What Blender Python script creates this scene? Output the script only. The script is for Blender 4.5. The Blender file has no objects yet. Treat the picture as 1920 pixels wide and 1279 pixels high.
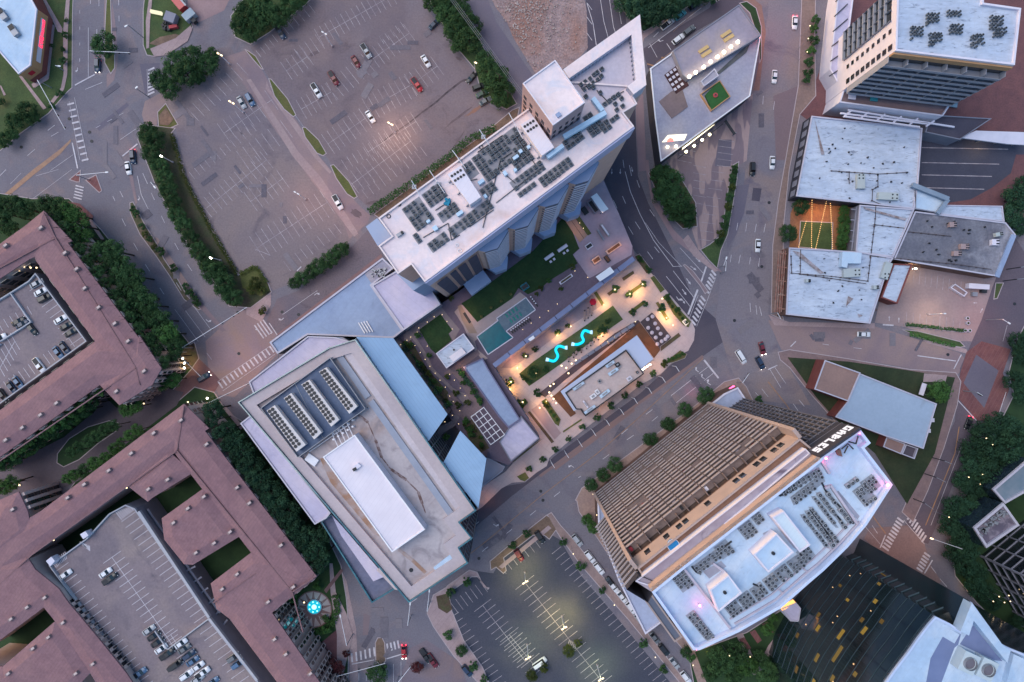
import bpy, bmesh, math, random
from mathutils import Vector
R = math.radians
SC = bpy.context.scene
COL = SC.collection
# ---------------------------------------------------------------- camera
S = 0.17          # metres per photo pixel on the ground
H = 230.0         # camera height
cam = bpy.data.cameras.new("camera"); camo = bpy.data.objects.new("camera", cam); COL.objects.link(camo)
cam.sensor_width = 36.0; cam.lens = 36.0 * H / (1920 * S); cam.clip_start = 1.0; cam.clip_end = 2000.0
camo.location = (0, 0, H); camo.rotation_euler = (0, 0, 0); SC.camera = camo
# ---------------------------------------------------------------- world: dusk sky
w = bpy.data.worlds.new("World"); SC.world = w; w.use_nodes = True
nt = w.node_tree; nt.nodes.clear()
sky = nt.nodes.new("ShaderNodeTexSky"); sky.sky_type = 'NISHITA'; sky.sun_disc = False
SUN_EL, SUN_AZ = 4.0, 292.0
sky.sun_elevation = R(SUN_EL); sky.sun_rotation = R(SUN_AZ); sky.air_density = 1.0; sky.dust_density = 2.2; sky.ozone_density = 2.5
bg = nt.nodes.new("ShaderNodeBackground"); bg.inputs[1].default_value = 0.15
out = nt.nodes.new("ShaderNodeOutputWorld")
nt.links.new(sky.outputs[0], bg.inputs[0]); nt.links.new(bg.outputs[0], out.inputs[0])
sun = bpy.data.lights.new("sun", 'SUN'); suno = bpy.data.objects.new("sun", sun); COL.objects.link(suno)
sun.energy = 0.5; sun.angle = R(45); sun.color = (1.0, 0.93, 0.86)
_az, _el = R(SUN_AZ), R(64)
_d = Vector((math.sin(_az) * math.cos(_el), math.cos(_az) * math.cos(_el), math.sin(_el)))
suno.rotation_euler = (-_d).to_track_quat('-Z', 'Y').to_euler()
SC.view_settings.view_transform = 'Standard'; SC.view_settings.look = 'None'
SC.view_settings.exposure = 2.2; SC.view_settings.gamma = 1.0
SC.render.engine = 'CYCLES'
SC.cycles.use_denoising = True; SC.cycles.max_bounces = 5; SC.cycles.diffuse_bounces = 3; SC.cycles.glossy_bounces = 2
SC.cycles.sample_clamp_indirect = 3.0; SC.cycles.sample_clamp_direct = 0.0

# ---------------------------------------------------------------- helpers
def W(u, v, h=0.0):
    k = (H - h) / H * S
    return ((u - 960.0) * k, -(v - 639.5) * k, h)
def XY(u, v, h=0.0):
    p = W(u, v, h); return (p[0], p[1])
def P(pts, h=0.0): return [XY(a[0], a[1], h) for a in pts]
def area2(p):
    return sum(p[i][0]*p[(i+1) % len(p)][1]-p[(i+1) % len(p)][0]*p[i][1] for i in range(len(p)))
def ccw(p): return p if area2(p) > 0 else p[::-1]
def lerp(a, b, t): return tuple(a[i] + (b[i]-a[i])*t for i in range(len(a)))
def inset(poly, d):
    """inward offset of a ccw polygon by d metres (mitred)"""
    n = len(poly); res = []
    for i in range(n):
        p0, p1, p2 = Vector(poly[i-1]), Vector(poly[i]), Vector(poly[(i+1) % n])
        a = (p1-p0).normalized(); b = (p2-p1).normalized()
        na, nb = Vector((-a.y, a.x)), Vector((-b.y, b.x))
        m = na+nb; l = m.length
        if l < 1e-5: m = na
        else:
            m = m/l; c = max(0.35, m.dot(na)); m = m/c
        res.append(tuple(p1+m*d))
    return res

class MB:
    def __init__(s): s.v = []; s.f = []; s.m = []; s.k = []
    def mark(s): s.k.append(len(s.f))
    def face(s, pts, m=0):
        i = len(s.v); s.v += [tuple(p) for p in pts]; s.f.append(tuple(range(i, i+len(pts)))); s.m.append(m); return s
    def prism(s, poly, z0, z1, m=0, mt=None, bottom=False):
        poly = ccw([tuple(p[:2]) for p in poly]); n = len(poly)
        for i in range(n):
            a, b = poly[i], poly[(i+1) % n]
            s.face([(a[0], a[1], z0), (b[0], b[1], z0), (b[0], b[1], z1), (a[0], a[1], z1)], m)
        s.face([(p[0], p[1], z1) for p in poly], m if mt is None else mt)
        if bottom: s.face([(p[0], p[1], z0) for p in poly[::-1]], m)
        return s
    def flat(s, poly, z, m=0):
        return s.face([(p[0], p[1], z) for p in ccw([tuple(q[:2]) for q in poly])], m)
    def box(s, c, d, L, Wd, z0, z1, m=0, mt=None):
        """box centred on c=(x,y), long axis direction d (angle rad), length L, width Wd"""
        ca, sa = math.cos(d), math.sin(d); q = []
        for a, b in ((-1, -1), (1, -1), (1, 1), (-1, 1)):
            q.append((c[0]+a*L/2*ca-b*Wd/2*sa, c[1]+a*L/2*sa+b*Wd/2*ca))
        return s.prism(q, z0, z1, m, mt, True)
    def bar(s, a, b, w, z0, z1, m=0):
        c = ((a[0]+b[0])/2, (a[1]+b[1])/2); L = math.hypot(b[0]-a[0], b[1]-a[1])
        return s.box(c, math.atan2(b[1]-a[1], b[0]-a[0]), L, w, z0, z1, m)
    def strip(s, a, b, w, z, m=0):
        dx, dy = b[0]-a[0], b[1]-a[1]; L = math.hypot(dx, dy) or 1; nx, ny = -dy/L*w/2, dx/L*w/2
        return s.flat([(a[0]+nx, a[1]+ny), (a[0]-nx, a[1]-ny), (b[0]-nx, b[1]-ny), (b[0]+nx, b[1]+ny)], z, m)
    def cyl(s, c, r0, r1, z0, z1, n=12, m=0, cap=True):
        a = [(c[0]+r0*math.cos(2*math.pi*i/n), c[1]+r0*math.sin(2*math.pi*i/n), z0) for i in range(n)]
        b = [(c[0]+r1*math.cos(2*math.pi*i/n), c[1]+r1*math.sin(2*math.pi*i/n), z1) for i in range(n)]
        for i in range(n):
            j = (i+1) % n; s.face([a[i], a[j], b[j], b[i]], m)
        if cap: s.face(b, m)
        return s
    def tube(s, pts, r, n=6, m=0):
        rings = []
        pts = [Vector(p) for p in pts]
        rr = r if isinstance(r, (list, tuple)) else [r]*len(pts)
        for i, p in enumerate(pts):
            t = (pts[min(i+1, len(pts)-1)]-pts[max(i-1, 0)]).normalized()
            up = Vector((0, 0, 1)) if abs(t.z) < 0.9 else Vector((1, 0, 0))
            x = t.cross(up).normalized(); y = t.cross(x).normalized()
            rings.append([p+(x*math.cos(2*math.pi*k/n)+y*math.sin(2*math.pi*k/n))*rr[i] for k in range(n)])
        for i in range(len(rings)-1):
            for k in range(n):
                j = (k+1) % n; s.face([rings[i][k], rings[i][j], rings[i+1][j], rings[i+1][k]], m)
        s.face(rings[0][::-1], m); s.face(rings[-1], m)
        return s
    def parapet(s, poly, z0, z1, t=0.4, m=0):
        poly = ccw([tuple(p[:2]) for p in poly]); q = inset(poly, t); n = len(poly)
        for i in range(n):
            j = (i+1) % n; a, b, c, d = poly[i], poly[j], q[j], q[i]
            s.face([(a[0], a[1], z0), (b[0], b[1], z0), (b[0], b[1], z1), (a[0], a[1], z1)], m)
            s.face([(a[0], a[1], z1), (b[0], b[1], z1), (c[0], c[1], z1), (d[0], d[1], z1)], m)
            s.face([(d[0], d[1], z1), (c[0], c[1], z1), (c[0], c[1], z0), (d[0], d[1], z0)], m)
        return s
    def build(s, name, mats, parent=None, smooth=False):
        if not isinstance(mats, (list, tuple)): mats = [mats]
        o0 = Vector((0, 0, 0))
        if parent is not None: o0 = ORG.get(parent.name, Vector((0, 0, 0)))
        me = bpy.data.meshes.new(name)
        me.from_pydata([(a[0]-o0.x, a[1]-o0.y, a[2]-o0.z) for a in s.v], [], s.f); 
        for m in mats: me.materials.append(m)
        if len(mats) > 1:
            for i, p in enumerate(me.polygons): p.material_index = min(s.m[i], len(mats)-1)
        if smooth:
            bmx = bmesh.new(); bmx.from_mesh(me); bmesh.ops.remove_doubles(bmx, verts=bmx.verts, dist=1e-4); bmx.to_mesh(me); bmx.free()
            for p in me.polygons: p.use_smooth = True
        o = bpy.data.objects.new(name, me); COL.objects.link(o)
        if parent is not None:
            o.parent = parent; ORG[o.name] = o0
        return o
ORG = {}
def bp(mb, name, mats, parent, per=6, cap=100):
    """each piece (marked, or every `per` faces) its own part; past cap the rest as one"""
    k = mb.k or list(range(per, len(mb.f)+1, per)); i0 = 0; outp = []; fin = k[:cap]
    if len(k) > cap: fin = k[:cap-1]+[k[-1]]
    for n_, e in enumerate(fin):
        q = MB(); vs = [v for f in mb.f[i0:e] for v in f]
        if not vs: continue
        lo = min(vs); q.v = mb.v[lo:max(vs)+1]; q.f = [tuple(v-lo for v in f) for f in mb.f[i0:e]]; q.m = mb.m[i0:e]
        o = q.build(name, mats, parent); outp.append(o)
        if len(k) > cap and n_ == len(fin)-1: o['kind'] = 'stuff'
        i0 = e
    return outp
def tag(o, label=None, cat=None, group=None, kind=None):
    if label: o["label"] = label
    if cat: o["category"] = cat
    if group: o["group"] = group
    if kind: o["kind"] = kind
    return o
def thing(name, label, cat, loc=(0, 0, 0), group=None):
    o = bpy.data.objects.new(name, None); COL.objects.link(o); o.location = loc; o.empty_display_size = 0.5
    ORG[o.name] = Vector(loc)
    return tag(o, label, cat, group)
def struct(name, mb, mat, label=None):
    o = mb.build(name, mat); tag(o, label, None, None, 'structure'); return o
def ground(name, pts, mat, z, label=None, h=0.0):
    return struct(name, MB().flat(P(pts, h), z), mat, label)
def cen(pts, h=0.0):
    p = P(pts, h); n = len(p); return (sum(a[0] for a in p)/n, sum(a[1] for a in p)/n)
ORD = 'first second third fourth fifth sixth seventh eighth ninth tenth eleventh twelfth thirteenth fourteenth fifteenth sixteenth seventeenth eighteenth nineteenth twentieth'.split()
ORD += ['twenty-'+q for q in ORD[:9]]+['thirtieth']+['thirty-'+q for q in ORD[:9]]+['fortieth']

# ---------------------------------------------------------------- materials
MATS = {}
def mat(name, a, b=None, scale=0.3, rough=0.85, detail=6, spec=0.3, metal=0.0, c=None, cscale=0.05, cpos=(0.45, 0.7),
        lines=None, bump=0.0, coord='Object', streak=None, fine=None, emit=None, estr=0.0, aniso=(1, 1, 1), rng=(0.35, 0.65), d=None, orand=0):
    if name in MATS: return MATS[name]
    m = bpy.data.materials.new(name); MATS[name] = m; m.use_nodes = True
    n = m.node_tree; bs = n.nodes["Principled BSDF"]; L = n.links
    bs.inputs["Roughness"].default_value = rough; bs.inputs["Metallic"].default_value = metal
    bs.inputs["Specular IOR Level"].default_value = spec
    tc = n.nodes.new("ShaderNodeTexCoord")
    mp = n.nodes.new("ShaderNodeMapping"); L.new(tc.outputs[coord], mp.inputs[0]); mp.inputs["Scale"].default_value = aniso
    def noise(sc, det, vec=None, dist=0.0):
        t = n.nodes.new("ShaderNodeTexNoise"); t.inputs["Scale"].default_value = sc; t.inputs["Detail"].default_value = det
        t.inputs["Roughness"].default_value = 0.6; t.inputs["Distortion"].default_value = dist
        L.new(vec or mp.outputs[0], t.inputs["Vector"]); return t.outputs["Fac"]
    def ramp(fac, p0, p1):
        r = n.nodes.new("ShaderNodeMapRange"); r.inputs[1].default_value = p0; r.inputs[2].default_value = p1
        r.clamp = True; L.new(fac, r.inputs[0]); return r.outputs[0]
    def mix(fac, x, y):
        t = n.nodes.new("ShaderNodeMix"); t.data_type = 'RGBA'; L.new(fac, t.inputs[0])
        for s_, v_ in ((6, x), (7, y)):
            if isinstance(v_, (tuple, list)): t.inputs[s_].default_value = (*v_[:3], 1)
            else: L.new(v_, t.inputs[s_])
        return t.outputs[2]
    cur = a
    if b is not None: cur = mix(ramp(noise(scale, detail), *rng), a, b)
    if c is not None: cur = mix(ramp(noise(cscale, 5, None, 0.8), *cpos), cur, c)
    if d is not None: cur = mix(ramp(noise(d[1], 8, None, 1.5), d[2], d[3]), cur, d[0])
    if fine is not None:   # fine grain multiplies value: (scale, amount)
        f = ramp(noise(fine[0], 2), 0.25, 0.75)
        t = n.nodes.new("ShaderNodeMapRange"); t.inputs[3].default_value = 1-fine[1]; t.inputs[4].default_value = 1+fine[1]; L.new(f, t.inputs[0])
        vm = n.nodes.new("ShaderNodeVectorMath"); vm.operation = 'SCALE'
        if isinstance(cur, tuple): vm.inputs[0].default_value = cur[:3]
        else: L.new(cur, vm.inputs[0])
        L.new(t.outputs[0], vm.inputs[3]); cur = vm.outputs[0]
    if orand:
        oi = n.nodes.new("ShaderNodeObjectInfo"); t = n.nodes.new("ShaderNodeMapRange"); t.inputs[3].default_value = 1-orand; t.inputs[4].default_value = 1+orand; L.new(oi.outputs["Random"], t.inputs[0])
        vm = n.nodes.new("ShaderNodeVectorMath"); vm.operation = 'SCALE'; L.new(cur, vm.inputs[0]); L.new(t.outputs[0], vm.inputs[3]); cur = vm.outputs[0]
    if lines is not None:  # (angle deg, period m, width fraction, colour, strength) seams
        for (ang, per, wd, colr, st) in (lines if isinstance(lines[0], tuple) else [lines]):
            mp2 = n.nodes.new("ShaderNodeMapping"); L.new(tc.outputs[coord], mp2.inputs[0]); mp2.inputs["Rotation"].default_value = (0, 0, R(ang))
            sp = n.nodes.new("ShaderNodeSeparateXYZ"); L.new(mp2.outputs[0], sp.inputs[0])
            md = n.nodes.new("ShaderNodeMath"); md.operation = 'PINGPONG'; md.inputs[1].default_value = per/2; L.new(sp.outputs[0], md.inputs[0])
            lt = n.nodes.new("ShaderNodeMath"); lt.operation = 'LESS_THAN'; lt.inputs[1].default_value = per*wd/2; L.new(md.outputs[0], lt.inputs[0])
            ml = n.nodes.new("ShaderNodeMath"); ml.operation = 'MULTIPLY'; ml.inputs[1].default_value = st; L.new(lt.outputs[0], ml.inputs[0])
            cur = mix(ml.outputs[0], cur, colr)
    if isinstance(cur, tuple): bs.inputs["Base Color"].default_value = (*cur[:3], 1)
    else: L.new(cur, bs.inputs["Base Color"])
    if bump > 0:
        bp = n.nodes.new("ShaderNodeBump"); bp.inputs["Strength"].default_value = bump; bp.inputs["Distance"].default_value = 0.1
        L.new(noise(scale*6, 4), bp.inputs["Height"]); L.new(bp.outputs[0], bs.inputs["Normal"])
    if emit is not None:
        bs.inputs["Emission Color"].default_value = (*emit, 1); bs.inputs["Emission Strength"].default_value = estr
    return m
def emis(name, col, st):
    return mat(name, (0.02, 0.02, 0.02), emit=col, estr=st)
def glass(name, col=(0.01, 0.014, 0.02), rough=0.06, spec=0.9):
    return mat(name, col, (col[0]*2.2, col[1]*2.0, col[2]*1.8), scale=0.35, rough=rough, spec=spec)

asph = mat('asphalt', (.155, .13, .16), (.125, .105, .14), scale=.08, c=(.205, .15, .16), cscale=.03, fine=(2.2, .16), cpos=(.5, .75), d=((.09, .07, .09), .15, .56, .8))
asph_road = mat('asphalt_worn', (.155, .145, .185), (.18, .16, .19), scale=.05, c=(.13, .11, .145), cscale=.12, cpos=(.52, .8), fine=(2.2, .16), d=((.24, .18, .19), .05, .52, .72))
asph_dark = mat('asphalt_new', (.068, .06, .088), (.082, .07, .098), scale=.12, fine=(3, .12), c=(.10, .085, .11), cscale=.05)
asph_lot = mat('asphalt_lot', (.175, .148, .18), (.14, .12, .155), scale=.07, c=(.235, .18, .18), cscale=.022, cpos=(.42, .72), fine=(1.8, .15), d=((.115, .095, .12), .11, .55, .78))
asph_lot2 = mat('asphalt_lot_brown', (.195, .148, .16), (.145, .118, .145), scale=.06, c=(.20, .17, .205), cscale=.018, cpos=(.45, .7), fine=(1.8, .15), d=((.11, .085, .105), .09, .54, .78))
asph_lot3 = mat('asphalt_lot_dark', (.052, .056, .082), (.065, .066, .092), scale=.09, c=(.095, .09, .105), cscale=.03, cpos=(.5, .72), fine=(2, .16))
asph_park = mat('asphalt_blue', (.125, .11, .155), (.15, .13, .17), scale=.06, fine=(2, .08))
conc = mat('concrete', (.36, .27, .29), (.29, .215, .24), scale=.15, fine=(1.5, .08), c=(.40, .28, .26), cscale=.06, lines=[(40, 1.8, .05, (.2, .15, .17), .5)])
conc_road = mat('concrete_road', (.25, .18, .20), (.20, .15, .18), scale=.08, fine=(2, .08), c=(.30, .21, .20), cscale=.04)
conc_plaza = mat('plaza_paving', (.50, .40, .41), (.43, .34, .36), scale=.1, fine=(1.2, .06), lines=[(36, 2.4, .03, (.3, .24, .25), .5), (126, 2.4, .03, (.3, .24, .25), .5)])
conc_walk = mat('sidewalk', (.38, .28, .29), (.31, .225, .245), scale=.2, fine=(1.5, .1), lines=[(37, 1.6, .06, (.22, .16, .18), .5)])
conc_deck = mat('deck_concrete', (.36, .29, .36), (.30, .24, .31), scale=.2, fine=(1.2, .06))
conc_kerb = mat('kerb_concrete', (.42, .35, .38), (.36, .3, .33), scale=.5)
brick_pave = mat('brick_paving', (.20, .085, .085), (.155, .062, .07), scale=.4, fine=(2, .15), lines=[(30, 1.2, .08, (.25, .15, .15), .5)])
dirt = mat('dirt', (.20, .13, .10), (.13, .09, .07), scale=.4, fine=(2, .2), bump=.3)
mulch = mat('mulch', (.11, .075, .055), (.08, .05, .035), scale=.8, fine=(3, .25), c=(.07, .08, .035), cscale=.25)
rubble = mat('rubble', (.33, .24, .245), (.22, .16, .17), scale=.35, c=(.27, .14, .11), cscale=.045, cpos=(.45, .65), fine=(1.6, .3), bump=.8, detail=10)
grass = mat('grass', (.06, .095, .036), (.038, .066, .026), scale=.25, fine=(2.5, .22), c=(.085, .085, .035), cscale=.08, cpos=(.5, .75))
grass_dk = mat('grass_dark', (.026, .058, .022), (.018, .042, .017), scale=.25, fine=(2, .12))
grass_ol = mat('grass_olive', (.10, .11, .035), (.075, .09, .03), scale=.3, fine=(2.5, .22), c=(.12, .10, .045), cscale=.12)
white_paint = mat('white_paint', (.62, .58, .64), (.45, .41, .46), scale=.6, fine=(2, .1))
faint_paint = mat('worn_paint', (.40, .36, .40), (.26, .22, .26), scale=.35, fine=(1.2, .2), rng=(.4, .6))
yellow_paint = mat('yellow_paint', (.42, .22, .12), (.28, .17, .12), scale=.5)
roof_white = mat('roof_membrane_white', (.52, .57, .69), (.38, .44, .57), scale=.14, c=(.14, .16, .23), cscale=.9, cpos=(.56, .70), aniso=(.45, 1.3, 1), fine=(1, .12), d=((.42, .48, .62), .07, .45, .7), lines=[(4, 1.9, .04, (.42, .44, .52), .5)], detail=10)
roof_white2 = mat('roof_membrane_blue', (.46, .58, .74), (.37, .49, .66), scale=.12, c=(.58, .64, .74), cscale=.07, fine=(1, .06), d=((.30, .38, .52), .5, .60, .85), lines=[(36, 2.2, .03, (.32, .4, .55), .4)])
roof_pink = mat('roof_membrane_pale', (.83, .68, .69), (.72, .58, .61), scale=.1, c=(.62, .42, .36), cscale=.08, cpos=(.56, .8), fine=(1.2, .06), d=((.62, .58, .66), .15, .5, .7))
roof_lav = mat('roof_lavender', (.50, .46, .62), (.44, .41, .57), scale=.1, fine=(1, .06), c=(.56, .5, .62), cscale=.06, lines=[(-52, 2.6, .03, (.34, .31, .44), .5)], d=((.36, .33, .46), .12, .55, .8))
roof_blue = mat('roof_blue_grey', (.26, .33, .50), (.30, .37, .54), scale=.07, fine=(1, .06), c=(.22, .28, .44), cscale=.05, lines=[(36, 3.0, .025, (.2, .26, .4), .5)], d=((.20, .25, .38), .1, .55, .8))
roof_conv = mat('roof_worn_concrete', (.47, .41, .43), (.37, .32, .345), scale=.08, d=((.27, .23, .25), .13, .52, .7), c=(.34, .22, .18), cscale=.055, cpos=(.52, .74), fine=(1.2, .07), detail=9)
roof_gravel = mat('roof_gravel', (.34, .33, .42), (.28, .27, .36), scale=.2, fine=(1.5, .1), c=(.38, .34, .38), cscale=.06)
roof_dirty = mat('roof_dirty_grey', (.17, .17, .21), (.12, .12, .16), scale=.15, c=(.32, .31, .36), cscale=.1, cpos=(.52, .75), fine=(1.3, .2), detail=12)
roof_metal = mat('roof_standing_seam', (.38, .55, .78), (.34, .50, .73), scale=.08, rough=.5, lines=[(-37, .9, .10, (.27, .40, .60), .6)], d=((.30, .44, .64), .1, .5, .8))
roof_metal2 = mat('roof_white_metal', (.72, .66, .74), (.66, .6, .68), scale=.2, lines=[(35, 1.2, .06, (.55, .5, .58), .5)], c=(.5, .35, .3), cscale=.1, cpos=(.68, .9))
shingle = mat('roof_shingle', (.245, .135, .155), (.205, .112, .132), scale=.5, fine=(1.6, .12), c=(.26, .145, .16), cscale=.05, lines=[(35, .9, .12, (.16, .09, .105), .5)], d=((.175, .10, .12), .09, .5, .75))
stucco = mat('stucco_cream', (.55, .42, .40), (.48, .36, .35), scale=.4, fine=(1.5, .05))
peach = mat('wall_peach', (.62, .42, .36), (.55, .37, .33), scale=.4, fine=(1.5, .05))
wall_lt = mat('wall_light', (.5, .48, .58), (.44, .42, .52), scale=.3, fine=(1.2, .05))
wall_wh = mat('wall_white', (.68, .64, .74), (.6, .57, .68), scale=.3, fine=(1.2, .05))
wall_gy = mat('wall_grey', (.24, .24, .30), (.2, .2, .26), scale=.3, fine=(1.2, .06))
wall_dk = mat('wall_dark', (.045, .045, .065), (.035, .035, .05), scale=.3)
wall_tan = mat('wall_tan', (.46, .26, .14), (.42, .235, .125), scale=.3, fine=(1.2, .05))
brick = mat('brick_red', (.22, .07, .065), (.18, .055, .055), scale=.5, fine=(2, .1))
brick_br = mat('brick_brown', (.17, .10, .085), (.13, .075, .065), scale=.5, fine=(2, .12))
gl = glass('glass_dark'); gl_blue = glass('glass_blue', (.012, .022, .035)); gl_teal = glass('glass_teal', (.03, .10, .14), .15)
steel = mat('steel_grey', (.30, .31, .36), (.25, .26, .30), scale=.8, rough=.5, metal=.3)
steel_wh = mat('steel_white', (.75, .74, .8), (.68, .67, .74), scale=.8, rough=.5)
steel_bk = mat('steel_black', (.02, .022, .03), (.03, .032, .04), scale=.8, rough=.5)
wood = mat('wood_deck', (.16, .075, .045), (.12, .055, .035), scale=.5, lines=[(126, .5, .12, (.07, .03, .02), .5)])
pool_w = mat('pool_water', (.0, .13, .17), (.0, .09, .13), scale=.5, rough=.15, spec=.35, bump=.12)
pool_s = mat('pool_shallow', (.10, .16, .22), (.07, .12, .18), scale=.6, rough=.2, spec=.35, bump=.12)
# ---------------------------------------------------------------- ground, roads, lots
ground('ground', [(-900, -900), (2820, -900), (2820, 2180), (-900, 2180)], asph_road, 0.0, 'worn purple grey asphalt under the whole district')
Z1, Z2, Z3, Z4 = .02, .04, .06, .08
CNT = [0, 0]
def G(name, pts, m, z=Z1, label=None):
    CNT[0] += 1; z += .00012*CNT[0]+(.06 if z > .15 else 0)
    return ground(name, pts, m, z, label)
def KERB(name, pts, m, label=None, z=.14, kw=.25, cat=None):
    """raised island / pavement with a kerb edge"""
    CNT[1] += 1; z = z-.04+.0013*CNT[1]; mb = MB(); poly = ccw(P(pts)); mb.prism(poly, 0, z, 0, 0); q = inset(poly, kw); mb.flat(q, z+.005, 1)
    return struct(name, mb, [conc_kerb, m], label)
# far left verge and pavement
KERB('verge', [(-60, -60), (140, -60), (137, 30), (136, 165), (128, 172), (92, 213), (40, 250), (0, 284), (-60, 325)], grass, 'grass verge beside the corner shop')
G('path', [(125, -5), (132, -5), (128, 60), (127, 140), (121, 168), (96, 200), (92, 195), (115, 165), (120, 140), (119, 60)], conc_walk, .17)
G('path', [(79, -5), (84, -5), (118, 54), (117, 62), (109, 60)], conc_walk, .165)
G('path', [(98, 46), (103, 48), (91, 150), (63, 165), (60, 158), (86, 142)], conc_walk, .168)
G('path', [(36, 143), (42, 143), (88, 203), (82, 206)], conc_walk, .172)
G('path', [(0, 161), (3, 161), (12, 178), (8, 180)], conc_walk, .172)
KERB('road_median', [(200, -20), (208, -20), (210, 60), (216, 100), (216, 128), (208, 140), (196, 118), (196, 60)], grass_ol, 'olive grass median with one tree')
G('road_median', [(196, -10), (200, -10), (197, 60), (194, 60)], conc_road, Z2)
G('road_median', [(210, 0), (216, 40), (222, 110), (214, 150), (200, 165), (200, 140), (214, 128), (208, 60)], conc_road, Z1)
G('road_median', [(-20, 388), (62, 318), (110, 282), (133, 261), (133, 266), (112, 290), (66, 326), (-20, 398)], mat('median_ochre', (.36, .22, .15), (.30, .18, .14), scale=.3, fine=(1.5, .12)), Z2, 'long ochre concrete median')
# top middle of left: wreck yard corner
KERB('verge', [(272, -20), (268, 20), (268, 85), (275, 104), (290, 107), (305, 102), (355, 68), (362, 50), (350, 20), (345, -20)], grass, 'scruffy corner yard with parked trailers')
G('pavement', [(281, -10), (287, -10), (282, 40), (280, 90), (275, 92), (274, 40)], conc_walk, .165)
G('pavement', [(282, 92), (330, 72), (358, 48), (361, 56), (352, 78), (312, 104), (290, 107)], conc_walk, .17)
G('dirt_patch', [(280, 82), (300, 70), (330, 64), (340, 68), (300, 88)], dirt, .168)
G('forecourt', [(355, -20), (440, -20), (420, 20), (360, 48), (350, 20)], mat('forecourt_concrete', (.33, .22, .23), (.25, .165, .18), scale=.1, fine=(1.6, .12)), Z1)
G('crossing_patch', [(262, 120), (300, 118), (292, 172), (272, 176)], asph_park, Z1)
G('asphalt_patch', [(180, 238), (238, 192), (242, 198), (186, 246)], asph_park, Z1)
# triangular brick islands
KERB('brick_island', [(129, 337), (152, 318), (150, 342), (143, 342)], brick_pave)
KERB('brick_island', [(160, 338), (181, 327), (192, 358), (186, 362)], brick_pave)
# left lot and its border
G('parking_lot', [(330, 240), (300, 205), (300, 170), (410, 90), (432, 88), (560, 300), (645, 400), (662, 440), (652, 458), (545, 532), (512, 545), (498, 520), (482, 498), (448, 512), (398, 432), (345, 330)], asph_lot, Z1, 'left parking lot with faded stall lines')
KERB('verge', [(262, 232), (330, 240), (322, 250), (346, 330), (400, 434), (447, 515), (482, 500), (500, 522), (510, 548), (470, 578), (430, 575), (395, 520), (350, 455), (290, 345), (258, 262)], mat('verge_scrub', (.045, .06, .03), (.07, .06, .045), scale=.3, fine=(2, .25)), 'planted strip along the left parking lot')
G('lawn', [(450, 512), (480, 500), (497, 520), (506, 545), (490, 556), (468, 545), (455, 540)], grass_ol, .17)
G('brick_corner', [(462, 570), (490, 560), (508, 548), (508, 572), (490, 604), (462, 590)], conc_walk, Z3)
KERB('lot_island', [(295, 210), (311, 193), (335, 234), (320, 241), (297, 238)], grass_ol, 'grass island with a lit sign at the lot corner')
G('dirt_patch', [(299, 216), (312, 202), (326, 224), (316, 236), (300, 234)], dirt, .16)
G('pavement', [(272, 190), (300, 175), (312, 192), (296, 208), (294, 236), (272, 235), (266, 215)], conc_road, Z3)
# drive aisle between lots
G('drive_aisle', [(418, 108), (468, 92), (500, 146), (520, 180), (556, 225), (596, 290), (630, 330), (666, 378), (694, 404), (690, 418), (655, 448), (640, 405), (600, 360), (555, 300), (510, 235), (462, 165)], conc_road, Z2, 'pinkish concrete drive between the two parking lots')
G('drive_edge', [(462, 150), (470, 148), (560, 285), (600, 330), (655, 410), (672, 438), (664, 444), (640, 412), (592, 345), (548, 292)], mat('concrete_band', (.33, .25, .26), (.28, .2, .22), scale=.15, fine=(1.5, .1)), Z3)
G('drive_edge', [(500, 152), (506, 168), (558, 232), (600, 296), (622, 322), (618, 326), (590, 296), (548, 236), (498, 166)], mat('concrete_band', (0, 0, 0)), Z3)
for pts in ([(458, 92), (464, 94), (480, 105), (495, 131), (490, 130), (474, 112)], [(503, 147), (509, 148), (540, 185), (556, 216), (550, 220), (532, 205), (514, 180)],
            [(566, 239), (573, 238), (598, 262), (613, 288), (606, 293), (594, 288), (572, 258)], [(619, 310), (626, 308), (655, 340), (671, 369), (664, 373), (650, 364), (630, 335)]):
    KERB('lot_island', pts, grass_ol)
G('parking_lot', [(470, 90), (500, 70), (585, -5), (790, -5), (812, 30), (858, 96), (885, 130), (905, 190), (938, 208), (962, 205), (905, 255), (830, 312), (704, 400), (672, 372), (620, 305), (560, 222), (500, 140)], asph_lot2, Z1, 'upper parking lot with faded stall lines and oil stains')
KERB('verge', [(700, 402), (830, 306), (905, 252), (960, 206), (975, 200), (970, 225), (830, 326), (714, 412)], dirt)
# dirt corner under the trees east of lot 2
KERB('verge', [(432, 30), (470, -20), (600, -20), (575, 8), (505, 62), (470, 84), (440, 70)], grass, 'tree belt at the top of the upper lot')
KERB('verge', [(795, -20), (850, -20), (905, 85), (970, 195), (950, 206), (905, 185), (890, 130), (860, 95), (820, 30)], grass, 'tree belt right of the upper lot')
G('drive_lane', [(862, -20), (908, -20), (930, 40), (998, 140), (980, 200), (968, 190), (910, 95), (880, 40)], asph_park, Z1)
G('rubble_ground', [(912, -20), (1092, -20), (1100, 20), (1102, 90), (1080, 115), (1000, 160), (1005, 140), (962, 70), (950, 40), (930, 15)], rubble, Z2, 'cleared ground strewn with rubble and rust stains')
# service road under the left lot hedge
G('service_road', [(500, 602), (520, 560), (560, 545), (660, 462), (700, 420), (712, 462), (720, 482), (512, 640), (500, 626)], asph, Z1)
G('red_strip', [(520, 626), (715, 476), (717, 482), (524, 634)], mat('pinkish_kerb', (.26, .15, .15), (.2, .12, .13), scale=.3), Z2)
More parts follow.
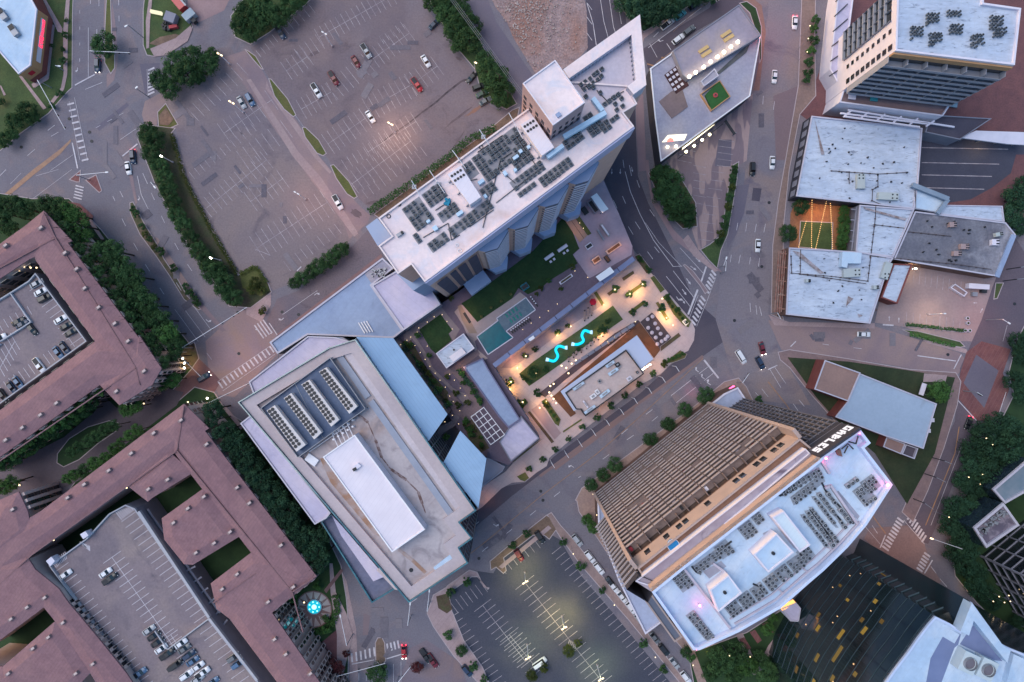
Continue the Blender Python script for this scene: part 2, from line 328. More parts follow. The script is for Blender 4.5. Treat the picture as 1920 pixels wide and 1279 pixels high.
# avenue median
KERB('road_median', [(243, 380), (250, 378), (272, 420), (292, 452), (308, 485), (332, 520), (352, 555), (378, 580), (372, 582), (345, 562), (318, 518), (292, 480), (262, 440), (244, 400)], mat('median_soil', (.16, .11, .09), (.07, .08, .04), scale=.4, fine=(2, .2)), 'planted median along the left avenue')
G('road_median', [(288, 445), (296, 446), (372, 560), (424, 620), (416, 622), (366, 568), (330, 520)], conc_road, Z2)
G('road_median', [(240, 320), (247, 320), (258, 380), (254, 384)], conc_road, Z2)
# block 1 surroundings
KERB('verge', [(-60, 380), (0, 362), (60, 372), (130, 372), (150, 390), (190, 430), (230, 480), (262, 525), (300, 580), (345, 630), (372, 665), (362, 690), (300, 760), (150, 870), (-60, 1000)], grass_dk, 'planted grounds around the upper apartment block')
G('brick_walk', [(128, 378), (150, 382), (176, 405), (168, 422), (150, 410)], brick_pave, .16)
G('path', [(166, 415), (172, 410), (196, 448), (192, 452)], conc_walk, .165)
KERB('verge', [(342, 655), (365, 640), (374, 672), (360, 692), (340, 700), (330, 690)], mulch)
# brick crossing at the drive entrance
G('brick_crossing', [(300, 740), (345, 700), (368, 668), (392, 690), (415, 715), (398, 742), (372, 745), (330, 760)], mat('brick_road', (.20, .105, .11), (.16, .085, .095), scale=.3, fine=(2, .12)), Z2)
G('entrance_drive', [(-60, 985), (-60, 905), (0, 880), (60, 850), (120, 820), (180, 770), (188, 735), (220, 765), (300, 725), (345, 735), (332, 760), (240, 830), (150, 900), (118, 915), (105, 960), (60, 1000)], mat('drive_asphalt', (.12, .095, .115), (.10, .08, .10), scale=.1, fine=(2, .1)), .17)
KERB('drive_island', [(108, 850), (130, 822), (165, 800), (205, 788), (224, 792), (220, 808), (185, 832), (150, 862), (120, 876), (107, 868)], grass_dk, 'oval planted island in the apartment drive', z=.3)
# block 2 surroundings
KERB('verge', [(-60, 1000), (60, 925), (100, 960), (150, 890), (330, 755), (365, 725), (402, 735), (425, 770), (470, 800), (600, 975), (640, 1060), (650, 1120), (655, 1180), (652, 1340), (-60, 1340)], grass_dk, 'planted grounds around the lower apartment block')
G('path', [(418, 765), (424, 762), (458, 800), (452, 806)], conc_walk, .165)
# fountain garden
G('lawn', [(540, 1100), (592, 1084), (625, 1060), (632, 1120), (652, 1165), (620, 1185), (570, 1205), (545, 1180)], mat('lawn_mid', (.035, .07, .022), (.025, .05, .018), scale=.3, fine=(2, .15)), .16)
G('path', [(618, 1056), (624, 1056), (630, 1110), (650, 1150), (662, 1190), (640, 1280), (632, 1280), (632, 1190), (620, 1110)], conc_walk, .17)
G('path', [(608, 1106), (640, 1066), (644, 1070), (612, 1112)], mat('brick_path', (.22, .12, .12), (.17, .095, .1), scale=.4), .172)
G('brick_court', [(590, 1215), (632, 1180), (634, 1290), (600, 1290), (602, 1240)], mat('brick_court', (.15, .065, .075), (.12, .055, .065), scale=.4, fine=(2, .12)), .168)
# middle-left crossing concrete
G('crossing_concrete', [(385, 640), (440, 590), (470, 575), (530, 640), (520, 665), (440, 745), (410, 740), (392, 700)], mat('crossing_concrete', (.27, .20, .225), (.23, .165, .19), scale=.06, fine=(2, .08), c=(.30, .20, .17), cscale=.05), Z1)
# street bottom-left (south of conference building)
G('pavement', [(636, 1060), (650, 1090), (668, 1180), (672, 1290), (655, 1290), (656, 1180), (644, 1120), (630, 1070)], conc_walk, Z2)
KERB('road_median', [(704, 1230), (703, 1205), (708, 1195), (717, 1195), (722, 1205), (724, 1240), (715, 1248), (704, 1240)], dirt, 'bare earth median with brick nose')
G('asphalt_patch', [(682, 1150), (694, 1155), (690, 1190), (680, 1192)], mat('patch_pink', (.22, .16, .18), (.2, .15, .17), scale=.3), Z1)
KERB('verge', [(800, 1150), (812, 1115), (838, 1100), (845, 1140), (850, 1150), (870, 1200), (905, 1250), (920, 1285), (900, 1285), (850, 1230), (812, 1175)], conc_walk, 'pavement corner by the dark parking lot')
G('dirt_patch', [(818, 1118), (840, 1112), (848, 1142), (838, 1150), (822, 1140)], mulch, .16)
G('lot_edge', [(745, 1290), (770, 1215), (800, 1200), (860, 1240), (880, 1290)], mat('concrete_apron', (.19, .15, .18), (.16, .125, .155), scale=.08, fine=(2, .12), c=(.22, .15, .15), cscale=.08), Z1)
# dark parking lot (bottom centre)
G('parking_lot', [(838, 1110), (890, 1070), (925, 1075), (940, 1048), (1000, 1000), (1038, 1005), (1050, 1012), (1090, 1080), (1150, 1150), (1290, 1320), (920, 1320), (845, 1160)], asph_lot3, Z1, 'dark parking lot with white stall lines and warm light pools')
KERB('verge', [(920, 1070), (918, 1052), (980, 1000), (1025, 965), (1032, 970), (1046, 990), (1030, 1012), (1020, 1004), (1000, 1004), (945, 1046), (950, 1070), (944, 1076), (930, 1064)], dirt, 'brick edged planting strip at the top of the dark lot')
G('path', [(935, 1062), (1028, 985), (1034, 990), (942, 1066)], conc_walk, .16)
KERB('verge', [(808, 1160), (838, 1098), (880, 1068), (895, 1072), (908, 1100), (918, 1102), (915, 1106), (895, 1082), (885, 1082), (842, 1112), (848, 1145), (832, 1160)], conc_walk)
KERB('pavement', [(1025, 965), (1034, 960), (1052, 985), (1075, 1010), (1150, 1105), (1305, 1300), (1290, 1300), (1180, 1165), (1090, 1062), (1048, 1005), (1036, 985)], mat('pavement_brown', (.30, .21, .20), (.24, .17, .17), scale=.2, fine=(1.5, .12)), 'brown pavement between the dark lot and the parked cars')
# avenue: resurfaced dark strips
G('resurfaced_lane', [(1110, -20), (1168, -20), (1176, 60), (1190, 170), (1192, 250), (1196, 330), (1215, 380), (1260, 470), (1300, 560), (1345, 600), (1372, 630), (1318, 668), (1200, 752), (1100, 826), (1012, 890), (960, 930), (895, 985), (885, 1000), (888, 960), (930, 915), (985, 905), (1040, 855), (1200, 738), (1285, 660), (1303, 628), (1298, 602), (1215, 505), (1160, 430), (1120, 350), (1100, 300), (1100, 90), (1098, -20)], asph_dark, Z1, 'freshly resurfaced dark lanes around the plaza')
G('pavement', [(1192, 172), (1206, 178), (1212, 320), (1198, 322), (1193, 250)], mat('walk_pink', (.30, .21, .235), (.26, .18, .21), scale=.2, lines=[(0, 2.5, .04, (.2, .14, .16), .5)]), Z2)
G('pavement', [(1208, 300), (1216, 300), (1222, 360), (1262, 430), (1325, 492), (1345, 500), (1355, 512), (1330, 500), (1262, 448), (1222, 380)], mat('walk_pink', (0, 0, 0)), Z2)
# NE street strip
G('street', [(1205, 92), (1330, 15), (1350, -20), (1440, -20), (1300, 62), (1260, 95), (1215, 130)], mat('street_dark', (.085, .07, .095), (.10, .08, .105), scale=.1, fine=(2.5, .1)), Z2)
G('pavement', [(1190, 70), (1206, 62), (1290, 5), (1296, 10), (1208, 72), (1205, 82)], conc_walk, Z3)
KERB('verge', [(1150, -20), (1345, -20), (1300, 8), (1208, 60), (1190, 50), (1168, 20)], grass_dk, 'wooded verge above the street')
KERB('verge', [(1385, 6), (1400, 2), (1418, 15), (1428, 50), (1428, 110), (1424, 120), (1420, 70), (1405, 25)], grass_dk)
G('pavement', [(1380, -5), (1405, -8), (1428, 10), (1436, 60), (1430, 110), (1424, 170), (1412, 170), (1424, 112), (1425, 50), (1412, 12), (1400, 4)], mat('walk_rust', (.26, .15, .13), (.22, .13, .12), scale=.2, fine=(1.5, .12)), Z2)
# car park right of the island building
G('parking_lot', [(1282, 255), (1360, 215), (1412, 175), (1402, 300), (1386, 310), (1372, 330), (1350, 440), (1310, 470), (1300, 440), (1290, 400), (1275, 340), (1250, 300)], mat('lot_blocks', (.34, .245, .25), (.20, .15, .18), scale=.16, fine=(1.5, .1), detail=1, rng=(.48, .52), aniso=(2.2, .5, 1)), Z1, 'small car park of patched light and dark concrete')
G('asphalt_patch', [(1347, 262), (1372, 262), (1370, 312), (1340, 312)], asph_park, Z2)
KERB('verge', [(1372, 310), (1386, 302), (1382, 340), (1372, 400), (1365, 440), (1352, 470), (1345, 505), (1328, 488), (1312, 468), (1330, 458), (1352, 440), (1362, 370)], grass, 'planted strip and grass corner by the small car park')
KERB('verge', [(1215, 325), (1235, 305), (1275, 330), (1305, 380), (1308, 425), (1280, 430), (1245, 395)], mulch)
G('pavement', [(1310, 470), (1330, 492), (1346, 508), (1340, 510), (1300, 480), (1280, 450), (1290, 440)], conc_walk, Z2)
KERB('road_median', [(1280, 497), (1284, 495), (1300, 508), (1318, 532), (1328, 546), (1322, 552), (1312, 536)], conc_road)
# central junction concrete
G('junction', [(1352, 512), (1385, 430), (1400, 300), (1412, 175), (1440, 30), (1442, -20), (1502, -20), (1496, 160), (1475, 300), (1452, 430), (1440, 590), (1460, 655), (1520, 760), (1400, 750), (1370, 690), (1342, 600)], mat('avenue_concrete', (.175, .158, .20), (.21, .18, .205), scale=.045, c=(.26, .19, .18), cscale=.03, cpos=(.48, .7), fine=(2, .14), detail=9, d=((.13, .11, .15), .06, .55, .7)), Z1)
G('asphalt_patch', [(1372, 350), (1405, 345), (1395, 400), (1380, 440), (1362, 470), (1365, 430)], asph_park, Z2)
G('asphalt_patch', [(1412, 352), (1428, 354), (1424, 378), (1409, 376)], asph_dark, Z3)
G('avenue_right_lane', [(1450, 180), (1500, 160), (1480, 300), (1455, 300)], mat('lane_rust', (.20, .14, .155), (.17, .125, .15), scale=.06, fine=(2, .1)), Z2)
KERB('pavement', [(1503, -20), (1530, -20), (1528, 70), (1530, 180), (1500, 215), (1480, 320), (1470, 420), (1466, 585), (1470, 602), (1445, 590), (1448, 460), (1458, 380), (1472, 300), (1496, 160)], mat('walk_brown', (.24, .165, .15), (.19, .135, .13), scale=.25, fine=(1.5, .14)), 'brown pavement along the right avenue')
# east street
G('east_street', [(1440, 600), (1470, 606), (1640, 612), (1700, 630), (1800, 662), (1815, 680), (1790, 708), (1705, 690), (1590, 672), (1465, 656)], conc_road, Z2, 'pinkish concrete street right of the junction')
KERB('verge', [(1690, 618), (1720, 620), (1800, 640), (1810, 650), (1800, 652), (1740, 640)], grass)
G('pavement', [(1700, 622), (1740, 634), (1812, 655), (1815, 664), (1740, 644)], conc_walk, Z4)
G('pavement', [(1440, 590), (1480, 604), (1640, 606), (1640, 616), (1500, 612), (1452, 610)], conc_walk, Z3)
KERB('pavement', [(1458, 660), (1480, 655), (1590, 672), (1705, 692), (1792, 698), (1802, 715), (1795, 760), (1770, 840), (1740, 920), (1712, 980), (1690, 960), (1725, 880), (1640, 830), (1600, 800), (1565, 790), (1520, 740), (1480, 690), (1462, 675)], mat('walk_brown2', (.24, .16, .16), (.19, .13, .14), scale=.25, fine=(1.5, .14)), 'brown pavement around the flat roofed corner building')
G('lawn', [(1476, 670), (1590, 678), (1700, 694), (1790, 708), (1780, 740), (1752, 850), (1700, 945), (1640, 850), (1570, 790), (1530, 745)], mat('lawn_dark', (.030, .045, .022), (.022, .034, .018), scale=.2, fine=(2, .15), c=(.055, .055, .03), cscale=.08), .16)
G('paved_corner', [(1732, 700), (1775, 704), (1772, 716), (1730, 716)], conc_walk, .17)
# far right avenue
G('avenue', [(1925, 480), (1925, 620), (1880, 690), (1850, 780), (1790, 900), (1745, 1010), (1740, 1020), (1690, 1000), (1722, 930), (1790, 790), (1800, 690), (1840, 600), (1860, 540), (1900, 440)], mat('avenue_dark', (.105, .085, .115), (.13, .10, .125), scale=.06, fine=(2, .1)), Z3)
G('brick_crossing', [(1840, 640), (1895, 655), (1880, 700), (1892, 730), (1870, 780), (1855, 790), (1832, 788), (1795, 745), (1800, 700), (1812, 660)], brick_pave, Z4)
G('asphalt_patch', [(1830, 665), (1872, 695), (1845, 765), (1806, 718)], asph_park, .1)
G('junction', [(1630, 990), (1700, 985), (1730, 1010), (1745, 1060), (1765, 1090), (1740, 1110), (1700, 1080), (1620, 1010)], mat('junction_tan', (.24, .165, .165), (.20, .14, .145), scale=.08, fine=(1.6, .14)), Z4)
KERB('verge', [(1925, 600), (1905, 640), (1890, 700), (1900, 740), (1870, 800), (1830, 880), (1780, 1000), (1790, 1080), (1830, 1130), (1880, 1180), (1925, 1200), (2000, 1200), (2000, 600)], grass_dk, 'wooded park right of the far avenue')
# brick court top right
G('brick_court', [(1500, 215), (1530, 150), (1600, -40), (2000, -40), (2000, 420), (1890, 420), (1780, 385), (1735, 380)], mat('court_brick', (.17, .075, .08), (.13, .06, .07), scale=.3, fine=(2, .15)), Z2)
G('motor_court', [(1725, 250), (1925, 272), (1925, 290), (1905, 290), (1895, 325), (1860, 352), (1820, 374), (1780, 380), (1722, 345)], mat('court_dark', (.055, .055, .085), (.065, .065, .095), scale=.2, fine=(2, .1)), Z3)
# yard behind the right complex
G('yard', [(1690, 495), (1880, 500), (1862, 580), (1845, 640), (1800, 640), (1690, 612), (1640, 605), (1650, 560)], mat('yard_concrete', (.32, .24, .25), (.26, .195, .21), scale=.1, fine=(1.5, .08)), Z2, 'concrete yard with stalls behind the white roofed complex')
KERB('verge', [(1696, 606), (1700, 610), (1810, 618), (1806, 624), (1696, 612)], mulch)
KERB('verge', [(1866, 530), (1882, 530), (1870, 560), (1862, 562)], grass)
# gardens bottom right
KERB('verge', [(1290, 1225), (1400, 1185), (1500, 1120), (1520, 1100), (1600, 1100), (1600, 1340), (1310, 1340)], grass_dk, 'garden between the curved roof tower and the glass tower')
G('path', [(1380, 1190), (1392, 1186), (1420, 1250), (1440, 1210), (1470, 1172), (1476, 1178), (1448, 1215), (1424, 1265), (1412, 1265)], conc_walk, .17)
for q in ([(1385, 1198), (1395, 1194), (1408, 1215), (1400, 1220)], [(1405, 1185), (1415, 1180), (1428, 1200), (1420, 1206)], [(1428, 1170), (1438, 1165), (1450, 1185), (1442, 1190)]):
    G('brick_walk', q, brick_pave, .175)
KERB('pavement', [(1080, 935), (1100, 925), (1125, 935), (1130, 985), (1180, 1050), (1300, 1210), (1330, 1290), (1310, 1290), (1290, 1230), (1180, 1100), (1120, 1010), (1085, 960)], mat('walk_tan', (.34, .23, .20), (.27, .185, .175), scale=.25, fine=(1.5, .14)), 'tan pavement below the balconied tower')
KERB('pavement', [(1078, 938), (1090, 915), (1180, 850), (1300, 762), (1358, 715), (1385, 708), (1400, 725), (1412, 750), (1400, 760), (1380, 735), (1130, 928), (1098, 950)], mat('walk_tan', (0, 0, 0)), 'tan tree lined pavement below the avenue')
# lane rust bands
for a, b in (((1318, 668), (1012, 893)), ((1190, 768), (1040, 880))):
    mb = MB().strip(XY(*a), XY(*b), .9, Z2); struct('faded_lane_band', mb, mat('band_rust', (.24, .15, .145), (.2, .14, .15), scale=.3))

rnd = random.Random(21); mb = MB(); rp_ = P([(912, -20), (1092, -20), (1100, 20), (1102, 90), (1000, 160), (962, 70), (930, 15)])
for k in range(900):
    u = rnd.gauss(985, 42); v = rnd.gauss(25, 42)
    if not (925+max(0, v)*.55 < u < 1094) or v < -20 or v > 140: continue
    s_ = rnd.uniform(.15, .55); mb.box(XY(u, v), rnd.uniform(0, 3), s_, s_*rnd.uniform(.5, 1), 0.04, .04+s_*.6)
o = mb.build('rubble', mat('rubble_chunk', (.42, .36, .36), (.2, .15, .15), scale=.5)); tag(o, 'broken concrete chunks scattered over the cleared ground', 'rubble', None, 'stuff')
# ---------------------------------------------------------------- painted markings
def stalls(mb, a, b, n, l1, l2, ang=None, z=.05, w=.16, h=0.0, m=0, centre=True, skip=()):
    """n+1 lines crossing the spine a->b (photo pixels); l1/l2 pixels to either side, along direction ang (photo degrees) or perpendicular"""
    dx, dy = b[0]-a[0], b[1]-a[1]; L = math.hypot(dx, dy)
    if ang is None: px, py = -dy/L, dx/L
    else: px, py = math.cos(R(ang)), math.sin(R(ang))
    if centre: mb.strip(XY(*a, h), XY(*b, h), w, z, m)
    for i in range(n+1):
        if i in skip: continue
        t = i/n; c = (a[0]+dx*t, a[1]+dy*t)
        mb.strip(XY(c[0]-px*l1, c[1]-py*l1, h), XY(c[0]+px*l2, c[1]+py*l2, h), w, z+.003, m)
mb = MB()
# left lot
for a, b, n, l1, l2, c in [((362, 215), (455, 130), 9, 16, 16, False), ((345, 330), (470, 232), 13, 0, 18, False), ((330, 260), (352, 330), 9, 0, 16, False), ((352, 332), (442, 500), 17, 0, 18, False),
                           ((385, 392), (500, 300), 12, 20, 20, True), ((482, 465), (625, 372), 13, 26, 26, True), ((455, 300), (560, 225), 9, 20, 20, False),
                           ((420, 250), (520, 180), 9, 22, 22, True), ((470, 378), (530, 335), 6, 22, 22, True), ((545, 508), (640, 438), 9, 22, 0, False), ((480, 468), (505, 478), 1, 2, 2, True)]:
    stalls(mb, a, b, n, l1, l2, None, .05, .15, centre=c)
# upper lot
for a, b, n, l1, l2, c in [((598, 70), (735, -8), 14, 18, 18, True), ((537, 133), (577, 106), 4, 20, 20, True), ((560, 105), (600, 78), 4, 16, 16, False), ((565, 205), (622, 172), 6, 20, 20, True),
                           ((622, 172), (690, 118), 7, 20, 20, False), ((700, 110), (768, 62), 7, 20, 20, True), ((720, 82), (760, 55), 4, 16, 0, False), ((615, 270), (685, 222), 7, 22, 22, True),
                           ((690, 205), (770, 160), 8, 24, 24, True), ((770, 160), (820, 124), 5, 22, 22, True), ((640, 300), (720, 250), 8, 0, 22, False), ((690, 285), (780, 228), 9, 20, 20, True),
                           ((660, 345), (770, 265), 11, 22, 22, True), ((690, 372), (800, 292), 10, 20, 0, False), ((480, 95), (505, 75), 3, 0, 16, False), ((510, 65), (580, 10), 7, 0, 18, False)]:
    stalls(mb, a, b, n, l1, l2, None, .05, .14, centre=c)
struct('parking_lines', mb, faint_paint, 'faded white stall lines of the two upper lots')
mb = MB()
# dark bottom lot
stalls(mb, (984, 1092), (1130, 1280), 18, 22, 22, None, .05, .15)
stalls(mb, (955, 1190), (1010, 1258), 7, 22, 22, None, .05, .15)
stalls(mb, (1052, 1025), (1290, 1325), 29, 0, 22, None, .05, .15, centre=False)
stalls(mb, (1000, 1010), (936, 1058), 6, 22, 0, None, .05, .15, centre=False)
stalls(mb, (842, 1160), (930, 1290), 12, 22, 0, None, .05, .15, centre=False)
stalls(mb, (905, 1135), (985, 1240), 10, 20, 20, None, .05, .15, centre=True)
stalls(mb, (900, 1090), (845, 1130), 6, 24, 0, None, .05, .15, centre=False)
for k in range(5): mb.strip(XY(1068+k*3, 1200+k*1.5), XY(1064+k*3.4, 1212+k*1.2), .3, .055)
struct('parking_lines', mb, faint_paint, 'pale stall lines of the dark lot')
mb = MB()
stalls(mb, (1280, 268), (1270, 300), 3, 0, 28, 12, .06, .13, centre=False)
stalls(mb, (1360, 325), (1335, 452), 8, 26, 0, 8, .06, .13, centre=False)
stalls(mb, (1300, 310), (1300, 380), 5, 0, 24, 10, .06, .13, centre=False)
stalls(mb, (1348, 262), (1344, 310), 4, 0, 28, 8, .06, .13, centre=False)
stalls(mb, (1712, 530), (1800, 552), 8, 24, 0, 95, .07, .13, centre=False)
stalls(mb, (1700, 585), (1800, 598), 8, 0, 22, 93, .07, .13, centre=False)
for y in (277, 305, 328, 352): mb.strip(XY(1728, y), XY(1890 - (y-277)*.6, y+3), .25, .087)
struct('parking_lines', mb, faint_paint, 'stall lines of the small car park and yard')
# lane lines
mb = MB()
def dash(a, b, n, frac=.35, w=.16, z=.125):
    for i in range(n):
        p = lerp(a, b, i/n); q = lerp(a, b, (i+frac)/n); mb.strip(XY(*p), XY(*q), w, z)
def solid(pts, w=.16, z=.125):
    for a, b in zip(pts[:-1], pts[1:]): mb.strip(XY(*a), XY(*b), w, z)
def zebra(a, b, n, l, w=.55, z=.127, ang=None):
    stalls(mb, a, b, n, l/2, l/2, ang, z, w, centre=False)
def arrow(u, v, ang, s=10, turn=0, z=.127):
    """arrow painted on a lane, ang in photo degrees (direction of travel)"""
    def T(x, y):
        c, sn = math.cos(R(ang)), math.sin(R(ang)); return XY(u+(x*c-y*sn)*s, v+(x*sn+y*c)*s)
    if turn == 0:
        mb.flat([T(-1, -.09), T(.25, -.09), T(.25, .09), T(-1, .09)], z); mb.flat([T(.2, -.35), T(1, 0), T(.2, .35)], z+.004)
    else:
        k = turn; mb.flat([T(-1, -.1), T(.2, -.1), T(.2, .1), T(-1, .1)], z); mb.flat([T(.2, -.1*k), T(.45, .35*k), T(.25, .45*k), T(-.05, .1*k)], z+.004)
        mb.flat([T(-.1, .35*k), T(.75, .35*k), T(.35, .95*k)], z+.008)
solid([(166, 52), (166, 145)]); solid([(141, 160), (178, 140)], .4); solid([(160, 168), (192, 155)]); solid([(182, 55), (182, 70)]); solid([(170, 0), (170, 8)]); solid([(186, 0), (186, 12)]); dash((223, 0), (224, 60), 2)
dash((150, 20), (150, 140), 4, .2)
arrow(146, 132, 90, 5, 1)
zebra((133, 195), (160, 300), 9, 13); solid([(140, 183), (165, 302)], .12); solid([(136, 268), (146, 316)], .4); solid([(130, 190), (150, 300)], .1)
zebra((284, 130), (284, 175), 7, 13, ang=-25); solid([(276, 130), (278, 180)], .12)
for a, b in (((103, 235), (90, 245)), ((52, 292), (66, 280)), ((0, 330), (12, 318)), ((96, 256), (110, 248))): solid([a, b])
solid([(95, 320), (138, 290)], .1); solid([(20, 345), (40, 325)], .1); solid([(68, 330), (110, 318)], .1); solid([(50, 382), (135, 318)], .1)
solid([(230, 293), (258, 270)], .4); solid([(243, 285), (248, 320)], .12); dash((180, 240), (245, 205), 3, .4, .12); solid([(226, 262), (255, 242)], .12)
zebra((150, 350), (146, 372), 4, 16, .4, ang=15)
for a, b in (((225, 358), (231, 370)), ((212, 368), (216, 377)), ((229, 410), (236, 424)), ((251, 456), (259, 470)), ((273, 496), (281, 509)), ((300, 540), (308, 552)), ((284, 362), (290, 375)), ((303, 405), (309, 418)), ((328, 456), (335, 469)), ((352, 496), (360, 508))): solid([a, b])
solid([(258, 330), (265, 365), (281, 398)], .16); solid([(268, 325), (277, 345)]); solid([(331, 530), (340, 545)]); solid([(358, 568), (372, 585)])
solid([(328, 580), (372, 640)], .12); solid([(340, 572), (385, 632)], .12); solid([(370, 583), (397, 620)], .12)
arrow(391, 603, 40, 6, -1); arrow(262, 372, 70, 5, 1)
zebra((414, 722), (510, 655), 13, 14, .5); solid([(408, 716), (505, 650)], .12); solid([(418, 733), (516, 664)], .12)
zebra((481, 618), (508, 625), 1, 2); zebra((486, 622), (502, 612), 3, 30, .4, ang=55); solid([(505, 606), (520, 628)], .3)
solid([(530, 590), (595, 545)], .12); arrow(594, 550, -40, 6, 1); arrow(528, 600, 140, 6, 1); solid([(388, 662), (397, 674)])
solid([(557, 508), (565, 500)], .3)
# bottom centre
zebra((660, 1233), (702, 1222), 5, 17, .55, ang=85); zebra((727, 1214), (747, 1208), 3, 15, .55, ang=80); solid([(660, 1245), (702, 1237)], .25); solid([(725, 1235), (758, 1225)], .35); solid([(738, 1245), (738, 1290)], .12); solid([(673, 1262), (673, 1276)]); solid([(687, 1262), (687, 1276)]); solid([(752, 1240), (752, 1290)], .1)
# top avenue curving past the tower
solid([(1125, -5), (1132, 40), (1140, 70)]); solid([(1142, -5), (1150, 50), (1155, 65)]); solid([(1160, 15), (1165, 45)]); solid([(1100, 5), (1112, 45), (1118, 85)], .2)
for y in (5, 32, 62): solid([(1100, y), (1110, y+14)], .15)
solid([(1172, 322), (1182, 360), (1200, 402), (1225, 450), (1262, 500)], .2); solid([(1262, 500), (1279, 499)], .15); solid([(1210, 418), (1235, 455), (1278, 500)], .12)
for a, b in (((1150, 376), (1157, 391)), ((1167, 368), (1173, 382)), ((1178, 425), (1187, 440)), ((1191, 416), (1200, 430)), ((1214, 472), (1224, 486)), ((1227, 463), (1236, 474)), ((1194, 338), (1199, 352)), ((1218, 393), (1227, 406)), ((1168, 300), (1170, 315)), ((1180, 310), (1184, 330))): solid([a, b])
solid([(1249, 518), (1294, 575)]); solid([(1262, 508), (1301, 558)]); solid([(1275, 465), (1318, 512)], .14)
arrow(1147, 322, 92, 5); arrow(1163, 322, 92, 5); arrow(1185, 318, 80, 5)
arrow(1291, 528, 55, 7); arrow(1283, 548, 55, 7); arrow(1272, 562, 55, 7, -1); arrow(1281, 565, 55, 6); arrow(1300, 503, 35, 7); arrow(1309, 488, 40, 6)
solid([(1290, 590), (1308, 543)], .6); solid([(1314, 530), (1324, 500)], .5)
zebra((1300, 605), (1318, 560), 6, 13, .6, ang=50); zebra((1325, 545), (1338, 512), 5, 13, .6, ang=50); solid([(1306, 612), (1326, 563), (1342, 520)], .12); solid([(1291, 600), (1309, 553)], .12)
# NE street
solid([(1215, 90), (1315, 15)], .16); solid([(1225, 70), (1235, 60)], .2); arrow(1238, 78, 160, 6, 1); arrow(1345, 3, 140, 6, 1); solid([(1218, 82), (1232, 108)], .14); solid([(1250, 82), (1258, 94)], .2)
# right avenue lanes
for a, b in (((1383, 418), (1381, 432)), ((1400, 418), (1398, 434)), ((1418, 420), (1415, 436)), ((1435, 420), (1432, 436)), ((1371, 478), (1369, 492)), ((1388, 478), (1385, 494)), ((1407, 482), (1405, 496)), ((1424, 484), (1422, 500)), ((1417, 572), (1419, 590)), ((1424, 575), (1428, 592)), ((1406, 568), (1407, 585)), ((1452, 190), (1450, 206)), ((1431, 180), (1430, 196))): solid([a, b], .14)
# diagonal avenue
solid([(1320, 675), (1347, 709)], .55); solid([(1327, 688), (1258, 742)]); solid([(1337, 700), (1268, 755)], .14)
for a, b in (((1211, 777), (1223, 768)), ((1222, 790), (1233, 781)), ((1165, 814), (1177, 804)), ((1175, 825), (1188, 816)), ((1130, 861), (1142, 852)), ((1084, 896), (1096, 888)), ((1039, 931), (1050, 922)), ((994, 966), (1005, 957)), ((949, 1001), (960, 992)), ((904, 1034), (915, 1025)), ((892, 983), (898, 978)), ((770, 1130), (782, 1122))): solid([a, b])
arrow(1305, 694, 215, 6, 1); arrow(1316, 707, 215, 6, 1); arrow(1327, 718, 215, 7, 1); arrow(1071, 873, 215, 6, -1); arrow(930, 986, 35, 6, -1)
solid([(1440, 693), (1457, 685)], .3); solid([(1443, 692), (1464, 727)], .14); solid([(1452, 688), (1473, 719)], .14); solid([(1487, 757), (1496, 770)]); solid([(1498, 750), (1508, 762)])
solid([(1434, 734), (1432, 738)], .1); solid([(1416, 736), (1428, 748)], .12); solid([(1428, 729), (1440, 744)], .12)
# east street
solid([(1482, 650), (1492, 640)], .3); solid([(1542, 645), (1554, 647)]); solid([(1600, 652), (1615, 654)]); solid([(1720, 667), (1792, 677)], .3); solid([(1788, 692), (1802, 665)], .3)
solid([(1655, 609), (1675, 610)], .4); arrow(1667, 597, -90, 5); arrow(1685, 600, -90, 5); arrow(1840, 582, -60, 5); arrow(1828, 568, 180, 4)
# far avenue
solid([(1795, 750), (1830, 788)], .25); solid([(1886, 735), (1873, 775)], .25); dash((1778, 812), (1720, 960), 4, .3); solid([(1808, 822), (1745, 985)], .12); solid([(1888, 610), (1880, 640)], .1)
# junction south-east
zebra((1660, 1028), (1688, 975), 9, 15, .6, ang=37); zebra((1705, 968), (1732, 1010), 7, 15, .6, ang=-58); zebra((1724, 1068), (1738, 1040), 5, 14, .6, ang=37)
solid([(1650, 1027), (1660, 1003)], .4); solid([(1733, 1075), (1748, 1050)], .4); solid([(1694, 975), (1733, 1020)], .15); solid([(1620, 985), (1650, 1020)], .12)
for a, b in (((1745, 1062), (1755, 1075)), ((1762, 1085), (1775, 1100)), ((1635, 985), (1645, 1000))): solid([a, b])
struct('lane_markings', mb, white_paint, 'white lane lines, arrows and crossings')
mb = MB()
solid([(1318, 672), (1190, 790), (1120, 850), (1012, 932), (905, 1020), (860, 1055)], .16, .13)
solid([(1440, 716), (1475, 760), (1480, 768)], .3, .13); solid([(1378, 20), (1300, 70), (1230, 118)], .14, .13); solid([(1330, 3), (1300, 24), (1262, 60)], .1, .13)
solid([(1798, 800), (1790, 850), (1735, 985)], .3, .13); solid([(1632, 962), (1660, 1000)], .3, .13); solid([(1213, 120), (1240, 128)], .4, .13); solid([(1240, 108), (1262, 112)], .5, .13)
struct('lane_markings', mb, yellow_paint, 'faded orange centre lines')
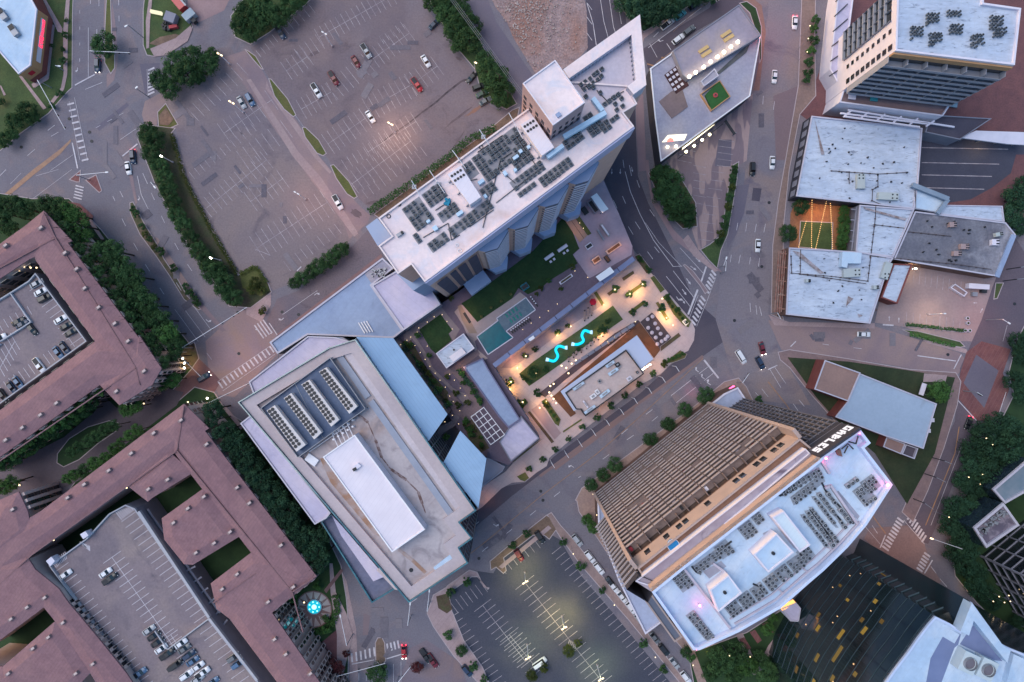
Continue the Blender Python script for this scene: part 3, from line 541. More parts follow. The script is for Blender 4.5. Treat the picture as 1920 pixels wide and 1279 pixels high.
# dark oil trail and stains
mb = MB()
pts = [(880, 149), (866, 152), (840, 172), (815, 194), (790, 212), (765, 232), (735, 252), (705, 276)]
for i in range(len(pts)-1): mb.strip(XY(*pts[i]), XY(*pts[i+1]), .7-.07*i, .046)
struct('oil_trail', mb, mat('oil_stain', (.05, .04, .05), (.11, .085, .10), scale=.5, rng=(.35, .6)), 'dark oil trail across the upper lot')
def blob(name, u, v, ru, rv, ang, m, z=.045, h=0, seed=0):
    rnd = random.Random(seed+int(u)); n = 26; pp = []
    for i in range(n):
        t = 2*math.pi*i/n; r = 1+rnd.uniform(-.28, .22); x, y = ru*r*math.cos(t), rv*r*math.sin(t)
        c, s = math.cos(R(ang)), math.sin(R(ang)); pp.append((u+x*c-y*s, v+x*s+y*c))
    return MB().flat(P(pp, h), z+h).build(name, m)
rnd = random.Random(33); mb = MB(); spots_ = [(rnd.uniform(150, 260), rnd.uniform(40, 330)) for _ in range(12)]+[(330+t*220, 250+t*200+rnd.uniform(-60, 60)) for t in [rnd.random() for _ in range(16)]]+[(540+rnd.uniform(0, 300), 60+rnd.uniform(0, 180)) for _ in range(16)]+[(1390+rnd.uniform(0, 60), rnd.uniform(60, 640)) for _ in range(16)]+[(920+t*420, 1010-t*330+rnd.uniform(-12, 16)) for t in [rnd.random() for _ in range(14)]]+[(rnd.uniform(1500, 1780), rnd.uniform(625, 660)) for _ in range(8)]+[(690+rnd.uniform(0, 80), rnd.uniform(1140, 1270)) for _ in range(8)]+[(265+t*110, 380+t*220) for t in (.1, .35, .6, .85)]
for i, (u, v) in enumerate(spots_):
    c = XY(u, v); a_ = R(rnd.choice([36, 126, 0, 90, 60])); mb.box(c, a_, rnd.uniform(1.5, 7), rnd.uniform(.8, 2.4), 0, .0985+.0004*i, i % 3)
struct('asphalt_repair', mb, [mat('repair_dark', (.105, .095, .125), (.125, .11, .14), scale=.5, fine=(2, .15)), mat('repair_mid', (.14, .125, .155), (.16, .14, .17), scale=.5, fine=(2, .15)), mat('repair_light', (.20, .175, .20), (.18, .155, .185), scale=.5, fine=(2, .15))], 'rectangular asphalt repairs of different greys')
mb = MB()
for u, v in ((130, 223), (168, 248), (40, 276), (172, 265), (448, 663), (446, 586), (529, 585), (1014, 921), (1018, 938), (898, 1047), (1428, 500), (1377, 601), (1902, 570), (1777, 665), (1442, 380), (376, 500), (1660, 1040), (560, 590)): mb.cyl(XY(u, v), .5, .5, 0, .132, 12)
struct('manhole_cover', mb, steel_bk, 'dark round manhole covers in the streets')
st = mat('stain_soft', (.115, .085, .10), (.15, .115, .13), scale=.5); rs = mat('stain_rust', (.26, .14, .11), (.2, .13, .12), scale=.4)
for i, (u, v, a_, b_, g, m_) in enumerate([(590, 100, 12, 4, -25, st), (862, 218, 34, 2.2, -38, st), (700, 380, 14, 4, -10, st), (860, 262, 20, 1.6, -55, st), (893, 205, 24, 3, -35, rs),
        (668, 400, 12, 6, 30, st), (1640, 580, 6, 3, 20, st), (860, 262, 3, 1, -40, st), (860, 110, 6, 3, 30, st)]):
    tag(blob('pavement_stain', u, v, a_, b_, g, m_, .043+.0007*i), 'dark stain on the asphalt', None, None, 'structure')
# ---------------------------------------------------------------- buildings
def bname(name, label, pts, h0=0): 
    c = cen(pts, h0); return thing(name, label, 'building', (c[0], c[1], 0))
def block(root, pts, h, wm, rm, z0=0.0, par=.7, pt=.35, pm=None, wall='wall', roof='roof'):
    """walls + roof deck + parapet from a roof outline read at height h"""
    p = ccw(P(pts, h)); n = len(p); mb = MB()
    for i in range(n):
        a, b = p[i], p[(i+1) % n]; mb.face([(*a, z0), (*b, z0), (*b, h-par), (*a, h-par)], 0)
    mb.build(wall, wm, root)
    r = MB().flat(inset(p, pt*.5), h-par-.02).build(roof, rm, root)
    MB().parapet(p, h-par, h, pt).build('parapet', pm or wm, root)
    return p, r
def wallpt(a, b, s, z, off=0.0):
    """point at fraction s on wall a->b, height z, pushed outwards (right of a->b) by off"""
    dx, dy = b[0]-a[0], b[1]-a[1]; L = math.hypot(dx, dy); nx, ny = dy/L, -dx/L
    return (a[0]+dx*s+nx*off, a[1]+dy*s+ny*off, z)
def wbox(mb, a, b, s0, s1, z0, z1, o0, o1, m=0):
    """box on a wall: s range, z range, outward offset range"""
    P8 = [wallpt(a, b, s, z, o) for z in (z0, z1) for (s, o) in ((s0, o0), (s0, o1), (s1, o1), (s1, o0))]
    for q in ((0, 1, 5, 4), (1, 2, 6, 5), (2, 3, 7, 6), (4, 5, 6, 7), (3, 2, 1, 0), (3, 0, 4, 7)): mb.face([P8[i] for i in q], m)
def windows(root, a, b, z0, z1, nx, nz, wfrac=.5, hfrac=.55, fm=None, gm=None, off=.05, s0=0.0, s1=1.0, name='window'):
    mb = MB()
    for i in range(nx):
        for k in range(nz):
            sc = s0+(s1-s0)*(i+.5)/nx; dz = (z1-z0)/nz; zc = z0+dz*(k+.5); hw = (s1-s0)/nx*wfrac/2
            wbox(mb, a, b, sc-hw, sc+hw, zc-dz*hfrac/2, zc+dz*hfrac/2, 0, off)
    return bp(mb, name, gm or gl, root)

# ---- corner shop, top left
pts = [(-40, -40), (40, -40), (60, 0), (69, 17), (57, 122), (34, 139), (-2, 97), (-40, 60)]
root = thing('corner_shop', 'low corner shop with white roof and tan and red brick walls', 'building', (*cen(pts, 8), 0))
p, _ = block(root, pts, 8, brick, roof_white2, 0, .5, .4, wall_wh)
a, b = XY(57, 122, 8), XY(69, 17, 8); 
mb = MB(); wbox(mb, a, b, -.004, 1, 2.8, 7.5, 0, .12); a2, b2 = XY(34, 139, 8), XY(57, 122, 8); wbox(mb, a2, b2, 0, 1.0, 2.8, 7.5, 0, .12); mb.build('wall_band', wall_tan, root)
mb = MB(); wbox(mb, a, b, .12, .9, 4.1, 5.9, .13, .35); mb.build('sign_board', wall_wh, root)
red = emis('sign_red', (.8, .03, .08), .55)
mb = MB()
def letters(mb, a, b, s0, ds, z0, z1, off, word, d=.18, flip=False):
    """block letters on a wall"""
    G5 = {'C': ['###', '#..', '#..', '#..', '###'], 'V': ['#.#', '#.#', '#.#', '#.#', '.#.'], 'S': ['###', '#..', '###', '..#', '###'], 'p': ['###', '#.#', '###', '#..', '#..'], 'h': ['#..', '#..', '###', '#.#', '#.#'],
          'a': ['...', '##.', '.##', '#.#', '###'], 'r': ['...', '#.#', '##.', '#..', '#..'], 'm': ['...', '###', '###', '#.#', '#.#'], 'c': ['...', '###', '#..', '#..', '###'], 'y': ['#.#', '#.#', '###', '..#', '##.'],
          'G': ['###', '#..', '#.#', '#.#', '###'], 'A': ['.#.', '#.#', '###', '#.#', '#.#'], 'B': ['##.', '#.#', '##.', '#.#', '##.'], 'L': ['#..', '#..', '#..', '#..', '###'], 'E': ['###', '#..', '##.', '#..', '###']}
    for k, ch in enumerate(word):
        g = G5[ch]
        for r_ in range(5):
            for c_ in range(3):
                if g[r_][c_] == '#':
                    cw = ds*.78/3; x0 = s0+ds*k+cw*c_; hz = (z1-z0)/5
                    wbox(mb, a, b, x0, x0+cw*1.02, z1-hz*(r_+1.02), z1-hz*r_, off, off+d)
        mb.mark()
letters(mb, a, b, .39, .07, 4.2, 5.8, .36, 'CVS'); letters(mb, a, b, .61, .035, 4.4, 5.5, .36, 'pharmacy')
bp(mb, 'sign_letter', red, root)
mb = MB(); wbox(mb, a2, b2, .4, .75, 4.4, 5.9, .13, .4); mb.build('sign_board', mat('sign_red_flat', (.45, .02, .04), (.4, .02, .04)), root)
for u, v in ((9, 30), (30, 60)):
    t = thing('rooftop_unit', 'grey air handler on the corner shop roof, %s the road' % ('farther from' if u < 20 else 'nearer'), 'air handler', W(u, v, 7.5))
    MB().box(XY(u, v, 7.5), R(-55), 3.6, 1.8, 7.52, 9, 0).build('casing', steel, t); MB().box(XY(u-3, v-5, 7.5), R(-55), 1.6, 1.6, 7.53, 9.15, 0).build('fan_grille', steel_bk, t)
mb = MB().prism(P([(98, 46), (103, 50), (92, 148), (66, 165), (60, 160), (84, 140)], 0), 0, .2); struct('pavement', mb, conc_walk)

# ---- red roofed apartment blocks
def hip(mb, pts, h, rise, ins):
    p = ccw(P(pts, h)); q = inset(p, ins); n = len(p)
    for i in range(n):
        j = (i+1) % n; mb.face([(*p[i], h), (*p[j], h), (*q[j], h+rise), (*q[i], h+rise)])
        mb.face([(p[i][0], p[i][1], h-.5), (p[j][0], p[j][1], h-.5), (*p[j], h), (*p[i], h)])
    mb.face([(*a, h+rise) for a in q])
ROOFS = []
def apartments(root, polys, h, edges, lo=0):
    wl = MB(); rf = MB()
    for k, pts in enumerate(polys):
        p = ccw(P(pts, h)); q = inset(p, .7); hk = h+.03*k
        for i in range(len(q)):
            a, b = q[i], q[(i+1) % len(q)]; wl.face([(*a, lo), (*b, lo), (*b, hk-.4), (*a, hk-.4)])
        hip(rf, pts, hk, .8, 3.0)
    wl.build('wall', stucco, root); ROOFS.append(rf.build('roof', shingle, root))
    for (a_, b_, n) in edges:     # bays and windows on the street side
        a, b = XY(*a_, h), XY(*b_, h); mb = MB(); g = MB(); bl = MB()
        for i in range(n):
            s = (i+.5)/n
            wbox(mb, a, b, s-.22/n, s+.22/n, 0, h-.6, -.8, .25)
            for z in range(5):
                wbox(g, a, b, s-.14/n, s+.14/n, 1+z*3, 3+z*3, .25, .3); wbox(g, a, b, s+.28/n, s+.72/n, .8+z*3, 3.1+z*3, -.75, -.62)
        bp(mb, 'bay', stucco, root); bp(g, 'window', gl, root, cap=40)
r1 = thing('apartment_block', 'upper red roofed apartment block wrapped around a small garage', 'building', (*XY(120, 620), 0))
apartments(r1, [[(-60, 500), (84, 397), (135, 452), (55, 486), (-60, 562)], [(82, 395), (303, 691), (262, 735), (178, 640), (68, 490), (45, 425)],
                [(-60, 900), (0, 857), (187, 722), (262, 720), (268, 640), (178, 640), (0, 769), (-60, 812)], [(187, 722), (224, 760), (285, 722), (303, 691), (262, 630)]], 17,
           [((303, 691), (82, 397), 13), ((-60, 900), (187, 722), 10), ((285, 722), (303, 691), 2), ((187, 722), (224, 760), 2), ((224, 760), (285, 722), 4)])
for a_, b_ in (((55, 486), (-60, 562)), ((178, 640), (68, 490)), ((-60, 812), (0, 769)), ((0, 769), (178, 640))):
    a, b = XY(*a_, 17), XY(*b_, 17); mb = MB(); 
    L = math.hypot(a[0]-b[0], a[1]-b[1]); n = max(2, int(L/4.2))
    for i in range(n):
        for z in range(5): wbox(mb, a, b, (i+.2)/n, (i+.75)/n, .9+z*3.2, 3+z*3.2, -.7, -.6)
    bp(mb, 'window', gl, r1, cap=30)
r2 = thing('apartment_block', 'lower red roofed apartment block wrapped around the long garage', 'building', (*XY(300, 980), 0))
apartments(r2, [[(345, 757), (392, 803), (325, 850), (235, 915), (180, 957), (52, 1046), (-60, 1140), (-60, 1040), (77, 958)],
                [(345, 757), (594, 1081), (538, 1124), (289, 800)],
                [(239, 911), (277, 941), (285, 934), (362, 886), (315, 845)], [(381, 916), (303, 972), (308, 1012), (345, 1058), (362, 1059), (449, 1006)],
                [(471, 1036), (395, 1094), (406, 1142), (430, 1160), (520, 1280), (560, 1340), (640, 1340), (562, 1224), (510, 1149), (592, 1084), (520, 1040)],
                [(-60, 1040), (0, 937), (35, 922), (52, 959), (60, 1000), (0, 1050)],
                [(-60, 1050), (52, 1046), (66, 1068), (110, 1104), (128, 1130), (180, 1192), (235, 1260), (290, 1340), (215, 1340), (169, 1262), (103, 1165), (82, 1139), (-60, 1245)],
                [(-60, 1245), (5, 1250), (103, 1165), (169, 1262), (143, 1290), (160, 1340), (-60, 1340)]], 17,
           [((592, 1080), (347, 761), 14), ((510, 1149), (592, 1084), 6), ((640, 1340), (510, 1149), 12), ((235, 1260), (128, 1130), 12), ((36, 922), (52, 959), 3)])
for i, c_ in enumerate([[(381, 880), (400, 905), (330, 955), (300, 975), (280, 942)], [(471, 1036), (447, 1006), (375, 1060), (400, 1094)], [(103, 1165), (82, 1139), (-20, 1200), (5, 1250)], [(169, 1262), (143, 1290), (200, 1320)]]):
    G('courtyard', c_, grass_dk, .17)
    q = P(c_); a = lerp(q[0], q[1], .5); b = lerp(q[2], q[3 if len(q) > 3 else 2], .5); mb = MB().strip(a, b, 1.2, .19)
    struct('path', mb, conc_walk)
for r_, segs_ in ((ROOFS[0], [((82, 399), (104, 446)), ((104, 446), (255, 690)), ((255, 690), (-60, 905)), ((104, 446), (-60, 535)), ((255, 690), (262, 722))]), (ROOFS[1], [((345, 762), (332, 845)), ((332, 845), (548, 1110)), ((332, 845), (60, 1040)), ((548, 1110), (588, 1084)), ((548, 1110), (568, 1185)), ((-60, 1150), (60, 1040)), ((400, 1130), (480, 1075))])):
    mb = MB()
    for a, b in segs_: mb.bar(XY(*a, 17.8), XY(*b, 17.8), .32, 17.6, 18.02)
    bp(mb, 'ridge_cap', mat('ridge_dark', (.17, .095, .11), (.22, .125, .14), scale=.6), r_)
VENTS = [(78, 428), (12, 461), (123, 475), (145, 505), (160, 541), (186, 577), (216, 607), (241, 640), (271, 696), (219, 734), (107, 756), (77, 778), (43, 802), (12, 825)]
VENTS2 = [(340, 788), (289, 812), (247, 850), (205, 882), (159, 908), (128, 933), (388, 833), (315, 899), (279, 917), (445, 914), (353, 953), (468, 943), (383, 931), (326, 980), (432, 997), (402, 1018), (368, 1036), (445, 1076), (417, 1104), (25, 955), (85, 1120), (52, 1138), (22, 1160), (119, 1167), (92, 1194), (63, 1215), (175, 1244), (17, 1262), (143, 1262), (527, 1022), (550, 1100), (503, 1128), (515, 1198), (536, 1226), (582, 1262)]
vme = None
for k, lst in enumerate((VENTS, VENTS2)):
    for (u, v) in lst:
        if vme is None:
            vt = MB().prism([(-.8, -.42), (.8, -.42), (.8, .42), (-.8, .42)], 0, 1.3, 0); vt.box((.25, 0), 0, 1.0, .6, 1.3, 1.42, 1); vme = vt.build('dormer', [mat('vent_cream', (.25, .18, .19), (.22, .16, .17)), mat('vent_top', (.55, .44, .43), (.48, .38, .38))]); c_ = vme
        else: c_ = vme.copy(); COL.objects.link(c_)
        c_.parent = ROOFS[k]; o_ = ORG[ROOFS[k].name]; p_ = W(u, v, 18); c_.location = (p_[0]-o_.x, p_[1]-o_.y, 17.4); c_.rotation_euler.z = R(37)
# garages
def garage(label, pts, h, extra):
    root = thing('parking_garage', label, 'garage', (*cen(pts, h), 0)); p = ccw(P(pts, h)); n = len(p)
    mb = MB()
    for i in range(n):
        a, b = p[i], p[(i+1) % n]; mb.face([(*a, 0), (*b, 0), (*b, h), (*a, h)])
    mb.build('wall', wall_gy, root); MB().flat(inset(p, .1), h).build('deck', mat('garage_deck', (.23, .18, .20), (.18, .145, .17), scale=.08, fine=(1.6, .12), c=(.27, .21, .21), cscale=.05, d=((.12, .10, .125), .12, .56, .75)), root)
    MB().parapet(p, h, h+1.0, .35).build('parapet', mat('parapet_grey', (.42, .42, .46), (.36, .36, .42)), root)
    return root
g1 = garage('small rooftop garage inside the upper apartment block', [(-60, 600), (19, 551), (57, 527), (70, 512), (166, 640), (0, 760), (-60, 803)], 13, 0)
g2 = garage('long rooftop garage inside the lower apartment block', [(95, 1059), (165, 1008), (207, 962), (238, 945), (256, 952), (395, 1156), (489, 1279), (535, 1340), (300, 1340), (259, 1279)], 13, 0)
mb = MB()
stalls(mb, (78, 530), (154, 632), 10, 0, 27, 145, 13.03, .14, 13, centre=False)
stalls(mb, (0, 690), (28, 640), 5, 18, 18, 60, 13.03, .14, 13); stalls(mb, (5, 620), (60, 590), 5, 18, 0, 60, 13.03, .14, 13, centre=False)
stalls(mb, (10, 740), (140, 650), 14, 0, 22, 235, 13.03, .14, 13, centre=False)
mb.build('parking_lines', white_paint, g1)
mb = MB()
stalls(mb, (254, 960), (390, 1150), 17, 0, 32, 145, 13.03, .14, 13, centre=False)
stalls(mb, (104, 1072), (270, 1305), 21, 0, 30, -35, 13.03, .14, 13, centre=False)
stalls(mb, (210, 1045), (325, 1212), 15, 20, 20, -35, 13.03, .14, 13, centre=True)
stalls(mb, (400, 1172), (500, 1315), 12, 0, 30, 145, 13.03, .14, 13, centre=False); stalls(mb, (320, 1190), (400, 1310), 10, 16, 16, -35, 13.03, .14, 13)
for k in range(9): mb.strip(XY(96+k*3.2, 1052-k*2.2, 13), XY(106+k*2.4, 1064-k*2, 13), .25, 13.034)
for k in range(8): mb.strip(XY(216+k*4, 958-k*1, 13), XY(228+k*3.2, 974-k*2.4, 13), .25, 13.034)
for k in range(7): mb.strip(XY(150+k*3, 1016+k*1.2, 13), XY(160+k*1.4, 1026+k*1.2, 13), .25, 13.034)
mb.build('parking_lines', white_paint, g2)
mb = MB()
for a, b in (((260, 959), (392, 1158)), ((392, 1160), (482, 1276))): mb.bar(XY(*a, 14), XY(*b, 14), .8, 13, 14.2)
mb.bar(XY(290, 1183, 14), XY(314, 1218, 14), .3, 13, 14.1); mb.bar(XY(314, 1218, 14), XY(392, 1160, 14), .3, 13, 14.1)
mb.build('barrier', mat('parapet_grey', (0, 0, 0)), g2)
mb = MB(); mb.prism(P([(86, 1052), (96, 1044), (103, 1052), (94, 1062)], 16), 13, 16); mb.prism(P([(150, 1002), (160, 996), (166, 1004), (156, 1011)], 16), 13, 16); mb.build('stair_hut', wall_wh, g2)
mb = MB()
for a, b in (((19, 550), (57, 604)), ((57, 604), (0, 640)), ((0, 645), (-30, 665))): mb.bar(XY(*a, 14), XY(*b, 14), .35, 13, 14)
mb.build('barrier', mat('parapet_grey', (0, 0, 0)), g1)
mb = MB()      # bridge slabs beside the long garage
for k in range(9): mb.bar(XY(300+k*14, 1012+k*21, 10), XY(330+k*12, 1002+k*20, 10), .5, 9.6, 10)
mb.bar(XY(268, 955, 10), XY(400, 1150, 10), .6, 9, 9.9); mb.bar(XY(276, 955, 10), XY(412, 1150, 10), .6, 9, 9.9); mb.build('walkway_frame', wall_gy, g2)

# ---- conference building
root = thing('conference_building', 'large conference hall with worn flat roof and glass parapets', 'building', (*XY(680, 880), 0))
main = [(447, 754), (617, 652), (667, 636), (893, 957), (862, 979), (886, 1009), (861, 1027), (878, 1055), (767, 1129)]
p = ccw(P(main, 30)); mb = MB()
for i in range(len(p)):
    a, b = p[i], p[(i+1) % len(p)]; mb.face([(*a, 0), (*b, 0), (*b, 29.4), (*a, 29.4)])
mb.build('wall', gl_blue, root)
MB().flat(inset(p, 3.2), 28.6).build('roof', roof_conv, root); MB().prism(P([(640, 657), (664, 640), (889, 957), (866, 972)], 29.3), 28.6, 29.3).build('roof_strip', mat('strip_pale', (.56, .49, .53), (.48, .42, .46), scale=.12, fine=(1.2, .08)), root)
MB().parapet(inset(p, .35), 28.4, 29.8, 2.9).build('roof_rim', mat('rim_tan', (.50, .42, .44), (.42, .35, .38), scale=.1, fine=(1.5, .06)), root)
MB().parapet(p, 29.2, 30.6, .3).build('glass_parapet', gl_teal, root)
mb = MB()
for i in range(len(p)):
    a, b = p[i], p[(i+1) % len(p)]; L = math.hypot(a[0]-b[0], a[1]-b[1]); n = max(2, int(L/3))
    for k in range(n+1): wbox(mb, a, b, k/n-.1/L, k/n+.1/L, 0, 30, .02, .15)
    for z in range(7): wbox(mb, a, b, 0, 1, 4*z+2, 4*z+2.15, .03, .12)
mb.build('mullion', steel, root)
blockpts = [(466, 716), (577, 630), (628, 632), (655, 640), (520, 722), (480, 752)]
block(root, blockpts, 24, gl_blue, roof_lav, 0, .5, .4, wall_lt, 'lower_wall', 'lower_roof')
block(root, [(450, 794), (470, 778), (620, 962), (612, 972), (590, 984)], 21, gl_blue, roof_lav, 0, .4, .4, wall_lt, 'lower_wall', 'lower_roof')
ter = [(601, 978), (622, 964), (742, 1104), (697, 1131)]
block(root, ter, 17, gl_blue, mat('terrace_slate', (.12, .13, .2), (.16, .16, .24), scale=.3, fine=(1, .1)), 0, 1.1, .35, gl_teal, 'terrace_wall', 'terrace_floor')
MB().prism(P([(622, 966), (640, 985), (722, 1081), (700, 1090), (640, 1005)], 18.5), 16, 18.5).build('terrace_roof', roof_lav, root)
ir = MB()      # inner raised strips and recess
ir.bar(XY(632, 662, 29), XY(690, 745, 29), 1.8, 28.6, 29.1); ir.bar(XY(695, 752, 29), XY(848, 968, 29), 1.8, 28.6, 29.1)
ir.build('roof_step', mat('step_blue', (.33, .35, .43), (.29, .31, .39)), root)
ir = MB()
for a, b in (((545, 856), (578, 899)), ((584, 905), (618, 949)), ((625, 955), (668, 1002)), ((676, 1010), (710, 1047)), ((500, 805), (533, 842))): ir.bar(XY(*a, 28.8), XY(*b, 28.8), .5, 28.6, 29.1)
ir.build('roof_slot', steel_bk, root)
MB().prism(P([(706, 1070), (712, 1065), (752, 1090), (752, 1100), (775, 1106), (770, 1112), (740, 1106)], 29.8), 28.6, 29.6).build('roof_bench', mat('rim_tan', (0, 0, 0)), root)
pf = thing('plant_platform', 'dark blue plant deck carrying four chillers on the conference roof', 'plant deck', (*XY(590, 765, 30), 28.6))
MB().prism(P([(491, 765), (620, 671), (686, 766), (560, 857)], 31), 30.4, 30.8, 0).build('deck', mat('deck_navy', (.115, .15, .235), (.09, .12, .2), scale=.1, fine=(1, .1)), pf)
mb = MB(); q = P([(491, 765), (620, 671), (686, 766), (560, 857)], 31)
for i in range(4):
    a, b = q[i], q[(i+1) % 4]; mb.bar(a, b, .15, 30.8, 31.9); c_ = a; mb.cyl(c_, .2, .2, 28.6, 30.5, 8)
mb.bar(XY(552, 718, 31), XY(606, 822, 31), .12, 30.8, 30.9); mb.build('railing', steel, pf)
CH = [((500, 770), (515, 760), (573, 834), (556, 847)), ((532, 747), (546, 737), (603, 811), (589, 824)), ((565, 721), (580, 712), (636, 787), (621, 800)), ((598, 697), (612, 689), (670, 762), (655, 776))]
for i, q in enumerate(CH):
    hp = 33.5; qq = P(q, hp); t = thing('chiller', ORD[i]+' long cream chiller from the left on the blue plant deck', 'chiller', (*cen(q, hp), 30.8), 'long chillers on the conference hall roof')
    cs = MB().prism(qq, 31.2, hp).build('casing', mat('chiller_cream', (.66, .6, .6), (.58, .53, .54), scale=.4), t)
    fm = MB(); rows = 12
    for r_ in range(rows):
        for c_ in (.2, .58):
            s_ = (r_+.5)/rows*.94+.005; pa = lerp(lerp(qq[0], qq[3], s_), lerp(qq[1], qq[2], s_), c_)
            fm.cyl(pa, .5, .46, hp, hp+.2, 12)
    bp(fm, 'fan', steel_bk, cs, 13)
    f2 = MB()
    for r_ in range(4): f2.cyl(lerp(qq[0], qq[1], .15+.22*r_), .05, .05, 30.8, 31.2, 6)
    f2.build('support', steel, t)
hb = [(605, 857), (665, 815), (797, 993), (735, 1036)]
t = thing('rooftop_hall', 'long white raised penthouse on the conference hall roof', 'penthouse', (*cen(hb, 33), 28.6)); block(t, hb, 33.5, wall_wh, roof_metal2, 28.6, .3, .35, steel_wh)
MB().prism(P([(661, 876), (671, 868), (677, 874), (667, 882)], 34), 33.2, 34).build('hatch', wall_wh, t); MB().box(XY(665, 880, 34), R(30), 1.1, .8, 33.2, 34.1).build('vent', steel_bk, t)
t = thing('pipe_rack', 'steel pipes and ducts between the chiller deck and the white penthouse', 'pipes', (*XY(640, 815, 29), 28.6))
mb = MB()
for k in range(5): mb.tube([W(622+k*7, 812-k*5, 30), W(634+k*7, 838-k*5, 30)], .14); mb.tube([W(580, 847, 30), W(656, 795, 30)], .12) if k == 0 else None
for k in range(10): mb.cyl(XY(625+(k % 5)*9, 812-(k % 5)*6+(k//5)*12, 30), .35, .3, 28.6, 30.2, 8)
mb.build('pipe', steel_wh, t)
for (u, v, L_, Wd, an, lb) in ((585, 862, 3.4, 2.2, -35, 'white box vent below the blue chiller deck'), (838, 1058, 7, 3.2, 38, 'pale blue access ladder platform near the south corner of the conference roof')):
    t = thing('roof_box', lb, 'roof unit', W(u, v, 28.6)); MB().box(XY(u, v, 29), R(an), L_, Wd, 28.6, 29.4).build('casing', steel_wh if u < 700 else roof_white2, t)
t = thing('roof_drain', 'round black drain on the bottom corner of the conference roof', 'drain', W(771, 1069, 28.6)); MB().cyl(XY(771, 1069, 28.6), .6, .55, 28.62, 28.75, 16).build('grate', steel_bk, t)
# rust trails on its roof
mb = MB(); trail = [(672, 778), (690, 792), (704, 825), (716, 858), (733, 880), (762, 900), (784, 922), (792, 945), (798, 962)]
for i in range(len(trail)-1): mb.strip(XY(*trail[i], 28.6), XY(*trail[i+1], 28.6), (.8, .35)[i % 2], 28.6)
mb.v = [(a[0], a[1], 28.63) for a in mb.v]; mb.build('water_stain', mat('roof_rust', (.15, .09, .085), (.34, .27, .28), scale=.9, rng=(.42, .6)), root)
mb = MB(); trail = [(748, 1030), (775, 1052), (798, 1074)]
for i in range(len(trail)-1): mb.strip(XY(*trail[i], 28.6), XY(*trail[i+1], 28.6), 1.0, 28.6)
mb.flat(P([(600, 860), (612, 858), (700, 985), (720, 1010), (700, 1000), (620, 905)], 28.6), 28.65); mb.v = [(a[0], a[1], 28.66 if a[2] < 28.62 else 28.65) for a in mb.v]; mb.build('water_stain', mat('roof_rust2', (.30, .18, .13), (.36, .29, .29), scale=.3, rng=(.4, .6)), root)
# sloping metal skins
def skin(label, q, hs, mt):
    t = thing('metal_canopy', label, 'metal canopy', (*XY(*q[0], hs[0]), 0)); mb = MB()
    top = [W(u, v, h_) for (u, v), h_ in zip(q, hs)]; bot = [(a[0], a[1], a[2]-.6) for a in top]
    mb.face(top[::-1]); mb.face(bot); n = len(top)
    for i in range(n): mb.face([top[i], top[(i+1) % n], bot[(i+1) % n], bot[i]])
    mb.build('sheet', mt, t); mb = MB()
    for (a, b) in ((top[1], top[2]),): mb.face([(a[0], a[1], 8), (b[0], b[1], 8), (b[0], b[1], b[2]-.6), (a[0], a[1], a[2]-.6)])
    mb.build('wall', gl_blue, t); return t
skin('long blue standing seam canopy sloping off the conference hall, nearest the blue roof', [(668, 632), (737, 634), (839, 777), (803, 828)], [28, 23, 23, 28], roof_metal)
skin('shorter blue standing seam canopy at the avenue end of the conference hall', [(863, 808), (912, 860), (897, 953), (831, 868)], [23, 23, 28, 28], roof_metal)

# ---- low roofs between hall and hotel
root = thing('ballroom_wing', 'low wing with flat blue grey roof between the hall and the hotel', 'building', (*XY(620, 580), 0))
block(root, [(505, 642), (717, 483), (738, 503), (697, 535), (756, 620), (738, 634), (577, 628), (520, 664)], 12, wall_gy, roof_blue, 0, .5, .5, wall_lt)
MB().flat(P([(684, 514), (717, 488), (735, 503), (697, 532)], 11.6), 11.62).build('roof', roof_gravel, root)
rnd = random.Random(5); mb = MB()
for k in range(22): mb.box(XY(700+rnd.uniform(-5, 22), 515-rnd.uniform(-3, 12), 12), rnd.uniform(0, 3), rnd.uniform(.3, 1), rnd.uniform(.3, .8), 11.62, 12.3)
tag(mb.build('rooftop_clutter', steel), 'scattered small pipes and vents on the gravel roof strip', 'vents')
t = thing('roof_ladder', 'pale metal access steps lying on the blue grey roof', 'roof steps', W(685, 612, 11.6)); mb = MB()
for k in range(4): mb.bar(XY(672+k*5, 605-k*1, 12), XY(684+k*5, 625-k*1, 12), .3, 11.7, 12)
mb.build('rung', steel_wh, t)
root = thing('lobby_wing', 'low wing with lavender roof at the foot of the hotel tower', 'building', (*XY(750, 560), 0))
block(root, [(696, 535), (742, 508), (800, 530), (826, 571), (756, 620)], 15, wall_gy, roof_lav, 0, .5, .5, wall_lt)
# ---------------------------------------------------------------- hotel tower
HH = 64.0
hotel = thing('hotel_tower', 'tall hotel tower with pale pink roof and pleated louvred bays over the pool deck', 'tower', (*XY(950, 350, HH), 0))
ho = [(709, 409), (995, 200), (1062, 152), (1176, 160), (1195, 195), (1169, 211), (1189, 237), (837, 499), (796, 529), (771, 496), (746, 514), (709, 461), (734, 443)]
p = ccw(P(ho, HH)); mb = MB()
for i in range(len(p)):
    a, b = p[i], p[(i+1) % len(p)]; mb.face([(*a, 0), (*b, 0), (*b, HH-.5), (*a, HH-.5)])
mb.build('wall', peach, hotel)
MB().flat(inset(p, .3), HH-.6).build('roof', roof_pink, hotel); MB().parapet(p, HH-.6, HH+.1, .35).build('parapet', mat('parapet_pale', (.80, .66, .66), (.7, .58, .6)), hotel)
fr = [(1056, 130), (1200, 27), (1212, 159), (1188, 177), (1176, 162), (1192, 150), (1184, 65), (1067, 147)]
pf_ = P(fr, 65.8); mb = MB(); mb.prism(pf_, 60, 65.8, 0, 1, True); mb.build('roof_frame', [wall_lt, roof_pink], hotel)
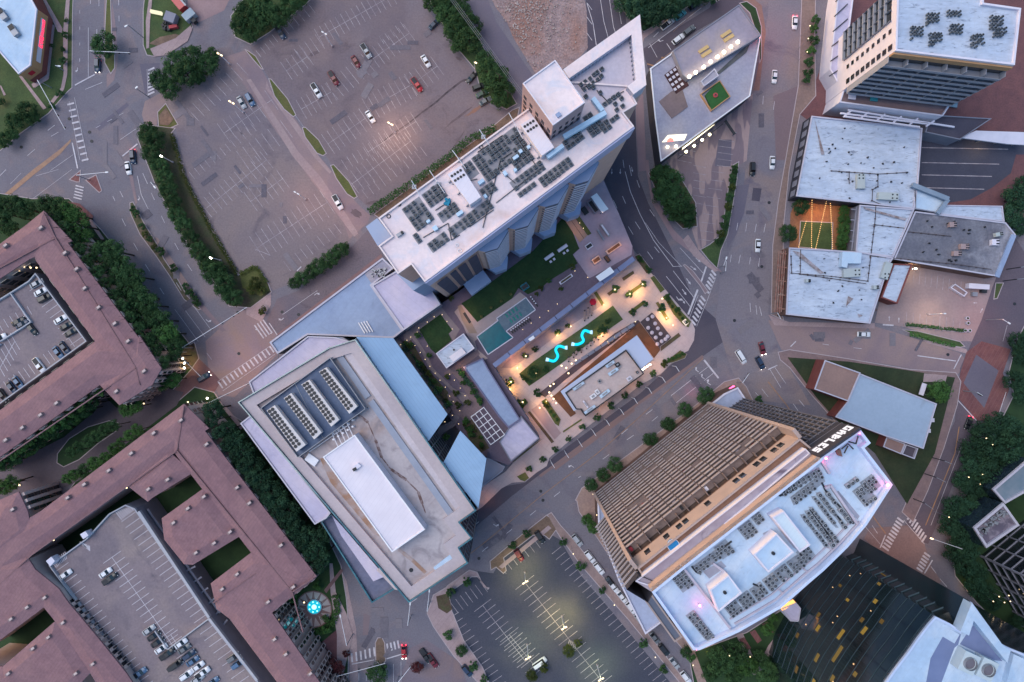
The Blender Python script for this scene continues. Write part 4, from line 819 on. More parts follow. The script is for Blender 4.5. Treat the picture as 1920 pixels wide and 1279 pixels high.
MB().flat(P([(1060, 150), (1186, 64), (1194, 152), (1172, 166), (1120, 200)], 63.5), 63.45).build('roof', mat('roof_grey_pink', (.56, .49, .56), (.48, .43, .52), scale=.15, fine=(1.4, .08), c=(.5, .33, .28), cscale=.12, cpos=(.6, .8)), hotel)
q = P([(1067, 147), (1184, 65), (1192, 150), (1176, 162), (1188, 177), (1212, 159), (1200, 27), (1056, 130)], 66)
mb = MB(); pw = ccw(P([(1056, 130), (1200, 27), (1212, 159), (1188, 177), (1176, 175), (1100, 200)], 64))
for i in range(3):
    a, b = pw[i], pw[(i+1) % 6]
for i in range(6):
    a, b = pw[i], pw[(i+1) % 6]; mb.face([(*a, 0), (*b, 0), (*b, 62), (*a, 62)])
mb.build('wing_wall', peach, hotel)
mb = MB()
for k in range(9): mb.bar(XY(1180+k*.9, 80+k*8.5, 64), XY(1188+k*.9, 78+k*8.5, 64), .25, 63.5, 64.6)
for k in range(16): mb.box(XY(1072+k*6.6, 148-k*4.7, 64), R(35), .3, .3, 63.5, 64.2)
bp(mb, 'davit', steel, hotel)
# upper pale band + floors on the south-east face
A, B = XY(837, 499, HH), XY(1189, 237, HH); A0 = XY(796, 529, HH); L = math.hypot(B[0]-A[0], B[1]-A[1])
mb = MB(); wbox(mb, A, B, 0, 1, HH-8, HH-.3, .02, .4); wbox(mb, A0, A, 0, 1, HH-8, HH-.3, .02, .4); mb.build('wall_band', mat('wall_lavender', (.44, .44, .62), (.4, .4, .57), scale=.2), hotel)
cap = MB(); rail = MB(); ledge = MB(); face = MB(); pe = MB(); dk = MB(); fin = MB()
def onwall(s, off):
    x = wallpt(A, B, s/L, 0, off); return (x[0], x[1])
bays = [(10.5, 16), (20, 24.5), (29.5, 34.5), (39.5, 44)]
st_ = [8.2, 17.3, 26.4, 35.5, 44.6]
for i in range(4):
    s0, s1 = st_[i], st_[i+1]; pl = [onwall(s0, .3), onwall(s0+1.2, 1.7), onwall(s0+4.2, 2.8), onwall(s1-.2, .9), onwall(s1-.2, .3)]
    zt = HH-8.2; 
    for j, m_ in ((0, pe), (1, face), (2, face), (3, face)):
        a, b = pl[j], pl[j+1]; m_.face([(*a, 14), (*b, 14), (*b, zt), (*a, zt)])
    cap.face([(*t_, zt+.02) for t_ in pl])
    fl = 14; 
    for k in range(fl):
        z = 15+k*2.85
        for j in (1, 2): wbox(rail, pl[j], pl[j+1], 0, 1, z, z+1.3, .01, .1)
        wbox(dk, pl[0], pl[1], .7, .98, z, z+1.1, .02, .06)
    lo = [onwall(s0+.5, .3), onwall(s0+1.8, 3.6), onwall(s0+5.2, 4.6), onwall(s1-1.5, 2.0), onwall(s1-1.2, .3)]
    fin.prism(lo, 8, 15)
    wbox(pe, pl[3], pl[4], 0, .1, 14, zt+1, 0, .3)
for (s0, s1, kind) in ((-4.6, -1.5, 0), (-.6, 1.2, 1), (1.8, 4.2, 0), (5.0, 7.6, 0)):
    a, b = onwall(s0, .4), onwall(s1, .4)
    for k in range(18):
        z = 15+k*2.1; wbox(dk, a, b, 0, 1, z, z+1.1, .02, .3)
fin.prism([onwall(.2, .3), onwall(.2, 4.5), onwall(7.6, 4.5), onwall(7.6, .3)], 8, 13)
face.build('bay_wall', mat('bay_dark', (.13, .145, .21), (.10, .115, .17), scale=.3), hotel); bp(rail, 'balustrade', wall_wh, hotel); bp(pe, 'bay_side_wall', peach, hotel, 7); bp(cap, 'bay_cap', mat('wall_pale_blue2', (.30, .34, .48), (.27, .31, .44)), hotel, 1)
bp(dk, 'louvre', mat('louvre_dark', (.10, .09, .13), (.08, .075, .11)), hotel); fin.build('bay_base', mat('wall_pale_blue', (.36, .42, .6), (.33, .38, .56)), hotel)
E1, E0 = XY(1169, 211, HH), XY(1189, 237, HH)
mb = MB()
for a_, b_ in (((1189, 237), (1169, 211)), ((1195, 195), (1176, 160))):
    a, b = XY(*a_, HH), XY(*b_, HH)
    for k in range(18): wbox(mb, a, b, .15, .45, 3+k*3.2, 5+k*3.2, 0, .05); wbox(mb, a, b, .6, .85, 3+k*3.2, 5+k*3.2, 0, .05)
bp(mb, 'window', gl, hotel, cap=60)
mb = MB()
for q_, z_ in (([(686, 425), (707, 409), (734, 443), (708, 461)], 52), ([(744, 514), (771, 494), (798, 530), (775, 545)], 40)): mb.prism(P(q_, z_), 0, z_)
mb.build('stair_core', mat('core_blue', (.30, .38, .56), (.27, .34, .52), scale=.1), hotel)
# penthouse box
t = thing('lift_penthouse', 'pale square penthouse box rising beside the hotel roof', 'penthouse', (*XY(1038, 172, 74), 0)); pb = ccw(P([(980, 156), (1041, 112), (1097, 192), (1037, 235)], 75)); mb = MB()
for i in range(4): a, b = pb[i], pb[(i+1) % 4]; mb.face([(*a, 0), (*b, 0), (*b, 74.5), (*a, 74.5)])
mb.build('wall', mat('wall_pink_grey', (.40, .29, .31), (.35, .255, .28), scale=.2), t); MB().flat(pb, 74.6).build('roof', roof_pink, t); MB().parapet(pb, 74.4, 75, .25).build('parapet', roof_metal2, t)
for i in range(4): windows(t, pb[i], pb[(i+1) % 4], 6, 70, 5, 20, .45, .6, None, wall_dk)
MB().box(XY(1047, 215, 75), R(35), 1, .9, 74.6, 75.1).build('hatch', roof_blue, t)
# cooling towers
for i, q_ in enumerate(([(976, 234), (1000, 219), (1039, 276), (1016, 292)], [(839, 327), (864, 311), (902, 369), (881, 384)])):
    hp = 67.0; qq = P(q_, hp); t = thing('cooling_tower', ['long white cooling unit beside the penthouse on the hotel roof', 'long white cooling unit in the middle of the hotel roof'][i], 'cooling unit', (*cen(q_, hp), HH-.6))
    cs = MB().prism(qq, HH-.6, hp).build('casing', roof_metal2, t); fm = MB()
    for r_ in range(2):
        for c_ in range(4): fm.cyl(lerp(lerp(qq[0], qq[1], .17+.22*c_), lerp(qq[3], qq[2], .17+.22*c_), .10+.15*r_), .33, .3, hp, hp+.12, 12)
    bp(fm, 'fan', steel_bk, cs, 13)
    f2 = MB()
    for s_ in (.1, .5, .9): f2.bar(lerp(qq[0], qq[3], s_), (lerp(qq[0], qq[3], s_)[0]-.5, lerp(qq[0], qq[3], s_)[1]-.5), .2, HH-.6, HH+.2)
    f2.build('bracket', steel, t)
# ducts
duct_m = mat('duct_blue', (.50, .64, .80), (.44, .58, .74), scale=.3, lines=[(55, 1.3, .06, (.3, .42, .55), .6)])
for lb, a, b, w_ in (('long pale blue roof duct running along the hotel ridge', (1057, 256), (1136, 210), 1.1), ('short pale blue duct branch beside the penthouse box', (1112, 183), (1130, 207), 1.0), ('pale blue duct between the white cooling unit and the long duct', (1026, 294), (1056, 272), .9)):
    t = thing('roof_duct', lb, 'duct', (*cen([a, b], 65), HH-.6)); MB().bar(XY(*a, 65.6), XY(*b, 65.6), w_, HH, 65.6).build('casing', duct_m, t)
    mb = MB()
    for s_ in (.15, .5, .85): mb.cyl(lerp(XY(*a, 65), XY(*b, 65), s_), .12, .12, HH-.6, HH, 6)
    mb.build('leg', steel, t)
for i, (u, v, a_, b_, an) in enumerate([(902, 341, 1.5, .8, 35), (947, 325, 1, .8, 125), (967, 295, 1.4, .7, 35), (976, 284, .8, .8, 35), (991, 276, .8, .7, 35), (966, 319, .7, .7, 35), (862, 400, 1.6, .8, 35), (816, 428, 1, 1.1, 125), (803, 415, .9, .6, 35), (910, 368, .8, .7, 125)]):
    t = thing('roof_box', ORD[i]+' small pale blue duct box among the condensers of the hotel roof', 'duct box', W(u, v, HH-.6), 'pale duct boxes on the hotel roof'); MB().box(XY(u, v, HH+.5), R(an), a_, b_, HH-.3, HH+.9).build('casing', duct_m, t); MB().cyl(XY(u, v, HH+.5), .15, .15, HH-.6, HH-.3, 6).build('stand', steel, t)
t = thing('tarp_cover', 'turquoise tarp bundle among the hotel roof condensers', 'tarp', W(840, 378, HH-.6)); mb = MB(); rnd = random.Random(3)
for k in range(7): mb.box(XY(838+rnd.uniform(-3, 5), 377+rnd.uniform(-3, 6), HH), rnd.uniform(0, 3), rnd.uniform(.5, 1.1), rnd.uniform(.3, .7), HH-.6, HH+rnd.uniform(-.1, .4))
mb.build('cloth', mat('tarp_teal', (.02, .22, .36), (.02, .16, .28), scale=1), t)
for i, (u, v, du, dv, l_) in enumerate([(906, 256, -6, -6, 5), (968, 243, -14, -24, 9), (862, 300, -12, -12, 7), (776, 350, -1, -6, 3), (822, 345, -14, -20, 8)]):
    t = thing('davit_crane', 'thin white davit arm over the hotel roof edge, %s from the penthouse' % ORD[i], 'davit', W(u, v, HH-.6), 'white davit arms along the hotel roof edge')
    p0, p1 = W(u, v, HH), W(u+du, v+dv, HH); pe_ = W(u+12, v+18, HH)
    MB().tube([(p1[0], p1[1], HH+3), (pe_[0], pe_[1], HH+.6)], .09, 5).build('arm', steel_wh, t); MB().tube([(p0[0], p0[1], HH-.6), (p0[0], p0[1], HH+2)], .12, 6).build('post', steel, t); MB().box(p0[:2], 0, 1, 1, HH-.6, HH-.3).build('foot_plate', steel, t)
for i, (u, v, r) in enumerate([(728, 405, .42), (902, 275, .42), (748, 383, .35), (862, 470, .4), (857, 459, .3)]):
    t = MB(); n = 14
    for k in range(n):
        a0, a1 = 2*math.pi*k/n, 2*math.pi*(k+1)/n; c = XY(u, v, HH); t.tube([(c[0]+r*math.cos(a0), c[1]+r*math.sin(a0), HH-.45), (c[0]+r*math.cos(a1), c[1]+r*math.sin(a1), HH-.45)], .1, 5)
    tag(t.build('hose_coil', steel_bk if i < 3 else steel_wh), ['black ring coil at the west corner of the hotel roof', 'black ring coil on the north edge of the hotel roof', 'thin black ring near the roof edge by the first davit arm', 'white hose ring at the south edge of the hotel roof', 'small grey ring beside the white hose on the hotel roof'][i], 'coil')
t = thing('roof_machine', 'isolated grey machine on the bare west end of the hotel roof', 'roof unit', W(750, 438, HH-.6)); MB().box(XY(748, 440, HH), R(35), 1.2, .7, HH-.6, HH+.3).build('casing', steel, t); MB().box(XY(754, 436, HH), R(35), .5, .6, HH-.6, HH+.5).build('motor', steel_bk, t)
# pipe trays
mb = MB()
for pts_ in ([(793, 445), (840, 418), (846, 450), (862, 440)], [(816, 394), (837, 380)], [(905, 427), (938, 300), (960, 285)], [(880, 425), (925, 393)], [(930, 380), (1018, 312)], [(848, 345), (895, 335)], [(938, 318), (966, 343)], [(1090, 165), (1128, 148)], [(1119, 168), (1140, 190)], [(1140, 187), (1170, 170)], [(965, 250), (1005, 310)], [(895, 285), (942, 253)]):
    for a, b in zip(pts_[:-1], pts_[1:]): mb.bar(XY(*a, HH), XY(*b, HH), .15, HH-.45, HH-.25)
tag(mb.build('pipe_tray', steel_bk), 'dark cable trays linking the hotel roof condensers', 'pipes')

# ---------------------------------------------------------------- condenser units
def cond_mesh(name, s, cm, hgt, round_=False):
    mb = MB()
    if round_: mb.cyl((0, 0), s/2, s/2, 0, hgt, 10, 0)
    else: mb.prism([(-s/2, -s/2), (s/2, -s/2), (s/2, s/2), (-s/2, s/2)], .08, hgt, 0)
    n = 10; r = s*.40
    mb.cyl((0, 0), r, r, hgt, hgt+.03, n, 1); mb.cyl((0, 0), s*.12, s*.10, hgt+.03, hgt+.06, 6, 0)
    me = mb.build(name, [cm, steel_bk]); return me
conds = []      # (u, v, h, kind, angle)
def grid(lst, u0, v0, na, nb, ax=(8.2, -6.1), bx=(6, 8.6), h=HH-.6, kind=0, ang=36, jit=.6, drop=.06):
    BLK.append((u0, v0)); b_ = (u0, v0)
    e = [(u0+ax[0]*(i+si)+bx[0]*(j+sj), v0+ax[1]*(i+si)+bx[1]*(j+sj)) for i, si, j, sj in ((0, -.5, 0, -.5), (na-1, .5, 0, -.5), (na-1, .5, nb-1, .5), (0, -.5, nb-1, .5))]; PADS.append((P(e, h), h+.003+.0015*len(PADS), kind))
    rnd = random.Random(int(u0*7+v0))
    for j in range(nb):
        for i in range(na):
            if rnd.random() < drop: continue
            lst.append((u0+ax[0]*i+bx[0]*j+rnd.uniform(-jit, jit), v0+ax[1]*i+bx[1]*j+rnd.uniform(-jit, jit), h, kind, ang, b_, i, j))
BLK = []; PADS = []; hl = []
for g_ in ((760, 394, 4, 5), (797, 367, 4, 3), (826, 403, 4, 2), (846, 431, 5, 2), (881, 404, 5, 2), (807, 459, 4, 2), (780, 443, 1, 2), (890, 299, 10, 5), (872, 313, 2, 3), (965, 306, 4, 2), (916, 336, 3, 1), (962, 344, 7, 2), (976, 365, 4, 1), (1015, 337, 7, 2), (905, 358, 3, 2),
           (1089, 160, 4, 2), (1134, 196, 4, 1), (1106, 244, 3, 2), (1128, 236, 2, 2), (1060, 268, 4, 2), (1098, 222, 2, 1), (1148, 226, 2, 1)): grid(hl, *g_)
hl += [(u, v, HH-.6, 0, 36, (2000, 0), i, 0) for i, (u, v) in enumerate(((1128, 131), (1119, 137), (1127, 144), (1153, 196), (1165, 186), (1156, 207), (1167, 200), (1098, 182), (1112, 165), (1125, 175)))]
gl_ = []; GH = 80.12
for g_ in ((1467, 920, 8, 2, (9.3, -5.5), (3.5, 5.5)), (1487, 933, 7, 2, (8.5, -6.5), (3.5, 8))): grid(gl_, *g_, h=GH, kind=1, ang=36, jit=.4)
for u0, v0, n in ((1551, 926, 8), (1535, 927, 9), (1526, 934, 8), (1521, 954, 9), (1513, 961, 9), (1505, 968, 8)): grid(gl_, u0, v0, 1, n, (6, 0), (5.8, 7.4), GH, 1, 36, .4)
for u0, v0 in ((1512, 1026), (1494, 1045), (1470, 1062), (1448, 1078), (1424, 1096), (1400, 1112), (1376, 1128)): grid(gl_, u0, v0, 3, 3, (-7, 5.2), (5.4, 7), GH, 1, 36, .5, .15)
for u0, v0, na, nb in ((1263, 1083, 3, 4), (1292, 1155, 2, 7), (1304, 1063, 6, 2), (1344, 1028, 3, 3), (1388, 992, 3, 3), (1414, 971, 2, 2), (1588, 910, 3, 1), (1618, 906, 3, 3), (1604, 922, 3, 4)): grid(gl_, u0, v0, na, nb, (7.6, -5.5), (6, 7.4), GH, 1, 36, .4)
ul = []
for cu, cv, n in ((1747, 35, 11), (1717, 60, 11), (1752, 71, 12), (1791, 56, 10), (1831, 75, 12), (1866, 40, 12), (1872, 62, 9), (1787, 30, 6)):
    rnd = random.Random(cu)
    for k in range(n+2):
        ul.append((cu+(k % 4-1.5)*6.4+rnd.uniform(-1.2, 1.2), cv+(k//4-1)*6.6+rnd.uniform(-1.2, 1.2), 41.4, 2, rnd.uniform(0, 90), 0, 0, 0))
protos = [cond_mesh('condenser', .82, mat('cond_dark', (.13, .15, .18), (.10, .12, .15)), .85), cond_mesh('condenser', .74, mat('cond_pale', (.32, .34, .38), (.25, .27, .32)), .8), cond_mesh('condenser', .75, steel_bk, .9, True)]
labels = ['dark grey box condenser in the packed rows on the pale hotel roof', 'small pale condenser with black fan on the white curved tower roof', 'round black condenser in the rings on the top right tower roof']
groups = ['condensers on the hotel roof', 'condensers on the curved tower roof', 'condensers on the top right tower roof']
random.Random(1).shuffle(gl_)
sel = hl[:175]+gl_[:124]; rest = hl[175:]+gl_[124:]+ul
used_p = [False]*3
HB = [b for b in sorted(set(BLK)) if b[0] < 1200]; GB = [b for b in sorted(set(BLK)) if b[0] > 1200]
for (u, v, h_, k, an, b_, ci, cj) in sel:
    o = protos[k] if not used_p[k] else protos[k].copy()
    if used_p[k]: COL.objects.link(o)
    used_p[k] = True; o.scale = [(.85, .95, 1, 1.08, 1.15)[int(u*7+v*3) % 5]]*3
    o.location = W(u, v, h_+.02); o.rotation_euler.z = R(an); 
    if b_[0] == 2000: lb = ORD[ci]+' loose dark condenser near the framed east end of the hotel roof'
    else: lb = '%s condenser in %s row, %s %s' % (ORD[ci], ORD[cj], ORD[(HB if k == 0 else GB).index(b_)], ('dark block from the left, hotel roof', 'pale block from the left, curved roof')[k])
    tag(o, lb, 'condenser', groups[k])
mb = MB()
for (u, v, h_, k, an, *_) in rest:
    c = XY(u, v, h_); s = (.82, .74, .64)[k]; hg = h_+(.85, .8, .9)[k]
    if k == 2: mb.cyl(c, s/2, s/2, h_, hg, 10, 0); mb.cyl(c, s*.36, s*.36, hg, hg+.04, 10, 2)
    else: mb.box(c, R(an), s, s, h_+.05, hg, k); mb.cyl(c, s*.4, s*.4, hg, hg+.03, 10, 2)
o = mb.build('condensers', [MATS['cond_dark'], MATS['cond_pale'], steel_bk]); tag(o, 'remaining rooftop condensers of the towers, too many to tell apart', 'condensers', None, 'stuff')
bpy.data.objects.remove(protos[2])
mb = MB()   # flue bundles / cable snakes on the curved roof
for pts_ in ([(1297, 1062), (1305, 1072), (1314, 1077)], [(1330, 1040), (1343, 1048)], [(1490, 918), (1462, 930), (1458, 925)], [(1541, 905), (1548, 920), (1575, 950), (1600, 982)], [(1535, 925), (1560, 955), (1580, 980)], [(1519, 955), (1545, 990), (1562, 1018)], [(1412, 1095), (1425, 1100), (1430, 1112)], [(1303, 1150), (1320, 1175), (1328, 1190)], [(1500, 1038), (1508, 1048)], [(1345, 1035), (1372, 1015)]):
    mb.tube([W(u, v, GH+.3) for u, v in pts_], .2, 5)
tag(mb.build('cable_run', steel_bk), 'black insulated pipe runs between the curved roof condensers', 'pipes')

# ---------------------------------------------------------------- balconied tower with curved roof
GT = 82.0; FT = 76.0; BH = 8.0
gt = thing('balcony_tower', 'tall apartment tower with brown balcony tiers and white curved roof', 'tower', (*XY(1430, 980, GT), 0))
for kk, rt, c_ in ((0, hotel, (.30, .29, .33)), (1, gt, (.30, .34, .42))):
    mb = MB()
    for q_, z_, k_ in PADS:
        if k_ == kk: mb.flat(q_, z_ if kk == 0 else z_); mb.mark()
    bp(mb, 'equipment_pad', mat('pad_%d' % kk, c_, tuple(x*.8 for x in c_), scale=.8), rt)
main = [(1191, 1090), (1510, 841), (1519, 850), (1540, 855), (1613, 805), (1633, 831), (1621, 840), (1674, 909), (1625, 985), (1590, 1026), (1545, 1070), (1519, 1092), (1465, 1140), (1386, 1185), (1312, 1219), (1298, 1221)]
# curved lower roof outline (ledge) and roof
p = ccw(P(main, GT)); q = inset(p, .3)
body = ccw(P([(1195, 1066), (1500, 822), (1540, 855), (1613, 805), (1633, 831), (1621, 840), (1674, 909), (1625, 985), (1545, 1070), (1465, 1140), (1386, 1185), (1298, 1221)], FT))
mb = MB()
for i in range(len(body)):
    a, b = body[i], body[(i+1) % len(body)]; mb.face([(*a, 0), (*b, 0), (*b, FT), (*a, FT)])
mb.build('wall', brick_br, gt)
MB().flat(inset(body, .3), FT-.9).build('terrace_floor', mat('terrace_brown', (.24, .13, .09), (.20, .11, .08), scale=.2, fine=(2, .1)), gt)
MB().parapet(body, FT-.9, FT, .4).build('parapet', mat('parapet_peach', (.42, .32, .30), (.36, .28, .27), scale=.3), gt)
LH = 77.2; led = P([(1191, 1090), (1510, 841), (1519, 850), (1540, 855), (1536, 862), (1222, 1110)], LH); MB().prism(led, FT-1.4, LH, 0, 1).build('ledge_roof', [wall_wh, mat('ledge_stained', (.40, .36, .44), (.30, .26, .34), scale=.25, c=(.15, .12, .17), cscale=.2, cpos=(.55, .7), aniso=(1, 1, 1))], gt)
MB().parapet(ccw(P([(1191, 1090), (1510, 841), (1519, 850), (1222, 1100)], LH+.5)), LH, LH+.6, .22).build('ledge_parapet', wall_wh, gt)
ins = ccw(P([(1222, 1110), (1280, 1063), (1537, 862), (1541, 857), (1613, 805), (1633, 831), (1621, 840), (1674, 909), (1625, 985), (1590, 1026), (1545, 1070), (1519, 1092), (1465, 1140), (1386, 1185), (1312, 1219), (1300, 1219)], GT))
mb = MB()
for i in range(len(ins)):
    a, b = ins[i], ins[(i+1) % len(ins)]; mb.face([(*a, FT-1.5), (*b, FT-1.5), (*b, GT), (*a, GT)])
mb.build('attic_wall', mat('attic_peach', (.46, .33, .29), (.40, .29, .26), scale=.3), gt)
MB().flat(inset(ins, .2), GT-1.9).build('roof', roof_white2, gt); MB().parapet(ins, GT-2, GT+.02, .55).build('parapet', mat('parapet_blue', (.55, .62, .82), (.48, .56, .76), scale=.3), gt)
mb = MB()     # inner kerbs of the curved roof
cur = [(1619, 982), (1584, 1020), (1540, 1062), (1512, 1084), (1460, 1130), (1382, 1176)]
for k, (off, w_) in enumerate(((0, .35), (-9, .25))):
    for a, b in zip(cur[:-1], cur[1:]): mb.bar(XY(a[0]+off, a[1]+off, GT), XY(b[0]+off, b[1]+off, GT), w_, GT-1.9, GT-1.5)
for a, b in (((1280, 1063), (1372, 1182)), ((1562, 912), (1612, 985)), ((1540, 858), (1560, 890)), ((1560, 914), (1552, 918)), ((1340, 1060), (1365, 1078))): mb.bar(XY(*a, GT), XY(*b, GT), .5, GT-1.9, GT-.9)
for a, b in (((1430, 1128), (1436, 1124)), ((1475, 1092), (1480, 1088)), ((1558, 1030), (1566, 1036)), ((1512, 1070), (1520, 1078)), ((1465, 1110), (1473, 1118))): mb.bar(XY(*a, GT), XY(*b, GT), .3, GT-1.9, GT-1.2)
mb.build('roof_kerb', mat('kerb_lav', (.46, .42, .5), (.4, .36, .44)), gt)
mb = MB(); pts_ = [(1572, 920), (1612, 968), (1608, 974), (1566, 924)]; mb.flat(P(pts_, GT-1.85), GT-1.86); mb.flat(P([(1318, 1072), (1352, 1052), (1362, 1062), (1330, 1085)], GT-1.85), GT-1.85)
mb.flat(P([(1430, 1000), (1447, 992), (1452, 1000), (1436, 1012)], GT-1.85), GT-1.84); mb.build('roof_patch', mat('patch_grey', (.26, .26, .33), (.34, .36, .46), scale=.3), gt)
# sign wall
a, b = XY(1613, 805, GT), XY(1537, 858, GT)
mb = MB(); wbox(mb, a, b, 0, 1, GT-10, GT+.6, .02, .5) ; mb.build('sign_wall', wall_dk, gt)
sb = MB()
aa, bb = a, b; letters(sb, aa, bb, .04, .155, GT-4.4, GT-1.4, .52, 'GABLES', .1)
bp(sb, 'sign_letter', emis('sign_white', (1, .93, .98), .24), gt)
t = thing('rooftop_mast', 'rusty bracing and masts behind the lit roof sign', 'frame', W(1585, 850, GT-1.9)); mb = MB()
for pts_ in ([(1578, 842), (1590, 832), (1600, 842)], [(1605, 832), (1609, 818)], [(1583, 850), (1590, 836)], [(1591, 828), (1606, 832)]): mb.tube([W(u, v, GT-.6) for u, v in pts_], .16, 5)
mb.build('brace', steel_bk, t); MB().prism(P([(1572, 846), (1580, 843), (1584, 858), (1577, 856)], GT), GT-1.9, GT-1).build('panel', brick_br, t)
# balcony tiers of the NW face
a, b = XY(1500, 822, FT), XY(1195, 1066, FT)
if wallpt(a, b, .5, 0, 5)[1] < wallpt(a, b, .5, 0, 0)[1]: a, b = b, a
sl = MB(); rl = MB(); dv = MB(); gw = MB(); rnd = random.Random(11); nfl = 21; clut = []
for k in range(nfl):
    z = BH+k*2.9
    wbox(sl, a, b, .0, 1, z-.22, z, 0, 2.1)
    wbox(gw, a, b, 0, 1, z+.05, z+2.4, .02, .08)
    for j in range(16):
        if rnd.random() < .94: wbox(rl, a, b, j/16+.003, (j+1)/16-.003, z+.02, z+1.0, 2.0, 2.12)
        wbox(dv, a, b, j/16-.002, j/16+.002, z, z+2.6, .1, 1.75 if j % 2 == 0 else 1.1)
        if rnd.random() < .3: clut.append((j/16+rnd.uniform(.01, .045), z, rnd.choice([0, 0, 1, 2, 3])))
bp(sl, 'balcony_slab', mat('balcony_floor', (.23, .17, .165), (.17, .13, .13), scale=.25, fine=(1.5, .15)), gt); bp(rl, 'balustrade', mat('balustrade', (.36, .32, .34), (.28, .25, .28), scale=.3), gt)
bp(dv, 'divider', mat('balcony_floor', (0, 0, 0)), gt); bp(gw, 'window', glass('glass_brown', (.03, .022, .02), .2), gt)
cm_ = [[steel_bk], [wall_wh], [mat('cushion_red', (.25, .03, .05), (.2, .02, .04))], [mat('plant_pot_green', (.03, .07, .03), (.02, .05, .02))]]
for kk in range(4):
    mb = MB()
    for (s_, z_, c_) in clut:
        if c_ == kk: wbox(mb, a, b, s_, s_+rnd.uniform(.008, .02), z_+.02, z_+rnd.uniform(.4, 1.1), .6, 1.5)
    mb.build('balcony_clutter', cm_[kk], gt)
wbm = MB()
for s_ in (.06, .1, .17, .21, .3, .34, .52, .66, .7, .78, .9): wbox(wbm, a, b, s_, s_+.03, FT-5.4, FT-2.6, .1, .16)
topw = MB(); wbox(topw, a, b, 0, 1, FT-6.8, FT, .02, .1) ; topw.build('top_wall', mat('parapet_peach', (0, 0, 0)), gt)
bp(wbm, 'window', gl, gt)
mb = MB(); wbox(mb, a, b, -.012, .006, BH, FT, .0, 2.4); wbox(mb, a, b, .994, 1.012, BH, FT, 0, 2.4); mb.build('end_wall', mat('parapet_peach', (0, 0, 0)), gt)
# dark grid face
a, b = XY(1613, 805, GT), XY(1540, 855, GT); mb = MB(); fc = MB()
if wallpt(a, b, .5, 0, 5)[0] > wallpt(a, b, .5, 0, 0)[0]: a, b = b, a
wbox(fc, a, b, -.0, 1, 0, GT-4, .02, .3); fc.build('curtain_wall', gl, gt)
for k in range(24): wbox(mb, a, b, -.02, 1.02, BH+k*3, BH+k*3+.2, .3, .5)
for j in range(9): wbox(mb, a, b, j/8-.008, j/8+.008, 2, GT-10, .3, .7)
bp(mb, 'floor_slab', mat('slab_dark', (.17, .165, .21), (.13, .13, .17)), gt)
a, b = XY(1540, 855, GT), XY(1500, 822, FT); 
# dark slatted wing on the street corner
wing = ccw(P([(1197, 1079), (1175, 1106), (1215, 1130), (1235, 1095)], GT-4)); mb = MB()
for i in range(4): c_, d_ = wing[i], wing[(i+1) % 4]; mb.face([(*c_, 25), (*d_, 25), (*d_, GT-4), (*c_, GT-4)])
mb.build('wing_wall', wall_dk, gt)
mb = MB()
a, b = XY(1197, 1079, GT-4), XY(1172, 1108, GT-4)
for k in range(18): wbox(mb, a, b, -.0, 1.05, 26+k*2.9, 26.2+k*2.9, 0, .3) or wbox(mb, b, a, -.0, 1.05, 26+k*2.9, 26.2+k*2.9, 0, .3)
bp(mb, 'floor_slab', mat('balustrade', (0, 0, 0)), gt)
# podium
pod = thing('tower_podium', 'low podium with pale blue roof edge and lit lamps below the balconied tower', 'podium', (*XY(1250, 830, 8), 0))
block(pod, [(1120, 932), (1290, 792), (1358, 738), (1384, 726), (1400, 750), (1440, 760), (1570, 800), (1560, 900), (1400, 1050), (1210, 1190), (1160, 1090), (1122, 990)], BH, brick_br, mat('podium_roof', (.42, .46, .62), (.36, .40, .56), scale=.15, fine=(1, .08)), 0, .6, .5, wall_wh)
block(pod, [(1197, 1110), (1212, 1100), (1280, 1195), (1265, 1205)], 10, wall_dk, mat('podium_slate', (.14, .16, .22), (.12, .14, .2)), 0, .5, .5, mat('parapet_peach', (0, 0, 0)))
mb = MB(); wbox(mb, XY(1384, 726, 8), XY(1335, 760, 8), 0, 1, 3.5, 5.0, .05, .3) if wallpt(XY(1384, 726, 8), XY(1335, 760, 8), .5, 0, 2)[1] > XY(1360, 743, 8)[1] else wbox(mb, XY(1335, 760, 8), XY(1384, 726, 8), 0, 1, 3.5, 5.0, .05, .3)
mb.build('neon_strip', emis('neon_red', (1, .08, .22), 1.1), pod)
# roof plant houses
for i, (lb, q_, hp, rm) in enumerate((('ribbed pale green plant shed on the curved tower roof', [(1448, 970), (1470, 958), (1520, 1022), (1500, 1036)], 83.5, mat('shed_metal', (.58, .66, .74), (.54, .62, .70), lines=[(35, .8, .1, (.45, .52, .6), .4)])),
                               ('white lift house with round black vent on the curved tower roof', [(1413, 1040), (1456, 1000), (1489, 1036), (1441, 1074)], 83.6, roof_white2), ('white lift house near the south-west end of the curved tower roof', [(1331, 1106), (1366, 1078), (1392, 1112), (1347, 1148)], 83.6, roof_white2))):
    t = thing('plant_house', lb, 'plant house', (*cen(q_, hp), GT-1.9)); block(t, q_, hp, wall_wh, rm, GT-1.9, .25, .3)
    if i: MB().cyl(lerp(cen(q_, hp), cen(q_, hp), 0), .35, .35, hp-.2, hp+.3, 10).build('vent', steel_bk, t)
t = thing('water_tank', 'round bright blue tank on the brown terrace of the balconied tower', 'tank', W(1262, 1023, FT-1.5)); c = XY(1263, 1023, FT)
MB().cyl(c, 1.25, 1.25, FT-.88, FT-.2, 24).build('shell', mat('tank_blue', (.02, .20, .46), (.015, .16, .4), scale=.6), t)
mb = MB()
for k in range(20): mb.tube([(c[0]+1.27*math.cos(k*math.pi/10), c[1]+1.27*math.sin(k*math.pi/10), FT-.2), (c[0]+1.27*math.cos((k+1)*math.pi/10), c[1]+1.27*math.sin((k+1)*math.pi/10), FT-.2)], .05, 4)
mb.build('rim', steel_wh, t)

